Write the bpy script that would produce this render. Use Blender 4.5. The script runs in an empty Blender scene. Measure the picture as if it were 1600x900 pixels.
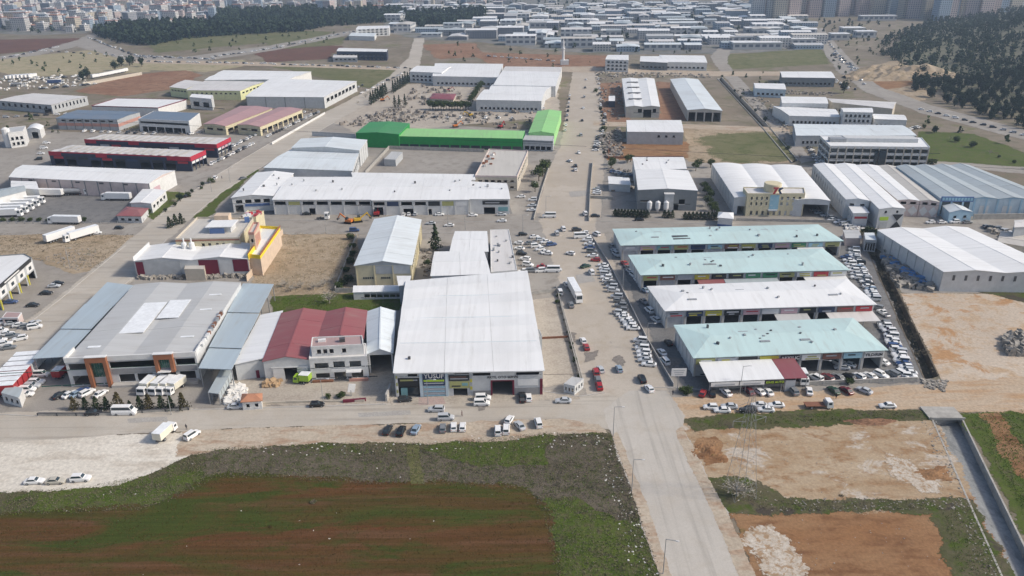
import bpy, bmesh, math, random
import numpy as np
from mathutils import Vector, Matrix
from mathutils.geometry import tessellate_polygon
random.seed(7); RN = np.random.RandomState(11)
SC = bpy.context.scene; COL = SC.collection

# ------------------------------------------------------------------ camera
FPX, HOR, CAMH, ROLL = 1200.0, -75.0, 115.0, math.radians(-0.7)
TH = math.atan((450 - HOR) / FPX)
_F = Vector((0, math.cos(TH), -math.sin(TH))); _D0 = Vector((0, -math.sin(TH), -math.cos(TH))); _X0 = Vector((1, 0, 0))
_R = math.cos(ROLL) * _X0 - math.sin(ROLL) * _D0
_D = math.sin(ROLL) * _X0 + math.cos(ROLL) * _D0
cam = bpy.data.cameras.new('camera'); camo = bpy.data.objects.new('camera', cam); COL.objects.link(camo)
cam.sensor_width = 36; cam.lens = FPX / 1600 * 36; cam.clip_start = 1; cam.clip_end = 20000
camo.matrix_world = Matrix(((_R.x, -_D.x, -_F.x, 0), (_R.y, -_D.y, -_F.y, 0), (_R.z, -_D.z, -_F.z, CAMH), (0, 0, 0, 1)))
SC.camera = camo

# ------------------------------------------------------------------ sky, sun, exposure
SUN_EL, SUN_AZ = math.radians(38), math.radians(97)      # azimuth clockwise from +Y
W = bpy.data.worlds.new('World'); SC.world = W; W.use_nodes = True
nt = W.node_tree; sky = nt.nodes.new('ShaderNodeTexSky'); sky.sky_type = 'NISHITA'; sky.sun_disc = False
sky.sun_elevation = SUN_EL; sky.sun_rotation = SUN_AZ; sky.air_density = 1.0; sky.dust_density = 5.0; sky.altitude = 800
bg = nt.nodes['Background']; bg.inputs[1].default_value = 0.125; nt.links.new(sky.outputs[0], bg.inputs[0])
sl = bpy.data.lights.new('sun', 'SUN'); sl.energy = 2.9; sl.angle = math.radians(6); sl.color = (1, .925, .82)
so = bpy.data.objects.new('sun', sl); COL.objects.link(so); so.location = (300, 0, 300)
sdir = Vector((math.sin(SUN_AZ) * math.cos(SUN_EL), math.cos(SUN_AZ) * math.cos(SUN_EL), math.sin(SUN_EL)))
so.rotation_euler = sdir.to_track_quat('Z', 'Y').to_euler()
SC.view_settings.view_transform = 'Standard'; SC.view_settings.look = 'None'; SC.view_settings.gamma = 1
SC.view_settings.exposure = 0.2

# ------------------------------------------------------------------ geometry helpers
def G(p, z=0.0):
    """photo pixel (1600 x 900) -> point of the plane at height z"""
    u, v = p[0] - 800, p[1] - 450
    d = _R * u + _D * v + _F * FPX
    t = (z - CAMH) / d.z
    return Vector((d.x * t, d.y * t, z))
def head(p, q):
    a, b = G(p), G(q); return math.atan2(b.y - a.y, b.x - a.x)
def tag(o, label=None, cat=None, group=None, kind=None):
    if label: o['label'] = label
    if cat: o['category'] = cat
    if group: o['group'] = group
    if kind: o['kind'] = kind
    return o
def empty(name, loc, label=None, cat=None, group=None, rz=0):
    o = bpy.data.objects.new(name, None); o.empty_display_size = .5; o.location = loc; o.rotation_euler = (0, 0, rz)
    COL.objects.link(o); return tag(o, label, cat, group)
def mesh(name, vs, fs, mats):
    m = bpy.data.meshes.new(name); m.from_pydata([tuple(v) for v in vs], [], fs)
    for k in (mats if isinstance(mats, (list, tuple)) else [mats]): m.materials.append(MAT[k])
    m.update(); return m
def put(name, me, parent=None, loc=(0, 0, 0), rz=0, sc=None, col=None):
    o = bpy.data.objects.new(name, me); o.location = loc; o.rotation_euler = (0, 0, rz)
    if sc: o.scale = sc
    if col: o.color = (*col, 1)
    o.parent = parent; COL.objects.link(o); return o
def mpart(root, name, vs, fs, mats):
    L = root.location if root else Vector((0, 0, 0))
    return put(name, mesh(name, [Vector(v) - L for v in vs], fs, mats), root)
CF = [(0, 3, 2, 1), (4, 5, 6, 7), (0, 1, 5, 4), (1, 2, 6, 5), (2, 3, 7, 6), (3, 0, 4, 7)]
_bc = {}
def boxmesh(mat):
    if mat not in _bc:
        vs = [(x, y, z) for z in (-.5, .5) for x, y in ((-.5, -.5), (.5, -.5), (.5, .5), (-.5, .5))]
        _bc[mat] = mesh('box_' + mat, vs, CF, mat)
    return _bc[mat]
def box(root, name, c, size, rz, mat, col=None):
    """box part of a root; c is the world centre"""
    par = root; L = Vector((0, 0, 0))
    while par is not None: L = L + par.location; par = par.parent
    return put(name, boxmesh(mat), root, Vector(c) - L, rz, size, col)
def rot(x, y, a): return x * math.cos(a) - y * math.sin(a), x * math.sin(a) + y * math.cos(a)

# ------------------------------------------------------------------ materials
MAT = {}
class N:
    def __init__(s, name):
        s.m = bpy.data.materials.new(name); s.m.use_nodes = True; s.t = s.m.node_tree; s.b = s.t.nodes['Principled BSDF']
        s.out = s.t.nodes['Material Output']; s.pos = None; MAT[name] = s.m
    def n(s, ty, **kw):
        k = s.t.nodes.new('ShaderNode' + ty)
        for a, v in kw.items(): setattr(k, a, v)
        return k
    def l(s, a, b): s.t.links.new(a, b)
    def P(s, stretch=(1, 1, 1), rz=0):
        if s.pos is None: s.pos = s.n('NewGeometry').outputs['Position']
        mp = s.n('Mapping'); mp.inputs['Scale'].default_value = stretch; mp.inputs['Rotation'].default_value = (0, 0, rz); s.l(s.pos, mp.inputs[0]); return mp.outputs[0]
    def noise(s, scale, detail=3, rough=.55, stretch=(1, 1, 1), rz=0, dist=0):
        k = s.n('TexNoise'); k.inputs['Scale'].default_value = scale; k.inputs['Detail'].default_value = detail
        k.inputs['Roughness'].default_value = rough; k.inputs['Distortion'].default_value = dist
        s.l(s.P(stretch, rz), k.inputs[0]); return k.outputs[0]
    def ramp(s, f, stops):
        k = s.n('ValToRGB'); e = k.color_ramp.elements
        while len(e) < len(stops): e.new(.5)
        for i, (p, c) in enumerate(stops): e[i].position = p; e[i].color = (*c, 1) if len(c) == 3 else c
        s.l(f, k.inputs[0]); return k.outputs[0]
    def mix(s, f, a, b, bt='MIX'):
        k = s.n('Mix', data_type='RGBA', blend_type=bt)
        for i, v in ((0, f), (6, a), (7, b)):
            if isinstance(v, (int, float)): k.inputs[i].default_value = v
            elif isinstance(v, tuple): k.inputs[i].default_value = (*v, 1)
            else: s.l(v, k.inputs[i])
        return k.outputs[2]
    def math(s, op, a, b=0.0):
        k = s.n('Math', operation=op)
        for i, v in ((0, a), (1, b)):
            if isinstance(v, (int, float)): k.inputs[i].default_value = v
            else: s.l(v, k.inputs[i])
        return k.outputs[0]
    def step(s, f, lo, hi):
        k = s.n('MapRange', interpolation_type='SMOOTHSTEP'); k.inputs[1].default_value = lo; k.inputs[2].default_value = hi; s.l(f, k.inputs[0]); return k.outputs[0]
    def fin(s, col, rough=.8, metal=0, bump=None, bs=.3, bd=.05, spec=.3):
        if isinstance(col, tuple): s.b.inputs['Base Color'].default_value = (*col, 1)
        else: s.l(col, s.b.inputs['Base Color'])
        s.b.inputs['Roughness'].default_value = rough; s.b.inputs['Metallic'].default_value = metal
        s.b.inputs['Specular IOR Level'].default_value = spec
        if bump is not None:
            k = s.n('Bump'); k.inputs['Strength'].default_value = bs; k.inputs['Distance'].default_value = bd; s.l(bump, k.inputs['Height']); s.l(k.outputs[0], s.b.inputs['Normal'])
    def fringe(s):
        a = s.n('Attribute', attribute_name='edge').outputs['Fac']
        f = s.math('ADD', s.math('ADD', a, s.math('MULTIPLY', s.math('SUBTRACT', s.noise(.17, 4, .65), .5), 1.2)), s.math('MULTIPLY', s.math('SUBTRACT', s.noise(1.1, 4, .7), .5), 1.3))
        al = s.math('GREATER_THAN', f, .5); mx = s.n('MixShader'); tr = s.n('BsdfTransparent')
        s.l(al, mx.inputs[0]); s.l(tr.outputs[0], mx.inputs[1]); s.l(s.b.outputs[0], mx.inputs[2]); s.l(mx.outputs[0], s.out.inputs[0])
def plain(name, col, rough=.6, metal=0, var=.12, scale=.8, spec=.3):
    n = N(name); dk = tuple(c * (1 - var) for c in col); lt = tuple(min(.95, c * (1 + var)) for c in col)
    n.fin(n.ramp(n.noise(scale, 4, .65), [(.3, dk), (.7, lt)]), rough, metal, spec=spec)
def sheet(name, col, axis=0, dirt=(.30, .27, .23), amt=.42, rough=.5, pitch=1.05):
    """profiled metal sheet: strips of slightly different tone, ribs, run-off dirt"""
    n = N(name); sep = n.n('SeparateXYZ'); n.l(n.P(), sep.inputs[0])
    w = n.n('TexWhiteNoise', noise_dimensions='1D'); n.l(n.math('FLOOR', n.math('DIVIDE', sep.outputs[axis], pitch)), w.inputs[1])
    c = n.mix(w.outputs[0], tuple(k * .965 for k in col), tuple(min(.92, k * 1.025) for k in col))
    st = (1, .12, 1) if axis == 0 else (.12, 1, 1)
    d = n.step(n.noise(.55, 5, .68, st), .5, .82); c = n.mix(n.math('MULTIPLY', d, amt), c, dirt)
    d2 = n.step(n.noise(.05, 3, .6), .42, .75); c = n.mix(n.math('MULTIPLY', d2, amt * .45), c, dirt)
    wv = n.n('TexWave', wave_profile='SAW', bands_direction='X' if axis == 0 else 'Y'); wv.inputs['Scale'].default_value = .9; n.l(n.P(), wv.inputs[0])
    n.fin(c, rough, 0, wv.outputs[1], .07, .03)
def ground(name, c1, c2, c3, scale=.04, stretch=(1, 1, 1), rz=0, fine=1.4, spot=None, spot_lo=.58, rough=.95, fr=True, track=None, fc=(.62, 1.25), bs=.5):
    n = N(name); a = n.noise(scale, 6, .62, stretch, rz, .4 if stretch[0] > .06 else 1.5); b = n.noise(scale * 5.3, 5, .65, stretch, rz, .2); f = n.noise(fine, 4, .7)
    c = n.ramp(a, [(.32, c1), (.66, c2)]); c = n.mix(n.step(b, .45, .68), c, c3)
    if spot: c = n.mix(n.step(n.noise(scale * 2.1 if stretch[0] > .06 else .07, 6, .7, stretch if stretch[0] > .06 else (.28, 1, 1), rz + (.4 if stretch[0] > .06 else 0), .6 if stretch[0] > .06 else 1.2), spot_lo, spot_lo + (.09 if stretch[0] > .06 else .16)), c, spot)
    if track:
        wv = n.noise(.5, 3, .6, (.03, 1, 1) if track == 'x' else (1, .03, 1)); c = n.mix(n.math('MULTIPLY', n.step(wv, .48, .72), .5), c, tuple(k * .62 for k in c1))
    c = n.mix(.75, c, n.ramp(f, [(.25, (fc[0],) * 3), (.75, (fc[1],) * 3)]), 'MULTIPLY')
    if stretch[0] < .06: c = n.mix(.8, c, n.ramp(n.noise(1.0, 5, .75, (.045, 1, 1), rz, .5), [(.3, (.7, .72, .62)), (.72, (1.35, 1.25, 1.2))]), 'MULTIPLY')
    n.fin(c, rough, 0, f, bs, .12, .15)
    if fr: n.fringe()

ground('g_base', (.18, .145, .105), (.28, .24, .19), (.165, .15, .10), .016, spot=(.17, .165, .085), spot_lo=.55, fr=False)
ground('g_asphalt', (.29, .265, .235), (.36, .335, .30), (.27, .245, .215), .03, fine=2.2, spot=(.23, .21, .185), spot_lo=.62, fc=(.8, 1.14), bs=.2)
ground('g_road', (.44, .41, .365), (.53, .495, .445), (.46, .42, .365), .035, fine=2.5, track='y', fc=(.88, 1.09), bs=.12)
ground('g_street', (.42, .38, .325), (.51, .47, .41), (.44, .39, .325), .03, fine=2.5, track='x', fc=(.86, 1.1), bs=.12)
ground('g_avenue', (.41, .36, .30), (.49, .44, .375), (.42, .365, .295), .03, fine=1.8, spot=(.29, .265, .235), spot_lo=.64, fc=(.82, 1.13), bs=.2)
ground('g_yard', (.41, .36, .30), (.49, .44, .37), (.38, .33, .275), .05, fine=1.6)
ground('g_dark', (.17, .168, .165), (.22, .215, .21), (.15, .15, .15), .05, fine=1.6)
ground('g_pale', (.58, .535, .46), (.70, .655, .575), (.53, .475, .40), .05, fine=1.1, stretch=(.35, 1, 1), spot=(.36, .30, .24), spot_lo=.62)
ground('g_verge', (.42, .35, .27), (.50, .43, .34), (.38, .27, .19), .06, fine=1.2, stretch=(.35, 1, 1))
ground('g_track', (.45, .345, .24), (.50, .40, .30), (.44, .29, .17), .05, fine=1.2, stretch=(.18, 1, 1), spot=(.40, .24, .13))
ground('g_weed', (.07, .076, .026), (.135, .114, .076), (.066, .096, .015), .05, fine=1.5, spot=(.07, .058, .046), spot_lo=.56)
ground('g_field', (.115, .047, .021), (.062, .058, .014), (.12, .065, .035), .11, fine=2.6, stretch=(.05, 1, 1), rz=-.03, spot=(.05, .068, .013), spot_lo=.46)
ground('g_green', (.062, .098, .014), (.098, .125, .026), (.11, .105, .05), .07, fine=1.8, spot=(.085, .075, .04))
ground('g_tan', (.36, .255, .155), (.45, .36, .255), (.30, .185, .10), .06, fine=1.3, stretch=(.6, 1, 1), spot=(.50, .44, .37), spot_lo=.55)
ground('g_orange', (.27, .14, .066), (.32, .20, .11), (.19, .095, .046), .05, fine=1.5, stretch=(.4, 1, 1), spot=(.13, .11, .035), spot_lo=.6)
ground('g_lot', (.47, .385, .30), (.56, .48, .39), (.46, .33, .21), .028, fine=1.2, spot=(.43, .255, .13), spot_lo=.52)
ground('g_dry', (.35, .265, .175), (.43, .35, .255), (.26, .205, .13), .05, fine=1.5, spot=(.20, .18, .11), spot_lo=.58)
ground('g_red', (.24, .125, .075), (.32, .20, .13), (.19, .105, .065), .025, fine=.9)
ground('g_olive', (.135, .14, .06), (.19, .175, .095), (.10, .115, .04), .02, fine=.8)
ground('g_maroon', (.13, .065, .05), (.17, .09, .065), (.12, .075, .05), .02, fine=.6)
ground('g_tangrass', (.34, .29, .18), (.40, .34, .23), (.26, .25, .14), .02, fine=.7)
ground('g_chalk', (.46, .39, .31), (.60, .555, .49), (.40, .31, .22), .25, fine=1.8, spot=(.36, .25, .155), spot_lo=.5)
ground('g_hill', (.17, .165, .11), (.235, .215, .155), (.12, .13, .07), .03, fine=.5, fr=False)
ground('g_ditch', (.085, .075, .055), (.13, .115, .085), (.06, .06, .035), .12, fine=1.6)
ground('g_ditch_bed', (.085, .075, .055), (.13, .115, .085), (.06, .06, .035), .12, fine=1.6, fr=False)
ground('g_wet', (.27, .275, .27), (.34, .345, .34), (.23, .235, .23), .08, fine=1.2, stretch=(1, .3, 1), rough=.5, fr=False)
ground('g_concrete', (.33, .315, .29), (.42, .40, .37), (.28, .265, .24), .08, fine=1.5, fr=False)
ground('g_town', (.17, .17, .165), (.25, .24, .225), (.13, .14, .10), .008, fine=.1)
ground('g_brush', (.11, .092, .068), (.155, .13, .10), (.074, .08, .032), .08, fine=1.8, spot=(.075, .065, .05), spot_lo=.57)
ground('g_repair', (.36, .34, .315), (.42, .40, .37), (.38, .36, .33), .1, fine=2.5)
ground('g_wheel', (.12, .125, .045), (.16, .15, .07), (.10, .10, .04), .1, fine=1.6)
ground('g_stain', (.22, .20, .18), (.26, .235, .21), (.19, .17, .15), .2, fine=1.6)
ground('g_redpave', (.42, .30, .27), (.46, .36, .32), (.40, .33, .30), .2, fine=3)
ground('g_paint', (.6, .6, .58), (.7, .7, .68), (.5, .49, .46), .3, fine=3)
for k, c in dict(r_white=(.79, .795, .79), r_cool=(.68, .73, .75), r_teal=(.52, .68, .67), r_red=(.29, .095, .10), r_grey=(.50, .505, .50), r_blue=(.40, .475, .525), r_bluegrey=(.40, .45, .47),
                 r_green=(.05, .27, .085), r_lime=(.29, .60, .22), r_navy=(.15, .20, .27), r_beige=(.56, .53, .48), r_dusty=(.40, .28, .27), r_pink=(.45, .27, .27), r_pale=(.66, .64, .62), r_maroon=(.25, .07, .085)).items():
    sheet(k, c, 0, amt=.26 if k == 'r_white' else .42); sheet(k + '_x', c, 1, amt=.26 if k == 'r_white' else .42)
for k, c in dict(w_white=(.66, .66, .645), w_grey=(.42, .435, .445), w_light=(.55, .56, .56), w_dark=(.13, .14, .155), w_cream=(.60, .54, .37), w_beige=(.52, .47, .39), w_yellow=(.80, .60, .04), w_red=(.42, .035, .06),
                 w_maroon=(.15, .02, .04), w_navy=(.045, .055, .085), w_green=(.02, .27, .06), w_lime=(.32, .62, .25), w_blue=(.34, .50, .62), w_ltblue=(.50, .60, .66), w_charcoal=(.20, .215, .225), w_orange=(.30, .125, .065),
                 w_peach=(.62, .49, .37), w_brick=(.50, .27, .22), w_concrete=(.45, .43, .40), w_brown=(.30, .15, .10), w_pinkwhite=(.60, .50, .47), w_tile=(.46, .22, .13), w_rust=(.22, .10, .06), w_plinth=(.27, .27, .275), w_lemon=(.74, .74, .42)).items():
    plain(k, c, .75, 0, .10, .5)
for k, c in dict(s_white=(.72, .72, .71), s_black=(.035, .037, .04), s_yellow=(.52, .47, .07), s_blue=(.10, .17, .36), s_red=(.45, .05, .06), s_pink=(.55, .38, .42), s_green=(.06, .22, .12), s_teal=(.20, .38, .40), s_grey=(.40, .42, .45), s_olive=(.40, .40, .17), s_navy=(.04, .06, .12), s_lime=(.42, .60, .05), s_brown=(.2, .1, .08), s_cyan=(.3, .5, .6)).items():
    plain(k, c, .45, 0, .06, 2.0)
plain('glass', (.035, .05, .06), .12, 0, .25, .7, .6); plain('glass_green', (.02, .10, .075), .1, 0, .3, .4, .6); plain('shutter', (.42, .44, .46), .5); plain('dark', (.02, .02, .022), .9)
plain('metal', (.36, .37, .38), .45, .3); plain('metal_dark', (.10, .10, .105), .5, .3); plain('concrete_wall', (.38, .365, .335), .9, 0, .22, .6); plain('skylight', (.80, .82, .83), .35); plain('rubber', (.018, .018, .018), .85); plain('lamp_red', (.4, .02, .02), .3); plain('lamp_white', (.7, .7, .65), .2)
plain('earth_wall', (.14, .115, .085), .95, 0, .3, .6)
plain('bark', (.10, .075, .05), .9); plain('bark_pale', (.36, .33, .28), .9); plain('rubble', (.31, .285, .25), .9, 0, .4, .5); plain('scrap', (.26, .23, .20), .8, 0, .5, .35); plain('litter', (.72, .70, .66), .8); plain('tarp', (.12, .26, .5), .6); plain('wood', (.42, .29, .17), .8)
n = N('paint'); oi = n.n('ObjectInfo'); n.fin(n.mix(n.step(n.noise(2.0, 3), .45, .8), oi.outputs['Color'], n.mix(.12, oi.outputs['Color'], (.3, .27, .23))), .32, 0, spec=.5)
plain('far_car_white', (.8, .8, .79), .3); plain('far_car_silver', (.45, .46, .48), .3); plain('far_car_dark', (.06, .06, .065), .3)
n = N('cloth'); oi = n.n('ObjectInfo'); n.fin(oi.outputs['Color'], .9)
def foliage(name, dk, lt, sc=1.2):
    n = N(name); at = n.n('Attribute', attribute_name='rnd_toplight').outputs['Fac']; oi = n.n('ObjectInfo')
    c = n.ramp(n.math('ADD', n.math('MULTIPLY', at, .7), n.math('MULTIPLY', oi.outputs['Random'], .3)), [(.05, dk), (.95, lt)])
    n.fin(c, .85, spec=.15); n.b.inputs['Transmission Weight'].default_value = 0
foliage('f_pine', (.014, .030, .020), (.05, .072, .036)); foliage('f_dark', (.013, .026, .012), (.04, .062, .022)); foliage('f_brown', (.035, .035, .014), (.12, .095, .045)); foliage('f_leaf', (.03, .05, .015), (.085, .115, .035))
foliage('f_bare', (.20, .18, .15), (.42, .385, .33)); foliage('f_weed', (.08, .07, .04), (.24, .21, .155)); foliage('f_grass', (.06, .11, .012), (.14, .19, .035)); foliage('f_field', (.05, .055, .012), (.15, .075, .035)); foliage('f_chaff', (.30, .24, .15), (.52, .44, .31))
def facade_far(name, wall, win, sx=.28, sz=.33, off=.5):
    n = N(name); tc = n.n('TexCoord'); sep = n.n('SeparateXYZ'); n.l(tc.outputs['Object'], sep.inputs[0])
    hx = n.math('FRACT', n.math('MULTIPLY', n.math('ADD', sep.outputs[0], sep.outputs[1]), sx)); hz = n.math('FRACT', n.math('MULTIPLY', sep.outputs[2], sz))
    w = n.math('MULTIPLY', n.math('GREATER_THAN', hx, off), n.math('GREATER_THAN', hz, .48))
    geo = n.n('NewGeometry'); s2 = n.n('SeparateXYZ'); n.l(geo.outputs['Normal'], s2.inputs[0]); side = n.math('LESS_THAN', s2.outputs[2], .5)
    oi = n.n('ObjectInfo'); wc = n.mix(oi.outputs['Random'], wall, tuple(c * .78 for c in wall))
    n.fin(n.mix(n.math('MULTIPLY', w, side), wc, win), .8)
facade_far('apt_white', (.60, .585, .56), (.10, .12, .15)); facade_far('apt_pink', (.60, .50, .46), (.12, .12, .15)); facade_far('apt_cream', (.56, .50, .40), (.10, .11, .13)); facade_far('apt_grey', (.28, .29, .31), (.09, .11, .14)); facade_far('apt_blue', (.34, .42, .50), (.08, .10, .14)); facade_far('far_hall', (.58, .58, .57), (.15, .17, .2), .12, .16, .35)

# ------------------------------------------------------------------ ground patches
def inside(p, poly):
    x, y = p; c = False; j = len(poly) - 1
    for i in range(len(poly)):
        xi, yi = poly[i][0], poly[i][1]; xj, yj = poly[j][0], poly[j][1]
        if (yi > y) != (yj > y) and x < (xj - xi) * (y - yi) / (yj - yi) + xi: c = not c
        j = i
    return c
PCNT = []
def patch(name, px, mat, layer, jit=.8, w=1.6, step=3.0, parent=None):
    P = [G(p).xy for p in px]; A = sum(P[i].cross(P[(i + 1) % len(P)]) for i in range(len(P)))
    if A < 0: P.reverse()
    far = max(1.0, sum(p.length for p in P) / len(P) / 250); step *= far; pts = []
    r = random.Random(name + str(px[0]))
    for i, a in enumerate(P):
        b = P[(i + 1) % len(P)]; d = b - a; k = max(1, int(d.length / step)); nn = Vector((d.y, -d.x)).normalized() if d.length > 0 else d
        ph = r.random() * 9
        for q in range(k):
            t = q / k; o = jit * far * (math.sin(ph + t * k * .5) * .5 + r.uniform(-.6, .6)) if q else 0
            pts.append(a + d * t + nn * o)
    PCNT.append(1); z = .014 * layer + .012 + .00011 * len(PCNT); n_ = len(pts); out = []
    for i in range(n_):
        t = (pts[(i + 1) % n_] - pts[i - 1]); nn = Vector((t.y, -t.x)); nn = nn.normalized() if nn.length > 0 else nn
        out.append(pts[i] + nn * w * far * r.uniform(.7, 1.3))
    tri = tessellate_polygon([[Vector((p.x, p.y, 0)) for p in pts]])
    vs = [(p.x, p.y, z) for p in pts] + [(p.x, p.y, z - .004) for p in out]; fs = []
    for t in tri:
        a, b, c = (pts[i] for i in t); fs.append(tuple(t) if (b - a).cross(c - a) > 0 else tuple(reversed(t)))
    for i in range(n_): j = (i + 1) % n_; fs.append((i, n_ + i, n_ + j, j))
    me = mesh(name, vs, fs, mat); at = me.attributes.new('edge', 'FLOAT', 'POINT'); at.data.foreach_set('value', [1.0] * n_ + [0.0] * n_)
    o = put(name, me, parent)
    if parent is None: o['kind'] = 'structure'
    return o
gs = 7000
# ground sheet with slots left open for the storm channels
CHAN = [[(1458, 656), (1500, 650), (1624, 905), (1569, 905)], [(1345, 366), (1358, 363), (1466, 588), (1446, 594)], [(1121, 123), (1127, 121), (1199, 196), (1246, 251), (1238, 255), (1192, 200)]]
_out = [Vector((-gs, -600, 0)), Vector((gs, -600, 0)), Vector((gs, 9000, 0)), Vector((-gs, 9000, 0))]
_holes = [[G(p) for p in c] for c in CHAN]; _tri = tessellate_polygon([_out] + _holes); _all = _out + [p for h in _holes for p in h]; fs = []
for t in _tri:
    p, q, r_ = (_all[i] for i in t); fs.append(tuple(t) if (q - p).cross(r_ - p).z > 0 else tuple(reversed(t)))
tag(put('ground', mesh('ground', _all, fs, 'g_base')), kind='structure')
def channel(name, hole, depth, bed, wallm, cope):
    vs = []; fs = []; k = len(hole); c = sum(hole, Vector()) / k
    o = tag(put(name, mesh(name, [p - Vector((0, 0, depth)) for p in hole], [tuple(range(k))] if (hole[1] - hole[0]).cross(hole[2] - hole[0]).z > 0 else [tuple(reversed(range(k)))], bed)), kind='structure')
    for i in range(k):
        p, q = hole[i], hole[(i + 1) % k]; d = (q - p); L = d.length; d.normalize(); nn = Vector((d.y, -d.x, 0))
        if nn.dot(c - p) > 0: nn = -nn
        m = (p + q) / 2 + nn * .2; zt = cope if L > 25 else -.02
        put('channel_wall', boxmesh(wallm), o, (m.x, m.y, (zt - depth) / 2), math.atan2(d.y, d.x), (L + .3, .4, depth + zt))
channel('storm_channel', _holes[0], 2.0, 'g_wet', 'concrete_wall', .12)
channel('drainage_ditch', _holes[1], 2.6, 'g_ditch_bed', 'earth_wall', .12)
channel('drainage_canal', _holes[2], 2.6, 'g_ditch_bed', 'concrete_wall', .5)

patch('town_ground', [(-60, -20), (900, -20), (800, 8), (640, 18), (400, 28), (300, 38), (150, 44), (130, 52), (60, 54), (-60, 48)], 'g_town', 1)
patch('estate_ground', [(600, 4), (860, 0), (1180, 2), (1272, 34), (1272, 78), (1150, 82), (1112, 84), (960, 84), (880, 80), (760, 66), (660, 62), (605, 50)], 'g_town', 1)
patch('industrial_yard', [(-80, 645), (-80, 212), (290, 204), (520, 186), (870, 206), (940, 206), (1090, 256), (1230, 262), (1322, 356), (1338, 366), (1438, 600), (1000, 645)], 'g_asphalt', 0)
patch('industrial_yard', [(1252, 258), (1640, 300), (1660, 452), (1478, 456), (1412, 456), (1368, 364), (1340, 352)], 'g_asphalt', 0)
patch('far_field', [(0, 62), (128, 60), (105, 74), (0, 84)], 'g_maroon', 1)
patch('far_field', [(0, 92), (150, 78), (210, 92), (230, 112), (60, 118), (0, 112)], 'g_tangrass', 1)
patch('far_field', [(205, 100), (380, 94), (375, 104), (320, 112), (225, 108)], 'g_tangrass', 2)
patch('far_field', [(225, 62), (420, 46), (520, 50), (470, 62), (350, 72), (250, 82)], 'g_olive', 1)
patch('far_field', [(395, 78), (480, 68), (530, 72), (510, 92), (420, 97)], 'g_maroon', 1)
patch('far_field', [(420, 66), (535, 58), (530, 70), (440, 76)], 'g_olive', 2)
patch('green_field', [(428, 103), (560, 104), (615, 108), (612, 120), (585, 138), (545, 130), (470, 113)], 'g_olive', 3)
patch('red_earth', [(120, 142), (200, 118), (290, 110), (312, 118), (270, 138), (190, 150)], 'g_red', 2)
patch('sports_field', [(1135, 86), (1280, 76), (1290, 100), (1135, 108)], 'g_olive', 2)
patch('red_earth', [(660, 70), (740, 68), (752, 88), (690, 92)], 'g_red', 1)
patch('red_earth', [(730, 82), (965, 88), (960, 112), (780, 104)], 'g_red', 1)
patch('red_earth', [(1028, 128), (1052, 130), (1078, 188), (1034, 190)], 'g_red', 2)
patch('red_earth', [(938, 130), (972, 130), (978, 190), (945, 196)], 'g_red', 2)
patch('rough_ground', [(1070, 196), (1205, 200), (1235, 252), (1180, 256), (1078, 252)], 'g_dry', 2)
patch('rough_ground', [(1120, 215), (1195, 210), (1222, 248), (1140, 250)], 'g_olive', 3, 3, 8)
patch('dirt_yard', [(952, 222), (1070, 222), (1072, 246), (950, 250)], 'g_orange', 3)
patch('green_field', [(1438, 206), (1520, 210), (1600, 240), (1650, 262), (1560, 262), (1465, 256), (1440, 236)], 'g_green', 2)
patch('roadside_verge', [(1330, 110), (1400, 95), (1450, 150), (1420, 160), (1345, 132)], 'g_dry', 2)
patch('quarry_floor', [(1352, 118), (1440, 108), (1450, 128), (1372, 140)], 'g_orange', 3)
patch('scrap_yard_ground', [(520, 188), (640, 132), (870, 120), (868, 180), (620, 205), (560, 208)], 'g_yard', 2)
patch('equipment_yard_ground', [(600, 268), (745, 276), (760, 236), (612, 232)], 'g_asphalt', 3, .1, .3)
patch('dirt_lot', [(0, 364), (215, 364), (190, 388), (150, 420), (118, 426), (48, 402), (0, 398)], 'g_dry', 3)
patch('dry_lot', [(395, 440), (440, 364), (556, 364), (552, 456), (520, 462), (430, 462)], 'g_dry', 3)
patch('grass_strip', [(428, 464), (520, 460), (622, 458), (622, 484), (520, 490), (430, 490)], 'g_green', 4)
patch('truck_yard', [(55, 306), (212, 304), (180, 346), (0, 350), (0, 328)], 'g_dark', 3)
patch('roadside_grass', [(298, 338), (330, 306), (398, 262), (402, 266), (345, 312), (318, 342)], 'g_green', 5)
patch('roadside_grass', [(232, 336), (262, 300), (285, 304), (244, 346)], 'g_green', 5)
# roads
patch('avenue', [(945, 650), (912, 596), (893, 525), (872, 452), (842, 362), (842, 320), (858, 270), (878, 225), (893, 130), (898, 104), (930, 104), (936, 130), (942, 250), (936, 352), (958, 412), (1000, 520), (1030, 590), (1062, 652)], 'g_avenue', 4, .5, 1)
patch('side_parking_ground', [(806, 372), (846, 362), (874, 452), (830, 462)], 'g_asphalt', 5)
patch('asphalt_lane', [(956, 372), (985, 440), (1030, 545), (1085, 612), (1110, 612), (1062, 560), (1010, 470), (965, 384)], 'g_dark', 5)
patch('market_yard', [(962, 384), (1345, 372), (1440, 594), (1200, 604), (1080, 606)], 'g_dark', 4)
patch('cross_street', [(215, 352), (330, 340), (520, 334), (800, 336), (842, 334), (842, 366), (700, 363), (420, 365), (225, 368)], 'g_asphalt', 5)
patch('cross_street', [(936, 340), (1100, 346), (1320, 352), (1600, 350), (1600, 336), (1345, 340), (1338, 362), (936, 364)], 'g_asphalt', 5)
patch('left_street', [(0, 348), (215, 352), (230, 366), (0, 366)], 'g_asphalt', 5)
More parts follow.
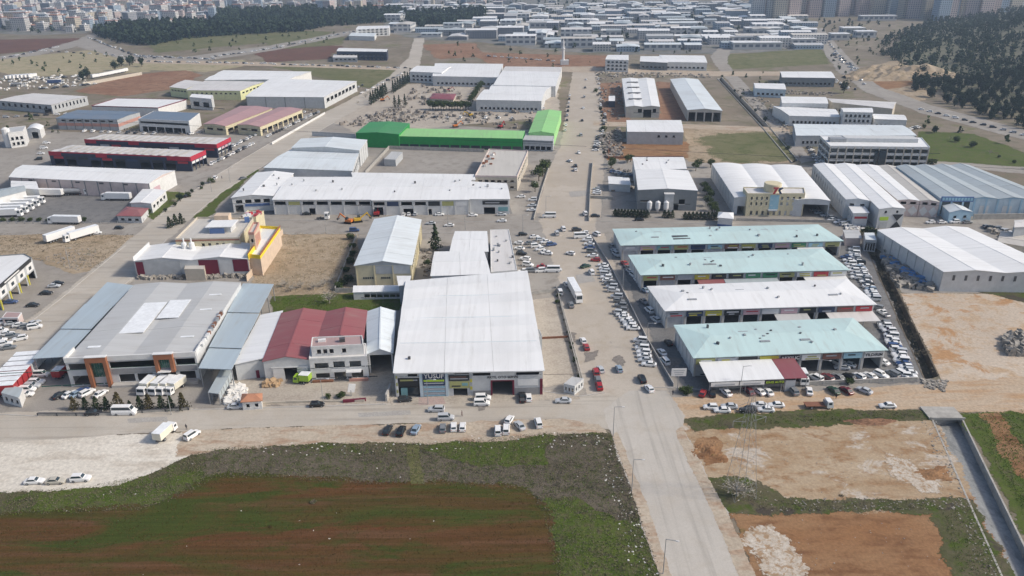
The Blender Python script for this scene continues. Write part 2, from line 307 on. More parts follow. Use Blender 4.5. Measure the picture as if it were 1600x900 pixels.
patch('diagonal_road', [(0, 543), (50, 500), (95, 465), (147, 422), (198, 380), (250, 338), (330, 280), (420, 226), (500, 181), (560, 150), (612, 118), (640, 90), (648, 60), (662, 60), (655, 100), (640, 122), (602, 146), (522, 190), (440, 240), (345, 300), (300, 338), (260, 374), (210, 432), (105, 516), (14, 582), (0, 596)], 'g_street', 6, .4, 1)
def kerb(px, mat='w_concrete'):
    P = [G(p) for p in px]; o = tag(empty('kerb', (0, 0, 0)), kind='structure')
    for a, b_ in zip(P, P[1:]):
        d = b_ - a; put('kerb_stone', boxmesh(mat), o, (a + b_) / 2 + Vector((0, 0, .1)), math.atan2(d.y, d.x), (d.length, .3, .26))
kerb([(0, 545), (50, 502), (95, 467), (147, 424), (196, 384)]); kerb([(260, 374), (210, 432), (105, 516), (14, 582)]); kerb([(250, 337), (330, 279), (420, 225), (500, 180)]); kerb([(302, 337), (345, 301), (440, 241), (522, 191)]); kerb([(420, 366), (560, 366), (700, 364), (800, 366)]); kerb([(420, 344), (600, 346), (800, 347)]); kerb([(938, 346), (1100, 350), (1310, 354)]); kerb([(0, 648), (60, 651)]); kerb([(298, 641), (480, 636), (604, 632)]); kerb([(848, 612), (905, 620), (945, 614)]); kerb([(1012, 612), (1020, 606), (1055, 606), (1110, 611)]); kerb([(912, 598), (893, 527), (873, 455)])
for pp in ([(560, 646), (640, 642), (642, 648), (562, 652)], [(200, 655), (260, 652), (262, 658), (202, 661)], [(900, 430), (925, 428), (930, 440), (904, 443)], [(890, 300), (915, 298), (917, 306), (892, 308)], ): patch('road_repair', pp, 'g_repair', 9.5, .1, .3, 2)
patch('loading_yard', [(0, 590), (14, 580), (70, 545), (100, 566), (108, 602), (310, 590), (335, 590), (325, 636), (0, 648)], 'g_asphalt', 5)
patch('works_yard', [(365, 590), (480, 598), (612, 582), (616, 630), (362, 634)], 'g_yard', 5)
patch('cross_road', [(0, 646), (300, 640), (620, 631), (860, 627), (950, 616), (1000, 640), (955, 672), (880, 654), (700, 660), (500, 664), (300, 672), (0, 690)], 'g_street', 7, .4, .8)
patch('dirt_track', [(1050, 622), (1200, 617), (1440, 604), (1600, 590), (1650, 590), (1650, 650), (1580, 640), (1480, 640), (1440, 638), (1070, 658)], 'g_track', 5)
patch('main_road', [(1036, 910), (1000, 800), (976, 730), (958, 680), (946, 640), (985, 612), (1040, 612), (1066, 650), (1064, 668), (1086, 712), (1132, 800), (1180, 910)], 'g_road', 8, .35, .9)
patch('road_shoulder', [(1036, 910), (1000, 800), (976, 730), (958, 680), (962, 676), (984, 728), (1012, 800), (1052, 910)], 'g_verge', 9, .3, .7)
patch('road_shoulder', [(1064, 668), (1086, 712), (1132, 800), (1180, 910), (1160, 910), (1118, 806), (1076, 716), (1058, 674)], 'g_verge', 9, .3, .9)
patch('pale_lot', [(0, 688), (300, 676), (350, 680), (300, 706), (225, 742), (180, 756), (80, 764), (0, 768)], 'g_pale', 6)
patch('roadside_verge', [(290, 676), (500, 668), (700, 662), (880, 656), (935, 664), (945, 676), (850, 674), (790, 688), (690, 690), (560, 690), (430, 694), (340, 700), (280, 712)], 'g_verge', 7)
patch('concrete_yard', [(826, 470), (870, 465), (886, 520), (906, 592), (850, 606)], 'g_yard', 6, .3, .5)
patch('forecourt', [(610, 624), (848, 612), (900, 606), (905, 624), (612, 634)], 'g_yard', 8, .3, .5)
patch('red_paving', [(655, 622), (692, 621), (696, 631), (655, 633)], 'g_redpave', 9, .1, .3)
patch('weed_ground', [(0, 764), (120, 760), (230, 742), (300, 708), (345, 698), (560, 690), (690, 690), (850, 674), (942, 676), (956, 684), (974, 734), (998, 802), (1036, 915), (0, 915)], 'g_weed', 3, 1.2, 3)
for pp in ([(960, 560), (968, 556), (975, 566), (966, 575)], [(915, 552), (935, 548), (928, 562), (914, 566)], [(740, 612), (752, 612), (756, 640), (748, 642)], [(880, 520), (900, 522), (896, 535), (884, 534)], [(1040, 560), (1062, 562), (1060, 576), (1046, 574)]): patch('oil_stain', pp, 'g_stain', 9, .6, .8, 1.0)
patch('grass_bank', [(690, 692), (840, 684), (850, 700), (840, 735), (740, 730), (690, 712)], 'g_green', 4, 3, 9)
patch('grass_bank', [(865, 790), (900, 780), (950, 800), (1000, 880), (1010, 915), (880, 915)], 'g_green', 4, 3, 9)
patch('grass_bank', [(80, 776), (220, 762), (300, 760), (280, 784), (240, 796), (60, 802)], 'g_green', 4, 3, 9)
patch('brush_band', [(330, 716), (450, 712), (640, 722), (850, 730), (840, 768), (700, 757), (560, 754), (440, 747), (345, 745)], 'g_brush', 4, 2.5, 8)
patch('brush_band', [(860, 700), (930, 690), (960, 720), (985, 790), (960, 800), (900, 770), (860, 760)], 'g_brush', 4, 2.5, 8)
for dx in (0, 9): patch('tyre_track', [(638 + dx, 696), (641 + dx, 696), (650 + dx * 1.2, 756), (645 + dx * 1.2, 756)], 'g_wheel', 6, .2, 1)
patch('ploughed_field', [(0, 806), (225, 797), (265, 785), (340, 746), (440, 748), (560, 756), (700, 758), (820, 768), (850, 800), (872, 915), (0, 915)], 'g_field', 5, .8, 3)
patch('building_plot', [(1068, 662), (1440, 648), (1470, 690), (1515, 790), (1320, 796), (1150, 792), (1088, 716)], 'g_tan', 4, 1, 3)
patch('building_plot', [(1150, 792), (1320, 797), (1515, 790), (1570, 910), (1185, 910)], 'g_orange', 3, 1, 3)
patch('grass_bank', [(1072, 656), (1200, 650), (1330, 644), (1452, 642), (1448, 654), (1200, 664), (1090, 672)], 'g_weed', 6, 1, 2.5)
patch('grass_bank', [(1110, 748), (1180, 756), (1230, 790), (1180, 800), (1140, 796)], 'g_weed', 6, 1, 2.5)
patch('grass_bank', [(1200, 786), (1510, 782), (1520, 800), (1400, 796), (1230, 800)], 'g_weed', 6, .8, 2)
patch('grass_bank', [(1470, 800), (1520, 790), (1575, 905), (1500, 905)], 'g_weed', 6, 1, 3)
patch('chalk_heap', [(1178, 838), (1205, 830), (1235, 870), (1246, 910), (1212, 910)], 'g_chalk', 7, 1.2, 4, 1.5)
patch('chalk_heap', [(1390, 714), (1412, 724), (1438, 745), (1460, 758), (1438, 766), (1405, 740)], 'g_chalk', 7, .8, 3, 1.5)
patch('scraped_earth', [(1090, 690), (1118, 684), (1128, 716), (1104, 726)], 'g_orange', 7, .8, 1.5, 1.5)
patch('scraped_earth', [(1440, 735), (1475, 730), (1478, 748), (1446, 750)], 'g_orange', 7, .8, 1.5, 1.5)
patch('meadow', [(1508, 650), (1600, 640), (1720, 660), (1760, 915), (1662, 915)], 'g_green', 3, 1, 3)
patch('scraped_earth', [(1545, 650), (1556, 648), (1620, 745), (1612, 752)], 'g_orange', 4, 1, 4)
patch('cleared_lot', [(1410, 460), (1480, 460), (1600, 460), (1700, 470), (1700, 590), (1600, 600), (1500, 612), (1476, 598)], 'g_lot', 4, .5, 1.2)
patch('grass_bank', [(1520, 452), (1600, 455), (1680, 470), (1600, 472)], 'g_weed', 5)
patch('yard', [(935, 330), (960, 246), (995, 300), (1090, 340), (1290, 330), (1320, 340), (936, 345)], 'g_asphalt', 3)
patch('yard', [(360, 336), (800, 334), (795, 320), (420, 318)], 'g_dark', 4, .1, .3)
patch('yard', [(70, 205), (280, 215), (420, 190), (500, 175), (420, 222), (330, 275), (230, 300), (60, 250)], 'g_asphalt', 3)
# highway on the right, feeder roads
patch('highway', [(1660, 232), (1560, 208), (1440, 176), (1352, 142), (1308, 108), (1286, 76), (1272, 48), (1284, 44), (1304, 68), (1338, 104), (1372, 136), (1450, 164), (1600, 204), (1660, 220)], 'g_asphalt', 5, .3, 1)
patch('service_road', [(1112, 88), (1130, 70), (1160, 48), (1168, 48), (1140, 72), (1134, 100), (1212, 190), (1268, 250), (1254, 254), (1206, 196), (1132, 118)], 'g_asphalt', 4, .3, 1)
patch('service_road', [(930, 190), (1230, 200), (1232, 206), (930, 196)], 'g_verge', 5, .3, 1)
patch('service_road', [(880, 104), (1120, 112), (1290, 112), (1290, 117), (1120, 119), (880, 112)], 'g_verge', 5, .3, 1)
patch('far_highway', [(0, 88), (60, 80), (125, 62), (140, 54), (150, 54), (140, 64), (200, 84), (270, 92), (420, 72), (560, 46), (565, 50), (430, 78), (300, 98), (200, 93), (120, 72), (60, 86), (0, 93)], 'g_asphalt', 4, .3, 1)
patch('far_highway', [(200, 93), (420, 98), (640, 106), (640, 110), (420, 103), (200, 98)], 'g_verge', 4, .3, 1)
patch('side_street', [(1455, 252), (1600, 262), (1680, 268), (1680, 276), (1600, 271), (1460, 258)], 'g_asphalt', 5, .3, 1)

# ------------------------------------------------------------------ buildings
class Bld:
    """hall or house on four ground corners; parts hang under one Empty"""
    def __init__(s, name, label, cat, px, z, wall='w_white', group=None, z0=0):
        P = [G(p, z).xy for p in px]
        if len(P) == 3: P = [P[0], P[1], P[1] + P[2] - P[0], P[2]]
        s.P = P; s.z = z; s.z0 = z0; s.wm = wall; c = sum(P, Vector((0, 0))) / 4
        s.o = empty(name, (c.x, c.y, z0), label, cat, group); s.holes = {0: [], 1: [], 2: [], 3: []}; s.walls = {0: wall, 1: wall, 2: wall, 3: wall}
        s.W = (P[1] - P[0]).length; s.T = (P[3] - P[0]).length
    def side(s, i):
        a, b = s.P[i], s.P[(i + 1) % 4]; d = b - a; L = d.length; d = d / L; return a, d, Vector((d.y, -d.x)), L
    def pt(s, i, a, z, out=0.0):
        o, d, n, L = s.side(i); q = o + d * a * L + n * out; return Vector((q.x, q.y, z))
    def ang(s, i): d = s.side(i)[1]; return math.atan2(d.y, d.x)
    def at(s, u, v, z):
        q = (s.P[0] * (1 - u) + s.P[1] * u) * (1 - v) + (s.P[3] * (1 - u) + s.P[2] * u) * v; return Vector((q.x, q.y, z))
    def bx(s, name, i, a0, a1, z0, z1, mat, out=.06, th=.12, par=None):
        """box against side i between fractions a0..a1"""
        o, d, n, L = s.side(i); c = s.pt(i, (a0 + a1) / 2, (z0 + z1) / 2, out)
        return box(par or s.o, name, c, ((a1 - a0) * L, th, z1 - z0), s.ang(i), mat)
    def hole(s, i, a0, a1, z0, z1, fill=None, fm='dark', name='door', mull=0, depth=.22):
        s.holes[i].append((a0, a1, max(z0, s.z0), z1))
        if fill:
            w = s.bx(name, i, a0, a1, z0, z1, fm, -depth, .06)
            for k in range(1, mull): s.bx('mullion', i, a0 + (a1 - a0) * k / mull - .0015, a0 + (a1 - a0) * k / mull + .0015, z0, z1, 's_white', -depth + .05, .06)
    def win(s, i, a0, a1, z0, z1, gm='glass', fr='s_white', n=2, dep=.15):
        """window as a framed opening: frame proud of the wall, panes set back"""
        L = s.side(i)[3]; f = .10 / L
        s.holes[i].append((a0, a1, z0, z1)); fr_ = s.bx('window', i, a0 - f, a1 + f, z0 - .12, z0 - .002, fr, .06, .16)
        w = (a1 - a0) / n
        for k in range(n): s.bx('pane', i, a0 + w * k + f * .4, a0 + w * (k + 1) - f * .4, z0 + .05, z1 - .05, gm, -dep, .05, fr_)
    def row(s, i, cnt, z0, z1, a0=.05, a1=.95, fill=.6, **kw):
        w = (a1 - a0) / cnt
        for k in range(cnt): s.win(i, a0 + w * (k + .5 - fill / 2), a0 + w * (k + .5 + fill / 2), z0, z1, **kw)
    def pil(s, i, n, w=.35, mat=None, z1=None, a0=0, a1=1, out=.1):
        L = s.side(i)[3]
        for k in range(n + 1):
            a = a0 + (a1 - a0) * k / n; h = w / L / 2; a = min(max(a, h), 1 - h); s.bx('pilaster', i, a - h, a + h, s.z0, z1 or s.z - .05, mat or 'w_light', out, .24)
    def done(s, skip=()):
        for i in range(4):
            if i in skip: continue
            o, d, n, L = s.side(i); H = s.holes[i]
            xs = sorted({0.0, 1.0} | {min(max(h[k], 0), 1) for h in H for k in (0, 1)}); zs = sorted({s.z0, s.z} | {min(max(h[k], s.z0), s.z) for h in H for k in (2, 3)}); vs = []; fs = []
            def q(a, b, c, e): k = len(vs); vs.extend((a, b, c, e)); fs.append((k, k + 1, k + 2, k + 3))
            for x0, x1 in zip(xs, xs[1:]):
                for z0, z1 in zip(zs, zs[1:]):
                    cx, cz = (x0 + x1) / 2, (z0 + z1) / 2
                    if any(h[0] < cx < h[1] and h[2] < cz < h[3] for h in H): continue
                    q(s.pt(i, x0, z0), s.pt(i, x1, z0), s.pt(i, x1, z1), s.pt(i, x0, z1))
            for h in H:
                t = -.25
                for (a, z, b, y) in ((h[0], h[2], h[0], h[3]), (h[0], h[3], h[1], h[3]), (h[1], h[3], h[1], h[2]), (h[1], h[2], h[0], h[2])): q(s.pt(i, a, z), s.pt(i, b, y), s.pt(i, b, y, t), s.pt(i, a, z, t))
            mpart(s.o, 'wall', vs, fs, s.walls[i])
        return s
    def roof(s, mat, kind='gable', axis='y', spans=1, rh=1.2, over=.4, panels=1, gm=None, cap=True, gap=.0):
        """axis 'y': ridge runs with the depth; 'x': along the front. Each span is its own roof part, cut into panels."""
        S, T = (s.W, s.T) if axis == 'y' else (s.T, s.W); z = s.z + .02; th = .16
        def at(a, b, zz): return s.at(a / s.W, b / s.T, zz) if axis == 'y' else s.at(b / s.W, a / s.T, zz)
        mt = mat if axis == 'y' else mat
        if axis == 'x' and mat + '_x' in MAT: mt = mat
        elif axis == 'y' and mat + '_x' in MAT: mt = mat + '_x'
        if axis == 'x': mt = mat
        for k in range(spans):
            a0, a1 = S * k / spans, S * (k + 1) / spans
            if kind == 'vault': prof = [(a0 + (a1 - a0) * (1 - math.cos(math.pi * q / 8)) / 2 if False else a0 + (a1 - a0) * q / 8, rh * math.sin(math.pi * q / 8) ** .8) for q in range(9)]
            elif kind == 'shed': prof = [(a0, 0), (a1, rh)]
            else: prof = [(a0, 0), ((a0 + a1) / 2, rh), (a1, 0)]
            gp = list(prof)
            if k == 0: prof[0] = (prof[0][0] - over, prof[0][1] - over * .12)
            if k == spans - 1: prof[-1] = (prof[-1][0] + over, prof[-1][1] - (over * .12 if kind != 'shed' else 0))
            for p in range(panels):
                b0 = -over if p == 0 else T * p / panels + .03; b1 = T + over if p == panels - 1 else T * (p + 1) / panels - .03
                vs = []; fs = []; dz = .02 * (p % 2)
                for (a, h) in prof:
                    for b in (b0, b1):
                        for t in (0, th): vs.append(at(a, b, z + h + t + dz))
                m = len(prof)
                for q in range(m - 1):
                    i = q * 4; j = i + 4; fs += [(i + 1, i + 3, j + 3, j + 1), (i, j, j + 2, i + 2), (i, i + 1, j + 1, j), (i + 2, j + 2, j + 3, i + 3)]
                fs += [(0, 2, 3, 1), (m * 4 - 4, m * 4 - 3, m * 4 - 1, m * 4 - 2)]
                mpart(s.o, 'roof_panel' if panels > 1 else 'roof', vs, fs, mt)
            for b, nm in ((0, 'gable'), (T, 'gable')):
                vs = [at(a, b, z + h) for a, h in gp] + [at(gp[-1][0], b, s.z), at(gp[0][0], b, s.z)]
                if rh > .15 and not s.o.get('nogable'): mpart(s.o, nm, vs, [tuple(range(len(vs)))], gm or s.wm)
            if kind == 'gable' and cap and s.W > 6:
                p0, p1 = at((a0 + a1) / 2, -over, z + rh + th), at((a0 + a1) / 2, T + over, z + rh + th); d = p1 - p0
                box(s.o, 'ridge_cap', (p0 + p1) / 2 + Vector((0, 0, .02)), (d.length, .5, .08), math.atan2(d.y, d.x), mt)
        return s
    def hip(s, mat, rh=1.0, over=.7, inset=.16):
        z = s.z; o = over; f = lambda u, v, zz: s.at(u, v, zz); ou, ov = o / s.W, o / s.T
        a, b, c, d = f(-ou, -ov, z), f(1 + ou, -ov, z), f(1 + ou, 1 + ov, z), f(-ou, 1 + ov, z); e, g = f(inset, .5, z + rh), f(1 - inset, .5, z + rh)
        up = Vector((0, 0, .18)); vs = [a, b, c, d, a + up, b + up, c + up, d + up, e + up, g + up]
        mpart(s.o, 'roof', vs, [(0, 3, 2, 1), (0, 1, 5, 4), (1, 2, 6, 5), (2, 3, 7, 6), (3, 0, 4, 7), (4, 5, 9, 8), (5, 6, 9), (6, 7, 8, 9), (7, 4, 8)], mat); return s
    def flat(s, mat, par=.7, pm=None, th=.25):
        vs = [Vector((p.x, p.y, s.z + .01)) for p in s.P]; up = Vector((0, 0, .15)); mpart(s.o, 'roof', vs + [v + up for v in vs], CF, mat)
        for i in range(4):
            L = s.side(i)[3]
            if par: box(s.o, 'parapet', s.pt(i, .5, s.z + par / 2 - .1, -th / 2 + .03), (L + (.06 if i % 2 else -2 * th), th, par + .2), s.ang(i), pm or s.wm)
        return s
    def trim(s, i, mat='w_charcoal', h=.35, out=.12): s.bx('fascia', i, 0, 1, s.z - h, s.z - .01, mat, out, .14); return s
    def vents(s, n, zt, mat='metal', seed=1):
        r = random.Random(seed)
        for k in range(n):
            u, v = r.uniform(.08, .92), r.uniform(.15, .85); c = s.at(u, v, zt); h = r.uniform(.5, 1.2); box(s.o, 'roof_vent', c + Vector((0, 0, h / 2)), (r.uniform(.5, .9), r.uniform(.5, .9), h), r.random(), r.choice(['metal', 'metal_dark', 'metal']))
    def skylights(s, rects, zt, mat='skylight'):
        for (u0, u1, v0, v1) in rects:
            c = s.at((u0 + u1) / 2, (v0 + v1) / 2, zt); box(s.o, 'skylight', c, ((u1 - u0) * s.W, (v1 - v0) * s.T, .12), s.ang(0), mat)
    def text(s, i, a, z, size, txt, mat, out=.2, ext=.05):
        cu = bpy.data.curves.new('t', 'FONT'); cu.body = txt; cu.size = size; cu.extrude = ext; cu.align_x = 'CENTER'; cu.align_y = 'CENTER'; cu.resolution_u = 2; cu.offset = size * .012
        t = bpy.data.objects.new('t', cu); COL.objects.link(t); bpy.context.view_layer.update()
        me = bpy.data.meshes.new_from_object(t.evaluated_get(bpy.context.evaluated_depsgraph_get())); bpy.data.objects.remove(t)
        me.materials.clear(); me.materials.append(MAT[mat])
        c = s.pt(i, a, z, out) - s.o.location; o = put('lettering', me, s.o, c); o.rotation_euler = (math.pi / 2, 0, s.ang(i)); return o
def canopy(name, label, px, z, mat, posts=True, drop=0, th=.18, panels=1, sides=(), nx=4):
    """open roof on posts (quad of pixels at height z)"""
    b = Bld(name, label, 'canopy', px, z, 'w_grey')
    for k in range(panels):
        v0, v1 = k / panels, (k + 1) / panels - .004; zz = z + .25 * (k % 2) * (panels > 1)
        vs = [b.at(0, v0, zz), b.at(1, v0, zz - drop), b.at(1, v1, zz - drop), b.at(0, v1, zz)]; up = Vector((0, 0, th)); mpart(b.o, 'roof_sheet', vs + [v + up for v in vs], CF, mat)
    if posts:
        for v in [.01] + [q / 6 for q in range(1, 6)] + [.99]:
            for u in (.03, .97): c = b.at(u, v, (z - drop) / 2); box(b.o, 'post', c, (.25, .25, z - drop), 0, 'metal')
    for i in sides: b.bx('side_sheet', i, .01, .99, 1.5, z - drop - .1, mat, -.1, .06)
    return b
def fence(name, label, px, h, mat='concrete_wall', th=.25, post=0, rail=False, cat='wall', cap=None):
    P = [G(p) for p in px]; o = empty(name, P[0], label, cat)
    for a, b in zip(P, P[1:]):
        d = b - a; L = d.length; an = math.atan2(d.y, d.x); m = (a + b) / 2
        if rail:
            for k in range(3): box(o, 'rail', m + Vector((0, 0, h * (.35 + .3 * k))), (L, .06, .07), an, mat)
        else:
            k = max(1, round(L / 4)); 
            for q in range(k): c = a + d * ((q + .5) / k); box(o, 'wall_panel', c + Vector((0, 0, h / 2)), (L / k - .04, th, h + random.uniform(-.04, .04)), an, mat)
            if cap: box(o, 'coping', m + Vector((0, 0, h + .1)), (L, th + .12, .1), an, cap)
        if post:
            k = max(1, round(L / post))
            for q in range(k + 1): box(o, 'post', a + d * (q / k) + Vector((0, 0, h * .53)), (th + .12, th + .12, h * 1.06), an, cap or mat)
    return o

# ---- main white warehouse
b = Bld('warehouse', 'long white roofed warehouse with YUSUF signboard on its front', 'warehouse', [(617, 582), (848, 578), (822, 424), (636, 440)], 8, 'w_light')
b.roof('r_white', axis='x', spans=4, rh=.55, over=.5, panels=3, gm='w_light', cap=False)
b.bx('roof_gutter', 0, 0, 1, 7.75, 7.98, 'w_light', .45, .25)
for k in range(1, 4): c = b.at(.5, k / 4, 8.24); box(b.o, 'valley_gutter', c, (b.W * .99, .55, .06), b.ang(0), 'r_cool')
b.hole(0, .015, .16, 0, 6.2); b.bx('glazing', 0, .03, .15, .2, 2.9, 'glass', -.4, .06); b.bx('glazing', 0, .03, .075, .3, 2.8, 's_teal', -.3, .06); b.bx('sign_board', 0, .02, .155, 3.3, 6.1, 's_black', -.15, .08)
b.bx('sign_stripe', 0, .03, .12, 5.1, 5.6, 's_olive', -.08, .06); b.bx('sign_stripe', 0, .12, .148, 5.2, 5.55, 's_grey', -.08, .06)
for k in range(6): b.bx('banner', 0, .002, .013, .3 + k * 1.15, 1.2 + k * 1.15, 's_olive' if k % 2 else 's_white', .12, .1)
b.win(0, .085, .15, 6.6, 7.5, n=5)
b.bx('sign_board', 0, .185, .335, 3.7, 7.7, 's_navy', .12, .2); b.text(0, .262, 6.7, 1.9, 'YUSUF', 's_white', .3, .06)
b.bx('sign_stripe', 0, .19, .33, 5.0, 5.55, 's_lime', .24, .06); b.bx('sign_stripe', 0, .192, .325, 4.25, 4.6, 's_grey', .24, .06)
for k in range(5): b.bx('display_shelf', 0, .188, .333, .25 + k * .68, .6 + k * .68, 's_grey' if k % 2 else 's_cyan', .12, .18)
b.bx('column', 0, .163, .182, 0, 7.6, 'w_ltblue', .12, .24); b.bx('column', 0, .338, .355, 0, 7.6, 'w_ltblue', .12, .24)
b.bx('sign_board', 0, .362, .50, 5.1, 6.9, 's_black', .12, .2); b.bx('sign_stripe', 0, .37, .49, 5.6, 5.9, 's_grey', .24, .05); b.bx('sign_stripe', 0, .37, .48, 6.2, 6.45, 's_brown', .24, .05)
b.bx('sign_board', 0, .365, .50, 2.7, 4.9, 's_olive', .12, .2); b.bx('sign_stripe', 0, .38, .44, 3.2, 3.6, 's_black', .24, .05); b.bx('sign_stripe', 0, .45, .49, 3.5, 4.4, 's_teal', .24, .05)
b.hole(0, .39, .485, 0, 2.5)
for k in range(5): b.bx('banner', 0, .505, .52, .9 + k * 1.2, 1.9 + k * 1.2, 's_yellow' if k % 2 else 's_grey', .1, .1)
b.win(0, .525, .645, 6.5, 7.4, n=4); b.bx('plinth', 0, .525, .645, 0, 1.7, 'w_plinth', .06, .1); b.win(0, .40, .50, 7.05, 7.6, n=4)
b.hole(0, .655, .795, 0, 4.7); b.bx('door_frame', 0, .645, .656, 0, 5, 'w_maroon', .1, .2); b.bx('door_frame', 0, .794, .806, 0, 5, 'w_maroon', .1, .2); b.bx('door_frame', 0, .656, .794, 4.72, 5, 'w_maroon', .1, .2)
b.bx('panel', 0, .646, .808, 5.05, 7.7, 'w_white', .08, .14); b.text(0, .727, 6.0, 1.05, 'AKYIL OTO SERVIS', 's_black', .2, .04)
b.win(0, .82, .975, 6.5, 7.4, n=5); b.bx('plinth', 0, .81, .985, 0, 2.4, 'w_plinth', .06, .1); b.bx('sign_board', 0, .83, .97, 3.2, 5.1, 's_white', .08, .1); b.bx('corner_post', 0, .982, 1, 0, 5.2, 'w_maroon', .1, .2)
b.pil(3, 8); b.done(); b.bx('downpipe', 3, .05, .06, 0, 8, 'metal', .2, .2)
box(b.o, 'roof_vent', b.at(.09, .1, 8.9), (.7, .7, .9), 0, 'metal_dark')
b = Bld('side_annex', 'dark grey tower annex on the right flank of the long white warehouse', 'annex', [(836, 528), (847, 527), (843, 516), (833, 517)], 7, 'w_grey').flat('r_grey', .3); b.done()
b = Bld('rear_annex', 'narrow white roofed annex at the back left corner of the long warehouse', 'annex', [(624, 446), (638, 445), (680, 431), (622, 432)], 7.6, 'w_grey'); b.P[2] = G((640, 432), 7.6).xy; b.roof('r_white', axis='x', rh=.2).done()
b = Bld('rear_hall', 'white roofed hall directly behind the long warehouse', 'hall', [(674, 431), (765, 428), (755, 393), (680, 394)], 7.2, 'w_light').roof('r_white', axis='x', rh=.6, panels=2); b.done()
b = Bld('rear_hall', 'small white hall behind the warehouse beside the cross street', 'hall', [(704, 393), (762, 393), (760, 362), (712, 362)], 6.8, 'w_light').roof('r_white', axis='x', rh=.6, panels=2); b.done()
b = Bld('workshop', 'flat beige roofed workshop at the corner of avenue and cross street', 'workshop', [(767, 426), (808, 423), (795, 359), (766, 360)], 6.5, 'w_white').flat('r_pale', .35); b.vents(9, 6.7, seed=4); b.row(1, 9, 2.2, 3.6, fill=.5); b.done()

# ---- cream gable hall
b = Bld('cream_hall', 'tall cream walled hall with white gable roof behind a grassy strip', 'hall', [(555, 415), (642, 414), (657, 344), (586, 343)], 9, 'w_cream').roof('r_cool', axis='y', rh=1.8, over=.5, panels=6, gm='w_grey')
for k in range(5): b.bx('window', 0, .12 + k * .04, .15 + k * .04, 3.6, 4.3, 'glass', .02, .1); b.bx('window', 0, .45 + k * .035, .475 + k * .035, 3.6, 4.3, 'glass', .02, .1)
b.bx('grey_panel', 0, .36, .66, 5.6, 8.9, 'w_grey', .04, .1); b.bx('grey_panel', 0, .68, .99, 5.6, 8.9, 'w_light', .04, .1); b.pil(0, 3, .4, 'w_cream'); b.pil(1, 9, .4, 'w_cream'); b.row(1, 9, 5.6, 7.4, fill=.4); b.done()
b = Bld('lean_to', 'white roofed glazed lean-to in front of the cream hall', 'lean-to', [(552, 457), (632, 455), (632, 449), (553, 450)], 3, 'w_white').roof('r_white', axis='x', kind='shed', rh=.7, over=.2); b.row(0, 6, .8, 2.4, .2, .95, .9); b.done()

# ---- red roofed works
b = Bld('white_shed', 'white roofed shed left of the dark red roofs', 'shed', [(367, 569), (411, 563), (441, 490), (408, 493)], 5.6, 'w_light').roof('r_white', axis='y', kind='shed', rh=.8, panels=3); b.bx('door', 0, .68, .8, 0, 2.6, 'w_maroon', .05, .12); b.done()
b = Bld('red_roof_hall', 'long dark red gable hall with open door beside the white shed', 'hall', [(411, 565), (484, 562), (509, 487), (441, 490)], 6.6, 'w_light').roof('r_red', axis='y', rh=1.4, over=.3, panels=4)
b.hole(0, .42, .70, 0, 4.2); b.bx('sliding_door', 0, .18, .41, 0, 4.2, 'w_white', .12, .1); b.bx('sliding_door', 0, .71, .93, 0, 4.2, 'w_white', .12, .1); b.bx('door_rail', 0, .15, .95, 4.3, 4.6, 'w_white', .15, .2); b.done()
b = Bld('red_roof_hall', 'shorter dark red gable hall behind the white three floor office', 'hall', [(497, 531), (567, 529), (573, 486), (510, 488)], 6.6, 'w_light').roof('r_red', axis='y', rh=1.4, over=.3, panels=3); b.done()
b = Bld('office_block', 'white two storey office with stepped upper floor below the red roofs', 'office', [(483, 562), (574, 558), (572, 538), (486, 541)], 7.2, 'w_white').flat('r_pale', .4)
for (a0, a1, z0, z1) in ((.08, .32, 4.2, 5.9), (.40, .60, 4.2, 6.2), (.68, .88, 4.2, 6.1), (.08, .32, .9, 2.5), (.40, .60, 0, 2.6), (.70, .9, .6, 3.0)): b.win(0, a0, a1, z0, z1, n=4)
b.bx('entrance_canopy', 0, .62, .88, 3.2, 3.4, 's_white', .9, 1.8); b.bx('sign_board', 0, .36, .62, 3.0, 3.8, 's_white', .4, .2); b.bx('planter', 0, .02, .38, 0, .6, 'w_rust', .8, .9); b.bx('planter', 0, .66, .99, 0, .8, 'w_brick', 1, .8); b.row(1, 3, 4.2, 5.8); b.done()
b = Bld('upper_floor', 'set back top storey with brown flat roof on the white office', 'storey', [(486, 544), (568, 540), (566, 526), (488, 529)], 10.2, 'w_white', z0=7.4).flat('r_dusty', .5)
for a in (.1, .22, .34, .58): b.win(0, a, a + .08, 8.2, 9.6, n=1)
b.done(); box(b.o, 'water_tank', b.at(.6, .5, 10.9), (1.6, 1.2, 1.2), .2, 'metal_dark'); box(b.o, 'roof_rack', b.at(.2, .6, 10.7), (2.2, 1, .8), .2, 's_white')
b = Bld('open_shed', 'white gable shed with open dark front right of the red roofs', 'shed', [(575, 553), (613, 552), (617, 487), (574, 488)], 6.4, 'w_light').roof('r_cool', axis='y', rh=1.6, over=.3, panels=4); b.hole(0, .06, .94, 0, 6.0); b.done()

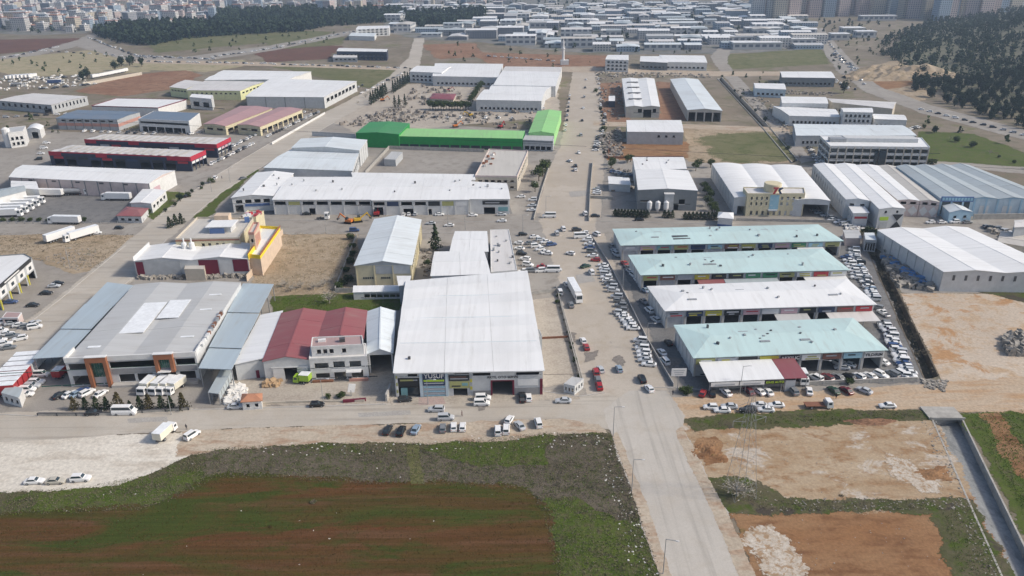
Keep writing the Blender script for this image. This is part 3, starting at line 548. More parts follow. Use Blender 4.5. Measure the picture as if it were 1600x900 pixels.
# ---- big grey hall with orange portals
b = Bld('logistics_hall', 'big grey roofed hall with two orange portals on its glazed front', 'hall', [(101, 565), (306, 555), (376, 442), (211, 445)], 8.5, 'w_light')
b.roof('r_grey', axis='y', spans=2, rh=.7, over=.05, panels=3, cap=False, gm='w_white'); zt = 9.2
b.skylights([(.26, .46, .28, .68), (.475, .66, .46, .71)], zt + .12); b.skylights([(.775, .79, .02, .98), (.10, .2, .12, .14), (.78, .9, .2, .215), (.78, .9, .56, .575), (.78, .9, .78, .795)], zt + .0)
b.bx('parapet', 0, 0, 1, 8.2, 9.7, 'w_white', .05, .5); b.bx('parapet', 1, 0, .12, 8.2, 9.9, 'w_white', .05, .4); b.bx('parapet', 3, .88, 1, 8.2, 9.7, 'w_white', .05, .4)
for (a0, a1) in ((.165, .325), (.685, .83)):
    b.bx('portal_leg', 0, a0, a0 + .028, 0 if a0 < .5 else 4, 9.9, 'w_orange', .7, 1.2); b.bx('portal_leg', 0, a1 - .028, a1, 0 if a0 < .5 else 4, 9.9, 'w_orange', .7, 1.2); b.bx('portal_head', 0, a0 + .028, a1 - .028, 8.2, 9.9, 'w_orange', .7, 1.2); b.bx('portal_cap', 0, a0 - .004, a1 + .004, 9.91, 10.1, 's_white', .7, 1.4)
    for k in range(5): w = (a1 - a0 - .06) / 5; b.bx('pane', 0, a0 + .03 + w * k, a0 + .03 + w * (k + 1) - .002, 3.0 if a0 < .5 else 5, 8.1, 'glass_green', .1, .08)
for (a0, a1, z0, z1, k) in ((.02, .16, 5.6, 7.6, 5), (.33, .68, 5.6, 7.6, 12), (.835, .985, 5.6, 7.6, 5), (.03, .16, .6, 3.6, 4)): b.win(0, a0, a1, z0, z1, gm='glass_green', n=k)
for (a0, a1) in ((.38, .50), (.52, .64), (.70, .82), (.85, .97)): b.hole(0, a0, a1, .9, 3.4)
b.bx('stone_band', 0, .335, .99, 3.6, 5.2, 'w_plinth', .06, .12); b.bx('entrance_canopy', 0, .70, .80, 4.3, 4.5, 's_white', 1.0, 2.0); b.done()
b.bx('loading_dock', 0, .33, .99, 0, .85, 'w_concrete', 1.0, 2.0)
for k in range(26):
    c = b.at(1.01, .06 + k * .018 + random.uniform(-.004, .004), 9.3); box(b.o, 'air_unit', c, (.9, .6, random.uniform(.7, 1.4)), random.random(), random.choice(['s_white', 'w_rust', 'metal']))
canopy('blue_canopy', 'long pale blue canopy over the parked trailers beside the grey hall', [(50, 561), (102, 558), (209, 446), (168, 441)], 6, 'r_blue', panels=3)
canopy('blue_canopy', 'stepped pale blue canopy right of the big grey hall', [(310, 576), (362, 578), (428, 444), (380, 443)], 6.5, 'r_blue', panels=5)
canopy('ramp_roof', 'narrow blue grey roof over the ramp at the yard entrance', [(325, 614), (342, 616), (363, 579), (345, 578)], 3.6, 'r_bluegrey', sides=(1,))

# ---- yellow and maroon plant
b = Bld('feed_plant', 'white double gable hall with maroon and grey front and yellow side', 'plant', [(209, 408), (388, 405), (405, 382), (234, 384)], 7, 'w_light').roof('r_white', axis='y', spans=2, rh=1.2, over=.25, panels=2, gm='w_light')
b.walls[1] = 'w_peach'; b.bx('maroon_panel', 0, .01, .075, 0, 6.6, 'w_maroon', .06, .1); b.bx('maroon_panel', 0, .56, .73, 1, 7, 'w_maroon', .06, .1); b.bx('maroon_panel', 0, .86, .99, 2, 7, 'w_maroon', .06, .1); b.bx('door', 0, .08, .40, 0, 6.8, 'w_grey', .05, .1); b.bx('door', 0, .74, .85, 0, 6.8, 'w_light', .05, .1)
b.bx('parapet', 1, 0, 1, 6.6, 9.2, 'w_yellow', .1, .3); b.bx('parapet', 3, 0, 1, 6.9, 8.6, 'w_white', .1, .3); b.bx('yellow_cap', 1, 0, 1, 9.21, 9.4, 'w_orange', .1, .4); b.done()
b = Bld('cream_block', 'cream flat roofed block with brown parapet behind the yellow plant', 'building', [(274, 376), (374, 374), (396, 343), (308, 342)], 10, 'w_cream').flat('r_beige', .9, 'w_beige'); b.bx('brown_band', 0, 0, 1, 9.6, 10.3, 'w_brown', .06, .1)
for a in (.05, .13, .22, .40, .50, .62, .72, .82): b.win(0, a, a + .045, 7.4, 8.6, n=2)
b.done(); box(b.o, 'penthouse', b.at(.62, .45, 11.4), (9, 7, 2.6), b.ang(0), 'w_light'); box(b.o, 'penthouse_roof', b.at(.62, .45, 12.85), (11, 9, .25), b.ang(0), 'r_white'); box(b.o, 'penthouse_wall', b.at(.58, .27, 11.3), (6, .2, 2.2), b.ang(0), 's_blue')
box(b.o, 'stair_house', b.at(.5, .9, 11.6), (6, 4, 3), b.ang(0), 'w_peach'); box(b.o, 'water_tank', b.at(.93, .85, 11.2), (2, 2, 2), .3, 's_blue')
b = Bld('yellow_annex', 'white roofed annex with bright yellow and brown wall on the right', 'annex', [(388, 402), (407, 404), (438, 359), (407, 357)], 7.2, 'w_peach').flat('r_white', 1.4, 'w_yellow'); b.bx('brown_cap', 1, 0, 1, 8.5, 9.2, 'w_orange', .08, .3); b.done()
b = Bld('cream_house', 'low cream building with rubble on its roof behind the cream block', 'building', [(374, 342), (400, 341), (412, 331), (388, 330)], 8, 'w_cream').flat('r_beige', .6); b.done()
for k in range(14): box(b.o, 'roof_junk', b.at(random.uniform(.1, 1), random.uniform(.1, .9), 8.6), (1.5, 1.2, random.uniform(.4, 1.4)), random.random(), random.choice(['s_white', 's_pink', 's_red']))
b = Bld('peach_tower', 'narrow peach coloured stair tower with stepped red trim on the plant', 'tower', [(388, 366), (397, 366), (405, 350), (396, 350)], 14, 'w_peach').flat('r_beige', .8, 'w_brick'); b.win(0, .3, .7, 10.5, 12, n=1)
for k in range(5): b.bx('red_trim', 1, .1 + k * .16, .2 + k * .16, 8, 13 - k * .3, 'w_brick', .06, .1)
b.done()
b = Bld('pump_house', 'small cream box building between the plant and the grey hall', 'building', [(288, 421), (319, 421), (320, 414), (290, 414)], 4.6, 'w_beige').flat('r_beige', .2); b.done()
# silo cluster beside pump house
so_ = empty('dust_filter', G((300, 416)), 'pair of white dust filters with pipes in front of the double gable hall', 'filter')
def cone_mesh(name, prof, mat, seg=14):
    vs = []; fs = []
    for r, z in prof:
        for k in range(seg): a = 2 * math.pi * k / seg; vs.append((r * math.cos(a), r * math.sin(a), z))
    for q in range(len(prof) - 1):
        for k in range(seg): fs.append((q * seg + k, q * seg + (k + 1) % seg, (q + 1) * seg + (k + 1) % seg, (q + 1) * seg + k))
    fs += [tuple(reversed(range(seg))), tuple((len(prof) - 1) * seg + k for k in range(seg))]
    return mesh(name, vs, fs, mat)
cy = cone_mesh('cyclone', [(.25, 4.7), (1.1, 7.5), (1.1, 10), (.3, 10.5), (.3, 12)], 's_white')
for dx in (-1.5, 1.5): put('cyclone', cy, so_, (dx, 0, 0))
box(so_, 'duct', so_.location + Vector((5, 1, 6.5)), (7, .5, .5), .3, 's_white')

# ---- long white row behind the cross street
rows = [('white_hall', 'leftmost hall of the long white row, blue shop sign on front', [(362, 309), (426, 306), (458, 271), (402, 270)], 'y'),
        ('white_hall', 'second hall of the long white row, strip windows above seven bays', [(426, 312), (580, 312), (592, 277), (455, 277)], 'x'),
        ('white_hall', 'third hall of the long white row, dark signs over garage doors', [(581, 313), (732, 312), (736, 279), (593, 277)], 'x'),
        ('white_hall', 'rightmost hall of the long white row with black sign by avenue', [(733, 311), (796, 311), (791, 287), (735, 284)], 'x')]
for k, (nm, lb, px, ax) in enumerate(rows):
    b = Bld(nm, lb, 'hall', px, 7.5, 'w_white').roof('r_white', axis=ax, rh=1.0, over=.4, panels=(3, 2, 2, 1)[k]); b.trim(0, 'w_light', .5)
    if k == 0: b.row(0, 4, 4.4, 6.2, fill=.7); b.bx('sign_board', 0, .3, .9, 2.8, 4.0, 's_blue', .1, .15); b.hole(0, .05, .25, 0, 3.6); b.row(3, 8, 4.4, 6.2)
    if k == 1:
        b.pil(0, 7, .5)
        for q in range(7):
            if q in (1,): b.bx('sign_board', 0, q / 7 + .015, q / 7 + .13, 4.9, 6.6, 's_olive', .1, .12)
            else: b.win(0, q / 7 + .015, q / 7 + .128, 4.9, 6.6, n=5)
        b.hole(0, .36, .42, 0, 3.2)
    if k == 2:
        b.pil(0, 7, .5)
        for q, c in enumerate(['win', 's_navy', 'win', 'win', 's_black', 's_olive', 's_white']):
            if c == 'win': b.win(0, q / 7 + .015, q / 7 + .128, 4.9, 6.6, n=5)
            else: b.bx('sign_board', 0, q / 7 + .012, q / 7 + .13, 4.6, 6.8, c, .1, .12)
        b.hole(0, .02, .11, 0, 4); b.hole(0, .32, .43, 0, 3.2); b.hole(0, .58, .615, 0, 3.0)
    if k == 3: b.bx('sign_board', 0, .33, .96, 4.8, 6.7, 's_black', .1, .15); b.bx('sign_stripe', 0, .4, .75, 5.5, 6.0, 's_grey', .2, .06); b.hole(0, .36, .64, 0, 3.4); b.bx('sign_board', 0, .72, .96, 1.6, 3.6, 's_teal', .1, .12)
    b.vents(5, 8.3, seed=k); b.done()
b = Bld('rear_strip', 'low white strip roof behind the long white row', 'shed', [(552, 277), (742, 281), (740, 274), (550, 271)], 7, 'w_white').roof('r_white', axis='x', kind='shed', rh=.3, panels=4); b.done()
b = Bld('white_workshop', 'stepped white hall with lower front roof left of the grey yard', 'hall', [(413, 262), (550, 267), (561, 238), (455, 234)], 8, 'w_light').roof('r_cool', axis='x', rh=.9, panels=3); b.pil(1, 6, .5); b.row(1, 6, 4, 6); b.done()
b = Bld('white_workshop', 'taller arched white hall behind the stepped front roof', 'hall', [(456, 231), (561, 235), (573, 219), (471, 217)], 10, 'w_light').roof('r_cool', axis='y', spans=1, rh=1.4, panels=2); b.pil(1, 4, .6); b.done()
b = Bld('beige_block', 'beige flat roofed block beside the avenue and round tree', 'building', [(742, 276), (808, 277), (825, 237), (764, 234)], 7.5, 'w_beige').flat('r_beige', .7, 'w_pinkwhite'); b.row(0, 6, 4.6, 5.8); b.row(0, 6, 1.4, 2.6); b.row(1, 8, 4.4, 5.8); b.done()
for k in range(10): box(b.o, 'roof_junk', b.at(random.uniform(.03, .25), random.uniform(.2, .8), 8.2), (1.5, 1, random.uniform(.4, 1.5)), random.random(), random.choice(['w_rust', 's_white', 'metal']))
fence('yard_wall', 'low grey wall round the flat concrete yard', [(571, 273), (608, 233), (757, 238)], 2.2)
b = Bld('yard_cabin', 'small grey cabin at the back of the flat concrete yard', 'cabin', [(600, 249), (618, 250), (629, 238), (612, 237)], 4, 'w_grey').flat('r_grey', .2); b.done()

# ---- green factory
b = Bld('green_hall', 'dark green roofed hall at the left end of the green factory', 'hall', [(556, 208), (623, 210), (640, 193), (578, 191)], 9, 'w_green').roof('r_green', axis='y', rh=.8, over=.2, panels=2); b.done()
b = Bld('green_hall', 'long low light green roofed wing with bright green front', 'hall', [(623, 213), (816, 217), (820, 206), (636, 202)], 7.5, 'w_green').roof('r_lime', axis='x', kind='shed', rh=.5, over=.1, panels=4)
for q in range(12): b.bx('dark_glazing', 0, q / 12 + .006, (q + 1) / 12 - .006, .4, 2.6, 'glass', .05, .1)
b.done()
b = Bld('green_hall', 'light green gable hall at the avenue end of the green factory', 'hall', [(826, 208), (866, 209), (877, 174), (840, 174)], 8, 'w_lime').roof('r_lime', axis='y', rh=1.2, over=.2, panels=2); b.done()
b = Bld('gate_house', 'grey block with dark glazing in front of the light green hall', 'building', [(817, 219), (864, 221), (866, 211), (822, 209)], 6.5, 'w_grey').flat('r_grey', .3); b.row(0, 5, .6, 3, fill=.8); b.bx('band', 0, 0, 1, 5.6, 6.4, 'w_charcoal', .08, .15); b.done()

b = Bld('maroon_shed', 'low dark maroon roofed shed in the middle of the scrap yard', 'shed', [(672, 154), (708, 156), (712, 147), (677, 146)], 4, 'w_beige').hip('r_maroon', 1.2, .5, .2); b.hole(0, .2, .8, 0, 3); b.done()

# ---- teal roofed auto market rows
SG = ['s_pink', 's_navy', 's_yellow', 's_white', 's_teal', 's_brown', 's_black', 's_grey', 's_olive', 's_green', 's_blue', 's_red', 's_cyan', 's_white', 's_grey', 's_olive']
def market(label, px, roofm, nb, seed, awn=(), openb=None, text=()):
    b = Bld('market_row', label, 'market hall', px, 6.5, 'w_light'); b.hip(roofm, 1.3, .8, .13); r = random.Random(seed)
    b.trim(0, 'w_charcoal', .3, .25)
    for q in range(nb):
        a0, a1 = q / nb + .006, (q + 1) / nb - .006; m = r.choice(SG); tx = [t for t in text if t[0] == q]
        if tx: m = tx[0][2]
        s_ = b.bx('sign_board', 0, a0, a1, 4.2, 6.0, m, .3, .18)
        if tx: b.text(0, (a0 + a1) / 2, 5.1, tx[0][4], tx[0][1], tx[0][3], .44, .04)
        else:
            for t in range(r.choice((1, 2))):
                c0 = a0 + (a1 - a0) * r.uniform(.08, .3); c1 = a0 + (a1 - a0) * r.uniform(.6, .93); zz = 5.35 - t * .75
                b.bx('sign_stripe', 0, c0, c1, zz - .2, zz + .2, r.choice(['s_white', 's_yellow', 's_black', 's_grey', 's_red']) if r.random() < .8 else 's_olive', .41, .04, )
        kind = r.choice(['open', 'open', 'open', 'glass', 'shut'])
        if openb and q in openb: kind = 'open'
        if kind == 'open': b.hole(0, a0 + .004, a1 - .004, 0, 4.0)
        elif kind == 'glass': b.win(0, a0 + .004, a1 - .004, .5, 3.9, n=4, fr='metal')
        else: b.hole(0, a0 + .004, a1 - .004, 0, 3.9, True, 'shutter', 'roller_shutter')
    b.pil(0, nb, .5, 'w_concrete', 4.2, out=.05); b.pil(3, 5, .45, 'w_light', 6.3); b.pil(1, 5, .45, 'w_light', 6.3)
    for (u0, u1, m, dp, zz) in awn:
        vs = [b.pt(0, u0, zz, .2), b.pt(0, u1, zz, .2), b.pt(0, u1, zz - .8, dp), b.pt(0, u0, zz - .8, dp)]; up = Vector((0, 0, .12)); mpart(b.o, 'awning', [vs[3], vs[2], vs[1], vs[0]] + [v + up for v in (vs[3], vs[2], vs[1], vs[0])], CF, m)
        k = max(2, int((u1 - u0) * b.W / 5))
        for q in range(k + 1): c = b.pt(0, u0 + (u1 - u0) * (.02 + .96 * q / k), (zz - .8) / 2, dp - .3); box(b.o, 'awning_post', c, (.18, .18, zz - .8), 0, 'metal')
    b.vents(13, 7.1, seed=seed)
    for q in range(3): c = b.at(r.uniform(.15, .85), r.choice([.3, .62]), 7.35); box(b.o, 'roof_lantern', c, (3, .9, .7), b.ang(0), 'metal')
    return b.done()
bk1 = market('farthest teal roofed market row with scorched roof hole', [(972, 383), (1314, 376), (1277, 352), (960, 359)], 'r_teal', 13, 3, awn=[(.80, .92, 's_white', 5, 3.9)])
c = bk1.at(.28, .42, 7.62); box(bk1.o, 'scorched_patch', c, (6.5, 5, .1), .1, 'metal_dark'); box(bk1.o, 'scorched_frame', bk1.at(.283, .22, 7.3), (7, 1.2, .12), .1, 'metal_dark')
market('second teal roofed market row from the far end', [(1003, 429), (1323, 421), (1284, 390), (985, 400)], 'r_teal', 12, 5, awn=[(.27, .40, 'r_red', 4, 3.9), (.40, .66, 'r_bluegrey', 6, 3.9), (.79, 1, 's_white', 6, 3.9)])
market('white roofed market row between the teal roofs', [(1041, 485), (1365, 475), (1322, 438), (1015, 449)], 'r_white', 11, 9, awn=[(.52, .68, 'r_grey', 5, 3.9), (.77, 1.0, 'r_pale', 6, 3.9)], openb=(1, 2, 3))
b4 = market('nearest teal roofed market row with YILDIRIM sign and white awnings', [(1086, 558), (1382, 546), (1331, 499), (1057, 510)], 'r_teal', 9, 12, awn=[(.02, .40, 'r_white', 10.5, 5.0), (.402, .52, 'r_maroon', 10.5, 5.0)], openb=(4, 5, 6, 7, 8), text=[(4, 'AKKILIC', 's_black', 's_white', 1.5), (8, 'YILDIRIM', 's_white', 's_black', 1.35)])
for (a0, a1, m, tx, tc) in ((.03, .17, 's_white', '', ''), (.175, .30, 's_white', '', ''), (.305, .40, 's_black', 'KING AUTO', 's_lime')):
    b4.bx('awning_sign', 0, a0, a1, 2.9, 4.1, m, 10.75, .12)
    if tx: b4.text(0, (a0 + a1) / 2, 3.5, .95, tx, tc, 10.86, .03)
    else: b4.bx('sign_stripe', 0, a0 + .02, a1 - .02, 3.2, 3.6, 's_grey', 10.84, .04)
b4.bx('glazing', 0, .41, .46, 0, 3.6, 's_grey', 10.3, .1)

# ---- right hand halls
b = Bld('grey_factory', 'dark grey walled factory with white roof behind a hedge', 'factory', [(997, 297), (1090, 298), (1075, 267), (993, 266)], 10, 'w_charcoal').roof('r_white', axis='y', rh=.8, over=.15, panels=2)
for (a0, a1, z0, z1) in ((.05, .2, 4.2, 5), (.5, .6, 3, 8), (.7, .8, 3.2, 5.6), (.62, .7, 0, 3.2)): b.win(0, a0, a1, z0, z1)
b.bx('stair_tower', 0, .45, .60, 0, 8.6, 'w_grey', 1.2, 2.2); b.bx('tower_cap', 0, .44, .61, 8.62, 9.0, 's_white', 1.2, 2.5); b.done()
for k in range(3):
    sx = put('silo', cone_mesh('silo', [(.2, .5), (1.2, 2.5), (1.2, 5.5), (.2, 6.2)], 's_white'), None, G((1014 + 13 * k, 333))); tag(sx, ('leftmost', 'middle', 'rightmost')[k] + ' of three small white silos before the dark grey factory', 'silo', 'white silos')
b = Bld('white_annex', 'white roofed back part of the dark grey factory', 'annex', [(993, 265), (1072, 264), (1067, 246), (989, 246)], 9, 'w_white').roof('r_white', axis='x', rh=.7, panels=2); b.vents(5, 9.6, seed=8); b.done()
b = Bld('white_shed', 'small white shed roofs left of the dark grey factory', 'shed', [(952, 287), (985, 289), (982, 279), (951, 277)], 4, 'w_light').roof('r_white', axis='x', kind='shed', rh=.3); b.done()
b = Bld('white_box_hall', 'white box hall with grey walls beside the upper avenue', 'hall', [(980, 206), (1068, 207), (1064, 188), (979, 188)], 8, 'w_grey').roof('r_white', axis='x', rh=.5, over=.1, panels=3); b.row(0, 3, 4.5, 6, .5, .9, .3); b.done()
b = Bld('concrete_hall', 'long white roofed concrete hall with broken roof panels', 'hall', [(978, 167), (1031, 167), (1022, 123), (972, 123)], 8, 'w_concrete').roof('r_white', axis='y', spans=2, rh=.8, over=.2, panels=5); b.hole(0, .52, .76, 0, 6); b.win(0, .36, .48, 3.5, 6.5); b.win(0, .8, .9, 3.5, 6.5); b.done()
for k in range(4): box(b.o, 'broken_panel', b.at(.3, .2 + k * .2, 9.2), (10, 2.5, .5), 0, 'metal_dark')
b = Bld('open_hall', 'long grey roofed open hall with four dark bays', 'hall', [(1075, 172), (1128, 173), (1090, 124), (1048, 124)], 8, 'w_concrete').roof('r_cool', axis='y', rh=1.2, over=.5, panels=6); [b.hole(0, .03 + .245 * k, .23 + .245 * k, 0, 6.5) for k in range(4)]; b.done()
b = Bld('gate_cabin', 'tiny white cabin with navy front on the red earth', 'cabin', [(951, 158), (961, 158), (961, 150), (951, 150)], 5, 'w_navy').flat('r_white', .1); b.done()
b = Bld('vault_hall', 'triple gently vaulted white hall behind the cream office', 'hall', [(1148, 309), (1297, 314), (1251, 260), (1113, 256)], 8, 'w_light').roof('r_white', 'vault', axis='y', spans=3, rh=.7, over=.2, panels=2); b.hole(0, .04, .16, 0, 4); b.hole(0, .72, .99, 0, 6); b.pil(3, 9, .5); b.done()
b = Bld('cream_office', 'three storey cream office with rooftop drum and red navy emblem', 'office', [(1168, 304), (1258, 304), (1256, 295), (1161, 294)], 10.5, 'w_cream').flat('r_pale', .6, 'w_cream')
for z in (5.4, 8.0): b.row(0, 5, z, z + 1.4, .04, .48, .35); b.row(0, 4, z, z + 1.4, .56, .97, .4)
b.bx('blue_panel', 0, .40, .56, 3.4, 10.3, 's_cyan', .03, .08); b.bx('canopy', 0, .38, .54, 2.9, 3.3, 's_grey', .8, 1.6); b.row(0, 9, .6, 2.6, .05, .95, .4); b.done()
put('roof_drum', cone_mesh('roof_drum', [(4, 0), (4, 3.6), (3.8, 3.8)], 'w_cream', 24), b.o, b.at(.46, .6, 10.6) - b.o.location)
vs = [b.pt(0, a, z, .4) for a, z in ((.44, 14), (.53, 14), (.47, 10.9), (.435, 10.9), (.475, 13.3), (.44, 13.3))]; mpart(b.o, 'emblem_red', [v + Vector((0, k * .3, 0)) for k in (0, 1) for v in vs], [(0, 5, 4, 3, 2, 1), (6, 7, 8, 9, 10, 11)] + [(i, (i + 1) % 6, (i + 1) % 6 + 6, i + 6) for i in range(6)], 's_red')
vs = [b.pt(0, a, z, .4) for a, z in ((.53, 13.6), (.59, 14), (.61, 13.6), (.56, 12.6), (.595, 10.9), (.555, 10.9), (.52, 12.5))]; mpart(b.o, 'emblem_navy', [v + Vector((0, k * .3, 0)) for k in (0, 1) for v in vs], [tuple(reversed(range(7))), tuple(range(7, 14))] + [(i, (i + 1) % 7, (i + 1) % 7 + 7, i + 7) for i in range(7)], 's_navy')
b = Bld('vault_hall', 'leftmost shallow roofed white hall of four, its long wall along the canal', 'hall', [(1322, 312), (1359, 314), (1302, 257), (1271, 257)], 9, 'w_light').roof('r_white', 'gable', axis='y', rh=.8, over=.1, panels=7); b.row(3, 13, 5, 6.6, fill=.3); b.row(0, 2, 6, 7.4, fill=.4); b.pil(3, 14, .4); b.done()
b = Bld('box_annex', 'white box annex with red stripe at the front of the leftmost shallow roofed hall', 'annex', [(1334, 333), (1357, 333), (1346, 318), (1324, 318)], 6, 'w_white').roof('r_white', axis='y', kind='shed', rh=.1); b.bx('red_stripe', 0, .1, .95, 3.4, 4.4, 's_red', .06, .1); b.row(3, 4, 2.5, 4, fill=.4); b.done()
b = Bld('vault_hall', 'second shallow roofed white hall with black hourglass sign on its front', 'hall', [(1374, 327), (1414, 326), (1336, 257), (1303, 257)], 9, 'w_light').roof('r_white', 'gable', axis='y', rh=.7, over=.1, panels=4)
for (zz) in ((6.4, 3.4), (.2, 3.2)):
    o_, d_, n_, L_ = b.side(0); v = [b.pt(0, .55, zz[0], .08), b.pt(0, .98, zz[0], .08), b.pt(0, .765, zz[1], .08)]; mpart(b.o, 'black_triangle', v + [p + Vector((n_.x, n_.y, 0)) * .08 for p in v], [(0, 2, 1), (3, 4, 5), (0, 1, 4, 3), (1, 2, 5, 4), (2, 0, 3, 5)], 's_black')
b.bx('yellow_sign', 0, .08, .42, 3.8, 5.4, 's_lime', .06, .1); b.row(0, 2, 7, 8.2, fill=.2); b.bx('door', 0, .1, .4, 0, 3, 'w_grey', .06, .1); b.done()
for lb, px, rm in (('third shallow roofed hall with pink and white diamond front', [(1403, 313), (1437, 314), (1372, 259), (1338, 258)], 'r_white'), ('fourth shallow roofed hall with dusty beige roof and diamond front', [(1438, 314), (1468, 316), (1399, 260), (1373, 259)], 'r_beige')):
    b = Bld('vault_hall', lb, 'hall', px, 7.5, 'w_pinkwhite').roof(rm, 'gable', axis='y', rh=.6, over=.1, panels=5); b.row(0, 2, 5.8, 7, fill=.6, n=3); o_, d_, n_, L_ = b.side(0)
    for k in (0, 1): v = [b.pt(0, .02 + .5 * k, 2.8, .08), b.pt(0, .26 + .5 * k, .3, .08), b.pt(0, .48 + .5 * k, 2.8, .08), b.pt(0, .26 + .5 * k, 5.2, .08)]; mpart(b.o, 'diamond_panel', v + [p + Vector((n_.x, n_.y, 0)) * .08 for p in v], [(4, 5, 6, 7), (0, 1, 5, 4), (1, 2, 6, 5), (2, 3, 7, 6), (3, 0, 4, 7)], 'w_white')
    b.done()
b = Bld('blue_factory', 'wide blue grey roofed factory with light blue front', 'factory', [(1470, 310), (1652, 312), (1514, 258), (1400, 260)], 8.5, 'w_ltblue').roof('r_bluegrey', axis='y', spans=4, rh=.9, over=.2, panels=3, gm='w_blue')
b.bx('grid_sign', 0, 0, .28, 7.2, 9.6, 's_blue', .5, .3); [b.bx('grid_letter', 0, .01 + k * .027, .03 + k * .027, 7.7, 9.1, 's_cyan', .7, .08) for k in range(10)]; b.bx('glazing', 0, .02, .26, 1, 7, 'glass', .05, .1)
for a in (.35, .55, .75): b.bx('door', 0, a, a + .08, 0, 5.2, 'w_white', .08, .12); b.bx('door_light', 0, a, a + .08, 5.5, 7.4, 'w_ltblue', .1, .1)
b.pil(0, 10, .8, 'w_blue'); b.done()
b = Bld('blue_shed', 'small blue walled shed with grey gable roof before the blue factory', 'shed', [(1484, 332), (1519, 331), (1500, 320), (1470, 319)], 5, 'w_blue').roof('r_cool', axis='y', rh=1.2, over=.2, panels=2); b.row(0, 2, 2.2, 3.4, fill=.3); b.done()
fence('loading_ramp', 'concrete ramp wall in front of the light blue factory', [(1520, 343), (1600, 342), (1660, 342)], 2.6, 'concrete_wall', .6)
b = Bld('vault_warehouse', 'huge white double shallow roofed warehouse above the cleared lot', 'warehouse', [(1475, 425), (1668, 428), (1512, 356), (1372, 360)], 7.6, 'w_light').roof('r_white', 'gable', axis='y', spans=2, rh=.9, over=.3, panels=2); b.pil(3, 8, .3, 'w_grey', 7.3); [b.bx('wall_vent', 0, .08 + .1 * k, .1 + .1 * k, 4.4, 6.4, 'metal_dark', .05, .1) for k in range(9)]; b.done()
b = Bld('grey_house', 'grey walled hall at the right edge behind the huge white warehouse', 'hall', [(1586, 355), (1680, 350), (1680, 338), (1586, 345)], 9, 'w_grey').roof('r_pale', axis='x', rh=.6); b.done()
b = Bld('old_shed', 'low beige roofed sheds right of the huge white warehouse', 'shed', [(1560, 378), (1640, 392), (1640, 366), (1565, 362)], 4.5, 'w_beige').roof('r_beige', axis='x', spans=2, rh=.8, panels=2); b.done()
b = Bld('canal_shed', 'small dark shed by the ditch at the far market row', 'shed', [(1322, 372), (1345, 372), (1340, 360), (1318, 360)], 3.5, 'w_pinkwhite').roof('r_grey', axis='x', rh=.5); b.done()
b = Bld('tank_frame', 'grey machine housing between ditch and huge white warehouse', 'machine', [(1352, 375), (1370, 376), (1366, 364), (1350, 364)], 5, 'w_grey').flat('r_cool', .2); b.row(0, 4, .5, 4, fill=.7); b.done()
b = Bld('petrol_kiosk', 'small white kiosk with blue base beside the hedge', 'kiosk', [(1122, 340), (1145, 342), (1145, 333), (1124, 332)], 4, 'w_white').hip('r_white', 1.2, .4, .3); b.bx('blue_base', 0, 0, 1, 0, 1, 's_blue', .08, .1); b.done()

# ---- left side
for lb, px in (('red and black market hall nearer the white warehouse', [(76, 238), (297, 247), (321, 236), (114, 227)]), ('red and black market hall farther behind, partly hidden', [(132, 219), (338, 227), (360, 216), (165, 210)])):
    b = Bld('red_black_hall', lb, 'market hall', px, 8, 'w_navy').roof('r_pale', axis='x', spans=2, rh=.4, over=.05, panels=4); zt = 8.8
    b.bx('red_band', 0, 0, 1, 6.2, 8.5, 'w_navy', .1, .2); b.bx('red_end', 0, 0, .09, 6.2, 8.7, 'w_red', .16, .2); b.bx('red_end', 0, .84, 1, 6.2, 8.7, 'w_red', .16, .2); b.bx('red_top', 0, .09, .84, 8.0, 8.7, 'w_red', .16, .2); b.bx('red_band', 1, 0, 1, 6.0, 8.7, 'w_red', .16, .2); b.bx('red_end', 0, .34, .42, 6.2, 8.0, 'w_red', .16, .2)
    for q in range(11): 
        if q % 4 != 2: b.hole(0, .03 + q * .088, .1 + q * .088, 0, 4.2)
        b.bx('shop_sign', 0, .03 + q * .088, .1 + q * .088, 4.5, 5.8, random.choice(['s_navy', 's_black', 's_grey', 's_red']), .1, .12)
    for q in range(4): b.hole(1, .06 + q * .24, .25 + q * .24, 0, 4); b.bx('shop_sign', 1, .06 + q * .24, .25 + q * .24, 4.3, 5.6, random.choice(['s_pink', 's_grey', 's_white']), .1, .12)
    b.skylights([(.05 + .06 * k, .075 + .06 * k, .1, .9) for k in range(15)], 8.62, 'r_beige'); b.done()
b = Bld('depot', 'long white roofed depot with panelled beige wall above the truck yard', 'depot', [(14, 277), (233, 287), (273, 267), (36, 258)], 8, 'w_pinkwhite').roof('r_white', axis='x', rh=1.2, over=.2, panels=6); b.pil(0, 11, .4, 'w_charcoal'); b.walls[1] = 'w_white'
for q in range(5): b.bx('wall_vent', 0, .14 + .17 * q, .17 + .17 * q, 6.6, 7.4, 'metal_dark', .06, .1)
b.bx('door', 0, .44, .485, 0, 4, 'w_rust', .06, .12); b.bx('pink_door', 1, .12, .35, 0, 5, 's_pink', .06, .12); b.done()
b = Bld('white_store', 'small white roofed store at the corner of the truck yard', 'store', [(204, 317), (236, 318), (259, 298), (224, 296)], 5, 'w_white').roof('r_white', axis='y', rh=.4, panels=2); b.row(1, 4, 2, 3.4); b.done()
b = Bld('red_cottage', 'little house with red hipped roof at the truck yard corner', 'house', [(183, 337), (220, 338), (231, 326), (198, 324)], 3.4, 'w_light').hip('r_red', 1.2, .5, .3); b.row(0, 3, 1, 2.2, fill=.5); b.done()
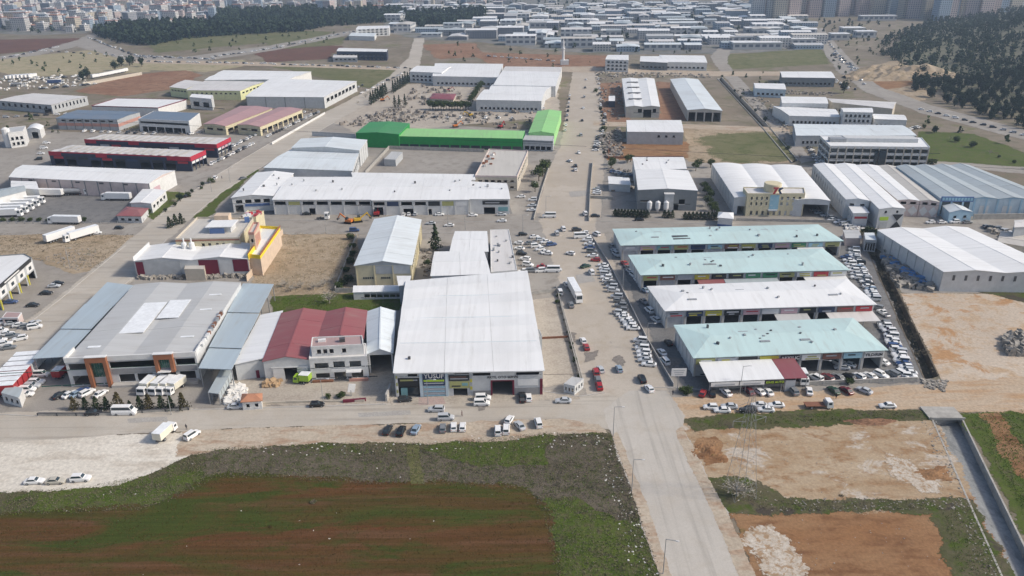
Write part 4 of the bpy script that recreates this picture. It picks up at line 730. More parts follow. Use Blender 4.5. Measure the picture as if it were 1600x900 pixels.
b = Bld('striped_hall', 'hall with blue striped roof at the left edge of the truck yard', 'hall', [(-20, 313), (40, 298), (36, 290), (-25, 300)], 7, 'w_white').roof('r_bluegrey', axis='x', rh=.8, panels=5); b.done()
b = Bld('white_store', 'white store behind the blue striped roof', 'store', [(18, 293), (60, 296), (56, 284), (18, 283)], 7, 'w_white').roof('r_white', axis='x', rh=.3); b.done()
b = Bld('auto_showroom', 'white and grey showroom with yellow posts at the left edge', 'showroom', [(-6, 453), (50, 409), (46, 401), (-40, 401)], 8, 'w_grey'); b.P = [G((-6, 453), 8).xy, G((50, 404), 8).xy, G((38, 398), 8).xy, G((-40, 404), 8).xy]; b.flat('r_white', .5, 'w_charcoal')
for q in range(4): b.bx('white_panel', 0, .03 + q * .25, .22 + q * .25, 4.2, 7.2, 's_white', .08, .14); b.bx('window', 0, .09 + q * .25, .16 + q * .25, 4.9, 6.2, 'glass', .16, .06); b.hole(0, .03 + q * .25, .22 + q * .25, 0, 3.6); b.bx('post', 0, .0 + q * .25, .02 + q * .25, 0, 4, 's_yellow', .2, .3)
b.bx('sign_board', 0, .1, .95, 7.4, 8.8, 's_black', .1, .2); b.bx('sign_stripe', 0, .2, .6, 7.8, 8.3, 's_white', .22, .05); b.done()
b = Bld('kiosk', 'small brown roofed kiosk among parked cars at the left edge', 'kiosk', [(3, 497), (28, 497), (34, 489), (10, 488)], 2.8, 'w_pinkwhite').flat('r_dusty', .2, 's_white'); b.hole(0, .1, .9, 0, 2.2); b.done()
b = Bld('old_works', 'weathered grey works with tall strip windows at the left edge', 'works', [(-5, 157), (80, 164), (136, 151), (52, 146)], 7, 'w_grey').roof('r_pale', axis='x', rh=.6, panels=5); b.row(0, 8, 3, 5.5, fill=.4); b.row(1, 9, 3, 6, fill=.4); b.hole(0, .85, .98, 0, 4); b.done()
b = Bld('blue_roof_hall', 'navy roofed hall with red and grey banded wall', 'hall', [(88, 185), (183, 187), (218, 175), (122, 172)], 8, 'w_grey').roof('r_navy', axis='x', rh=.5, panels=3); b.bx('red_band', 0, 0, 1, 2.8, 5, 'w_brick', .06, .1); b.bx('red_band', 1, 0, 1, 2.8, 5, 'w_brick', .06, .1); b.pil(0, 7, .4, 'w_charcoal'); b.row(0, 7, 6, 7.2); b.done()
b = Bld('banded_office', 'white office with dark window bands and grey roof', 'office', [(216, 186), (295, 190), (312, 177), (240, 174)], 9, 'w_white').flat('r_navy', .3); b.row(0, 1, 6.2, 7.6, .02, .98, .98, n=10); b.hole(0, .05, .9, 0, 4); b.pil(0, 6, .5, 'w_white', 4); b.done()
b = Bld('flat_hall', 'pale flat roofed hall with maroon fascia behind the navy roof', 'hall', [(143, 166), (247, 169), (291, 156), (182, 154)], 7, 'w_white').flat('r_white', .5, 'w_maroon'); b.done()
b = Bld('white_block', 'white block with stair house right of the maroon trimmed hall', 'building', [(296, 152), (330, 155), (333, 149), (300, 147)], 9, 'w_light').flat('r_white', .3); b.row(0, 2, 2, 6); b.done()
for lb, px in (('left of two dusty maroon roofed workshop rows', [(318, 194), (352, 197), (425, 169), (376, 166)]), ('right of two dusty maroon roofed workshop rows', [(371, 195), (406, 198), (472, 171), (436, 168)])):
    b = Bld('maroon_row', lb, 'workshop', px, 6.5, 'w_cream').roof('r_pink', axis='y', rh=.8, panels=6); [b.hole(1, .04 + .12 * q, .14 + .12 * q, 0, 4) for q in range(8)]; b.row(0, 2, 3, 4.5); b.done()
b = Bld('lemon_works', 'pale yellow works with grey roof beyond the maroon trimmed hall', 'works', [(292, 141), (375, 142), (412, 128), (322, 126)], 8, 'w_lemon').roof('r_pale', axis='x', rh=.6, panels=3); b.row(0, 10, 5, 6.2, fill=.4); b.row(1, 6, 5, 6.2); b.done()
b = Bld('lemon_works', 'small pale yellow hall left of the pale yellow works', 'works', [(265, 136), (292, 139), (318, 128), (290, 125)], 8, 'w_lemon').roof('r_pale', axis='x', rh=.5); b.row(0, 5, 5, 6.2); b.done()
b = Bld('long_white_hall', 'very long white roofed hall with light grey panelled wall', 'hall', [(384, 151), (506, 152), (557, 127), (424, 123)], 9, 'w_light').roof('r_white', axis='x', spans=2, rh=.6, panels=4); b.pil(0, 4, .4, 'w_charcoal'); b.row(1, 8, 4, 7, fill=.7); b.done()
b = Bld('white_hall_far', 'stepped white hall behind the very long white hall', 'hall', [(320, 125), (452, 124), (486, 112), (350, 110)], 9, 'w_white').roof('r_white', axis='x', spans=2, rh=.6, panels=4); b.done()
b = Bld('silo_house', 'grey factory block with white silo at the left edge', 'factory', [(12, 208), (36, 205), (40, 197), (14, 200)], 10, 'w_white').flat('r_grey', .3); b.row(0, 3, 5, 7); b.row(0, 3, 1.5, 3.5); b.done(); put('silo', cone_mesh('silo2', [(2.4, 0), (2.4, 12), (.6, 13)], 's_white'), b.o, b.at(-.15, .3, 0) - b.o.location)
b = Bld('white_shelter', 'white arched shelter with dark opening near the left silo', 'shed', [(42, 203), (62, 203), (68, 197), (48, 196)], 6, 'w_white').roof('r_white', 'vault', rh=1.5, axis='y'); b.hole(0, .3, .8, 0, 4.5); b.done()

# ---- far middle
FAR = [('white factory wing left of the far central complex', [(640, 112), (690, 114), (705, 104), (652, 103)], 10, 'w_white', 'r_white'), ('long white roofed wing of the far central complex', [(676, 119), (778, 121), (786, 100), (680, 99)], 9, 'w_light', 'r_white'),
       ('white hall right of the far central complex', [(771, 133), (868, 135), (876, 112), (786, 110)], 9, 'w_light', 'r_white'), ('white hall behind the far central complex beside avenue', [(786, 111), (876, 113), (878, 105), (790, 104)], 9, 'w_white', 'r_pale'),
       ('white gable hall with grey doors above the scrap yard', [(744, 156), (846, 158), (852, 142), (757, 140)], 9, 'w_light', 'r_white'), ('white hall with red strip roof behind the scrap yard gable hall', [(764, 141), (852, 142), (868, 133), (770, 132)], 8, 'w_light', 'r_white'),
       ('dark fronted long building with white roof beside green field', [(526, 80), (604, 81), (606, 77), (530, 75)], 10, 'w_navy', 'r_white'), ('white three storey factory left of the far road', [(556, 46), (608, 44), (609, 40), (560, 41)], 11, 'w_white', 'r_white'),
       ('low white canopy building before the dark fronted building', [(520, 90), (558, 90), (558, 85), (522, 85)], 5, 'w_grey', 'r_pale'), ('white villa like office on the red earth', [(946, 93), (982, 94), (982, 86), (950, 86)], 12, 'w_white', 'r_white'),
       ('white gable hall with dark glazed front on the red earth', [(1000, 96), (1043, 98), (1038, 88), (1001, 88)], 8, 'w_charcoal', 'r_white'), ('long white hall right of the dark glazed gable hall', [(1038, 97), (1105, 98), (1100, 87), (1030, 86)], 8, 'w_white', 'r_white'),
       ('blue grey hall beside the upper canal', [(1180, 138), (1228, 140), (1225, 131), (1178, 130)], 7, 'w_ltblue', 'r_white'), ('white hall with office front beside the highway', [(1222, 161), (1294, 162), (1290, 152), (1220, 151)], 10, 'w_white', 'r_white'),
       ('flat dark fascia hall left of the highway', [(1222, 121), (1305, 122), (1298, 112), (1219, 112)], 8, 'w_charcoal', 'r_white'), ('low white wing before the white hall by the highway', [(1234, 181), (1312, 183), (1305, 171), (1208, 166)], 7, 'w_white', 'r_white'),
       ('three storey white office beside the highway', [(1318, 175), (1364, 176), (1362, 169), (1314, 169)], 12, 'w_white', 'r_white'), ('white row building right of the three storey office', [(1366, 186), (1417, 188), (1412, 180), (1362, 178)], 7, 'w_white', 'r_white'),
       ('long pale hall between the offices by the highway', [(1300, 160), (1395, 170), (1400, 160), (1290, 154)], 8, 'w_beige', 'r_pale'), ('grey green roofed hall behind the long office', [(1244, 212), (1432, 212), (1410, 196), (1240, 194)], 7, 'w_grey', 'r_cool')]
for lb, px, z, wm, rm in FAR:
    b = Bld('far_hall', lb, 'hall', px, z, wm, 'halls in the middle distance').roof(rm, axis='x', rh=.7, over=.2, panels=3 if (px[1][0] - px[0][0]) > 60 else 1)
    k = max(3, int((px[1][0] - px[0][0]) / 7)); fl = 3 if z > 10.5 else (2 if z > 9.5 else 1)
    for f in range(fl): b.row(0, k, 1.8 + f * 3.4, 3.6 + f * 3.4, fill=.55)
    b.done()
b = Bld('long_office', 'long three storey office with continuous dark window bands', 'office', [(1297, 229), (1453, 231), (1440, 216), (1281, 213)], 12, 'w_white').flat('r_white', .5)
for i in (0, 3):
    for f in range(3): b.row(i, 12 if i == 0 else 3, 1.4 + f * 3.7, 3.6 + f * 3.7, .01, .99, .93, n=3)
b.pil(0, 12, .5, 'w_beige'); b.bx('glazed_entry', 0, .46, .58, 0, 10, 'glass', .12, .2); b.done(); box(b.o, 'plant_room', b.at(.55, .6, 13.2), (40, 8, 2.4), b.ang(0), 'w_light'); box(b.o, 'air_unit', b.at(.12, .5, 13.2), (9, 5, 2), b.ang(0), 'metal')
b = Bld('long_shed', 'white walled strip building with dark roof line left of the far road', 'shed', [(545, 56), (585, 57), (588, 52), (550, 51)], 6, 'w_white').roof('r_cool', axis='x', rh=.4).done()
mn = empty('minaret', G((880, 101)), 'slender white minaret beside a small white mosque', 'minaret'); put('shaft', cone_mesh('shaft', [(1.5, 0), (1.2, 16), (1.9, 16.4), (1.9, 17.6), (1.0, 17.8), (1.0, 23), (.05, 28)], 's_white'), mn); box(mn, 'base', mn.location + Vector((1.5, 0, 2.5)), (9, 7, 5), 0, 'w_white')

# ------------------------------------------------------------------ helpers for scattered things
def proj(p):
    d = Vector(p) - Vector((0, 0, CAMH)); k = d.dot(_F); return (800 + d.dot(_R) / k * FPX, 450 + d.dot(_D) / k * FPX) if k > 1 else (-9999, -9999)
def sample(poly, spacing, rng, jit=.45, excl=()):
    P = [G(p) for p in poly]; x0, x1 = min(p.x for p in P), max(p.x for p in P); y0, y1 = min(p.y for p in P), max(p.y for p in P); W_ = [(p.x, p.y) for p in P]; EX = [[(G(q).x, G(q).y) for q in e] for e in excl]; out = []
    sx, sy = spacing if isinstance(spacing, tuple) else (spacing, spacing); y = y0
    while y < y1:
        x = x0
        while x < x1:
            q = (x + rng.uniform(-jit, jit) * sx, y + rng.uniform(-jit, jit) * sy)
            if inside(q, W_) and not any(inside(q, e) for e in EX): out.append(q)
            x += sx
        y += sy
    return out
ORD = ['first', 'second', 'third', 'fourth', 'fifth', 'sixth', 'seventh', 'eighth', 'ninth', 'tenth', 'eleventh', 'twelfth', 'thirteenth', 'fourteenth', 'fifteenth', 'sixteenth', 'seventeenth', 'eighteenth', 'nineteenth', 'twentieth', '21st', '22nd', '23rd', '24th', '25th', '26th', '27th', '28th', '29th', '30th']

# ------------------------------------------------------------------ vehicles
CC = dict(white=(.80, .80, .79), silver=(.50, .52, .54), grey=(.20, .21, .22), black=(.018, .019, .021), red=(.36, .025, .03), blue=(.04, .08, .2), green=(.03, .07, .045), beige=(.5, .47, .4), steel=(.25, .33, .42), lime=(.35, .55, .05), orange=(.6, .18, .03), yellow=(.6, .38, .03), maroon=(.14, .02, .03), cream=(.72, .69, .58))
def loft(secs):
    vs = []; fs = []
    for x, hw, zb, zt in secs:
        zm = zb + (zt - zb) * .55
        vs += [(x, -hw * .94, zb), (x, -hw, zm), (x, -hw * .97, zt - .08), (x, -hw * .86, zt), (x, hw * .86, zt), (x, hw * .97, zt - .08), (x, hw, zm), (x, hw * .94, zb)]
    for i in range(len(secs) - 1):
        for k in range(8): a, b_ = i * 8 + k, i * 8 + (k + 1) % 8; fs.append((a, a + 8, b_ + 8, b_))
    fs += [tuple(range(8)), tuple(reversed([len(secs) * 8 - 8 + k for k in range(8)]))]
    return vs, [tuple(reversed(f)) for f in fs]
def frust(xb0, xb1, hb, zb, xt0, xt1, ht, zt):
    vs = [(xb0, -hb, zb), (xb1, -hb, zb), (xb1, hb, zb), (xb0, hb, zb), (xt0, -ht, zt), (xt1, -ht, zt), (xt1, ht, zt), (xt0, ht, zt)]; return vs, CF
def quad_on(a, b_, c, d, i0=.08, i1=.92, j0=.12, j1=.9, off=.012):
    a, b_, c, d = map(Vector, (a, b_, c, d)); n_ = (b_ - a).cross(d - a).normalized() * off
    f = lambda u, v: (a * (1 - u) + b_ * u) * (1 - v) + (d * (1 - u) + c * u) * v
    p = [f(i0, j0) + n_, f(i1, j0) + n_, f(i1, j1) + n_, f(i0, j1) + n_]; q = [v - n_ * .9 for v in p]
    return [tuple(v) for v in q + p], CF
def wheel_mesh(r, w, seg=12):
    vs = []; fs = []
    for y in (-w / 2, w / 2):
        for rr in (r, r * .58):
            for k in range(seg): a = 2 * math.pi * k / seg; vs.append((rr * math.cos(a), y, r + rr * math.sin(a)))
    for k in range(seg):
        j = (k + 1) % seg; fs += [(k, j, 2 * seg + j, 2 * seg + k), (k, seg + k, seg + j, j), (2 * seg + k, 2 * seg + j, 3 * seg + j, 3 * seg + k)]
    nf = len(fs); fs += [tuple(seg + k for k in range(seg)), tuple(reversed([3 * seg + k for k in range(seg)]))]
    m = mesh('wheel', vs, fs, ['rubber', 'metal'])
    for f in m.polygons[nf:]: f.material_index = 1
    return m
def bevel_shade(m):
    for p in m.polygons: p.use_smooth = False
    return m
KIND = {   # L, hw, belt, roof, (xb0, xb1), (xt0, xt1), nose height
    'sedan': (4.55, .89, .95, 1.45, (-1.85, 1.05), (-1.05, .25), .72), 'hatchback': (4.05, .87, .97, 1.5, (-1.95, 1.0), (-1.55, .2), .76), 'suv': (4.6, .93, 1.1, 1.72, (-2.15, 1.05), (-1.8, .3), .9),
    'van': (4.5, .92, 1.1, 1.88, (-2.2, 1.35), (-2.1, .55), .88), 'minibus': (6.6, 1.05, 1.35, 2.6, (-3.25, 2.65), (-3.2, 1.75), 1.05), 'pickup': (5.2, .92, 1.05, 1.75, (-.55, 1.3), (-.35, .6), .92)}
VP = {}
def car_parts(k):
    if k in VP: return VP[k]
    L, hw, zb, zr, (b0, b1), (t0, t1), nz = KIND[k]; h = L / 2; tail = zb - .04 if k != 'pickup' else .85
    bv, bf = loft([(-h, hw * .82, .38, tail - .12), (-h + .14, hw * .97, .26, tail), (b0, hw, .22, zb), (b1, hw, .22, zb - .03), (b1 + (h - b1) * .5, hw * .98, .22, (zb + nz) / 2 + .02), (h - .16, hw * .93, .26, nz), (h, hw * .78, .34, nz - .14)])
    cb, ct = hw * .88, hw * .74; cv, cf = frust(b0, b1, cb, zb - .06, t0, t1, ct, zr); o = len(bv)
    vs = bv + cv; fs = bf + [tuple(i + o for i in f) for f in cf]
    P = [('body', mesh('body', vs, fs, 'paint'), True)]
    A = cv
    for nm, idx in (('windscreen', (1, 2, 6, 5)), ('rear_window', (3, 0, 4, 7)), ('side_window', (0, 1, 5, 4)), ('side_window', (2, 3, 7, 6))):
        if k == 'minibus' and nm == 'side_window': i0, i1 = .03, .97
        else: i0, i1 = .06, .94
        v, f = quad_on(*[A[q] for q in idx], i0, i1, .2 if k != 'minibus' else .3, .9); P.append((nm, mesh(nm, v, f, 'glass'), False))
    wr = .33 if k != 'minibus' else .37; wm = wheel_mesh(wr, .24); xs = (-h * .6, h * .62)
    P.append(('wheel', [(wm, (x, s_ * (hw - .1), 0)) for x in xs for s_ in (-1, 1)], False))
    def bxm(nm, c, s_, m): return (nm, mesh(nm, [(c[0] + x * s_[0] / 2, c[1] + y * s_[1] / 2, c[2] + z * s_[2] / 2) for z in (-1, 1) for x, y in ((-1, -1), (1, -1), (1, 1), (-1, 1))], CF, m), False)
    for s_ in (-1, 1): P.append(bxm('headlight', (h - .08, s_ * hw * .66, nz - .1), (.14, .32, .14), 'lamp_white')); P.append(bxm('taillight', (-h + .06, s_ * hw * .72, tail - .2), (.14, .26, .16), 'lamp_red'))
    if k == 'pickup': P.append(bxm('cargo_bed', (-1.55, 0, .98), (1.9, 1.5, .06), 'metal_dark'))
    VP[k] = P; return P
def joined(k):
    key = k + '_one'
    if key in VP: return VP[key]
    vs = []; fs = []; mi = []; mats = ['paint', 'glass', 'rubber', 'metal', 'lamp_white', 'lamp_red', 'metal_dark']
    for nm, m, p in car_parts(k):
        for me_, off in (m if isinstance(m, list) else [(m, (0, 0, 0))]):
            o = len(vs); vs += [(v.co.x + off[0], v.co.y + off[1], v.co.z + off[2]) for v in me_.vertices]
            for f in me_.polygons: fs.append(tuple(i + o for i in f.vertices)); mi.append(mats.index(me_.materials[f.material_index].name))
    m = mesh('car_' + k, vs, fs, mats); m.polygons.foreach_set('material_index', mi); VP[key] = m; return m
FARC = []; NEARC = []
CATS = dict(sedan='car', hatchback='car', suv='car', van='van', minibus='minibus', pickup='pickup')
def car(kind, col, px, hd, where, group=None, parts=None, label=None, z=.1):
    loc = G(px); loc.z = z; c = CC[col]; j = random.uniform(-.02, .02); c = tuple(max(.01, v + j) for v in c); rz = math.radians(hd)
    lb = label or f'{col} {kind} {where}'; near = px[1] > 395 if parts is None else parts; nm = 'parked_' + ('car' if CATS[kind] == 'car' else kind)
    if not near: FARC.append((px[1], nm, kind, loc, rz, c, lb, group)); return None
    NEARC.append(1)
    r = empty(nm, loc, lb, CATS[kind], group, rz)
    for n_, m, p in car_parts(kind):
        if isinstance(m, list):
            for me_, off in m: put(n_, me_, r, off)
        else: put(n_, m, r, (0, 0, 0), 0, None, c if p else None)
    return r
MIXC = ['white'] * 11 + ['silver'] * 4 + ['grey'] * 3 + ['black'] * 2 + ['red', 'blue', 'steel']
def carrow(desc, p, q, n, hd, seed, kinds=('sedan', 'sedan', 'hatchback', 'suv', 'van'), cols=None, frm='far', jit=.25):
    r = random.Random(seed); a, b_ = Vector(p), Vector(q)
    for k in range(n):
        t = k / max(1, n - 1); g0 = G(a).lerp(G(b_), t); pp = proj((g0.x + r.uniform(-jit, jit) * 1.5, g0.y + r.uniform(-jit, jit), 0)); c = cols[k % len(cols)] if cols else r.choice(MIXC); kd = r.choice(kinds)
        car(kd, c, pp, hd + r.uniform(-5, 5) + (180 if r.random() < .25 else 0), '', 'cars ' + desc, label=f'{ORD[k]} from {frm} end: {c} {kd} {desc}')
carrow('in the upper row of the avenue car park', (914, 366), (929, 408), 8, 175, 1)
carrow('in the second row right of the avenue', (941, 417), (957, 456), 9, 172, 2)
carrow('in the third row right of the avenue', (964, 466), (972, 487), 4, 170, 3)
carrow('in the fourth row right of the avenue', (970, 491), (988, 516), 7, 170, 4)
carrow('in the nearest row right of the avenue', (1000, 535), (1012, 572), 7, 172, 5, cols=['white', 'grey', 'white', 'white', 'white', 'silver', 'white'])
carrow('along the lane left of the far market rows', (956, 388), (962, 400), 3, 110, 6)
carrow('along the lane left of the second market row', (976, 413), (1008, 455), 7, 112, 7)
carrow('along the lane left of the white market row', (1007, 474), (1024, 502), 3, 112, 8, cols=['grey', 'white', 'silver'])
carrow('inside the fence left of the nearest market row', (1034, 553), (1039, 567), 2, 108, 9, cols=['white', 'white'])
carrow('in the long line beside the ditch, upper part', (1334, 398), (1366, 470), 21, 172, 10, cols=['white', 'white', 'silver', 'grey', 'white', 'black', 'white', 'steel', 'white'])
carrow('in the long line beside the ditch, middle part', (1381, 508), (1394, 528), 6, 170, 11, cols=['grey', 'white', 'silver', 'white'])
carrow('in the long line beside the ditch, near part', (1392, 532), (1421, 590), 14, 168, 12, cols=['white', 'white', 'white', 'blue', 'white', 'silver'])
carrow('in a second line beside the ditch, upper part', (1322, 404), (1338, 436), 7, 172, 13)
carrow('behind the apron wall of the nearest market row', (1276, 594), (1410, 587), 9, 118, 14, frm='left', cols=['white', 'maroon', 'grey', 'black', 'white', 'white', 'white', 'grey', 'white'])
carrow('before the white row hall doors', (630, 337), (650, 336), 3, 90, 15, frm='left', cols=['white', 'white', 'silver'])
carrow('on the upper avenue right verge', (936, 214), (930, 236), 7, 172, 16)
carrow('beside the wall on the avenue by the grey factory', (932, 297), (933, 304), 3, 175, 17)
carrow('in the corner car park left of the avenue', (836, 372), (862, 384), 4, 20, 18, frm='left')
carrow('in the second line of the corner car park', (828, 382), (852, 396), 4, 15, 19, frm='left')
carrow('beside the beige workshop wall', (809, 382), (824, 416), 5, 160, 20)
carrow('at the lower edge of the corner car park', (818, 426), (868, 424), 5, 10, 21, frm='left', cols=['white', 'grey', 'white', 'white', 'silver'])
carrow('beside the red and black market halls', (330, 258), (396, 226), 13, 95, 22)
carrow('in the second line by the red black halls', (336, 244), (392, 216), 11, 95, 23)
carrow('in the line beside the dusty maroon workshops', (418, 214), (498, 176), 20, 100, 24)
carrow('in the second line beside the dusty maroon workshops', (400, 212), (476, 176), 18, 100, 25)
carrow('before the banded white office', (132, 206), (240, 210), 9, 90, 26, frm='left')
carrow('before the farther red and black hall', (300, 210), (420, 188), 12, 60, 27, frm='left')
carrow('in the tight group at the left edge car park', (6, 506), (56, 514), 5, 20, 28, frm='left', cols=['white', 'silver', 'white', 'grey', 'white'])
carrow('in the second line of the left edge car park', (2, 520), (32, 532), 4, 20, 29, frm='left', cols=['white', 'white', 'grey', 'white'])
carrow('in the third line of the left edge car park', (0, 534), (14, 546), 3, 20, 30, frm='left', cols=['white', 'white', 'grey'])
carrow('beside the canal below the shallow roofed hall', (1300, 345), (1330, 356), 4, 20, 31, frm='left')
carrow('before the light blue factory', (1454, 349), (1510, 349), 4, 5, 32, frm='left', cols=['white', 'white', 'white', 'grey'])
carrow('along the kerb right of the upper avenue', (945, 180), (940, 212), 7, 95, 33)
carrow('driving along the far highway on the left', (70, 80), (255, 92), 16, 5, 34, frm='left')
carrow('driving along the highway at the right', (1350, 132), (1290, 62), 18, 105, 35, frm='near')
carrow('driving along the right end of the highway', (1600, 212), (1440, 172), 12, 155, 36, frm='right')
carrow('in the machine yard above the green factory', (660, 184), (800, 186), 8, 80, 37, frm='left')
carrow('left of the long banded office', (1262, 228), (1280, 256), 8, 20, 41)
carrow('beside the flat dark fascia hall', (1226, 130), (1300, 131), 10, 90, 42, frm='left')
carrow('before the white hall by the highway', (1212, 178), (1232, 196), 6, 20, 43)
carrow('right of the very long white hall', (512, 160), (566, 134), 10, 100, 44)
carrow('along the diagonal road upper end', (566, 146), (628, 116), 9, 45, 45, frm='near')
carrow('in the yard behind the depot', (60, 250), (72, 225), 4, 10, 46)
carrow('before the weathered grey works', (10, 184), (120, 178), 8, 10, 47, frm='left')
carrow('by the gable hall above the scrap yard', (752, 168), (850, 170), 9, 90, 48, frm='left')
carrow('on the upper avenue left verge', (884, 205), (890, 150), 9, 85, 49, frm='near')
carrow('on the upper avenue right side', (940, 176), (934, 118), 8, 95, 50, frm='near')
carrow('driving down the upper avenue', (905, 240), (915, 125), 7, 92, 51, frm='near')
carrow('in the yard of the cream office', (1270, 330), (1300, 342), 4, 20, 52, frm='left')
carrow('left of the dark grey factory', (958, 270), (988, 276), 5, 20, 53, frm='left', cols=['blue', 'white', 'steel', 'grey'])
carrow('behind the huge white warehouse', (1540, 356), (1580, 366), 6, 10, 54, frm='left')
for k_, (p_, q_, n2, h_) in enumerate([((140, 60), (215, 88), 26, -30), ((215, 88), (330, 93), 28, 0), ((330, 90), (440, 74), 26, 15), ((440, 73), (550, 50), 26, 15), ((232, 97), (420, 100), 26, 0), ((430, 101), (630, 107), 26, 0), ((10, 90), (90, 74), 16, 15), ((20, 128), (120, 120), 20, 60), ((60, 140), (150, 132), 14, 20), ((1300, 84), (1340, 112), 16, 115), ((760, 88), (860, 96), 14, 0), ((1290, 118), (1330, 140), 14, 60), ((1400, 205), (1440, 200), 8, 20)]): carrow(f'on the far road stretch {ORD[k_]} from the left', p_, q_, n2, h_, 60 + k_, jit=2.2)
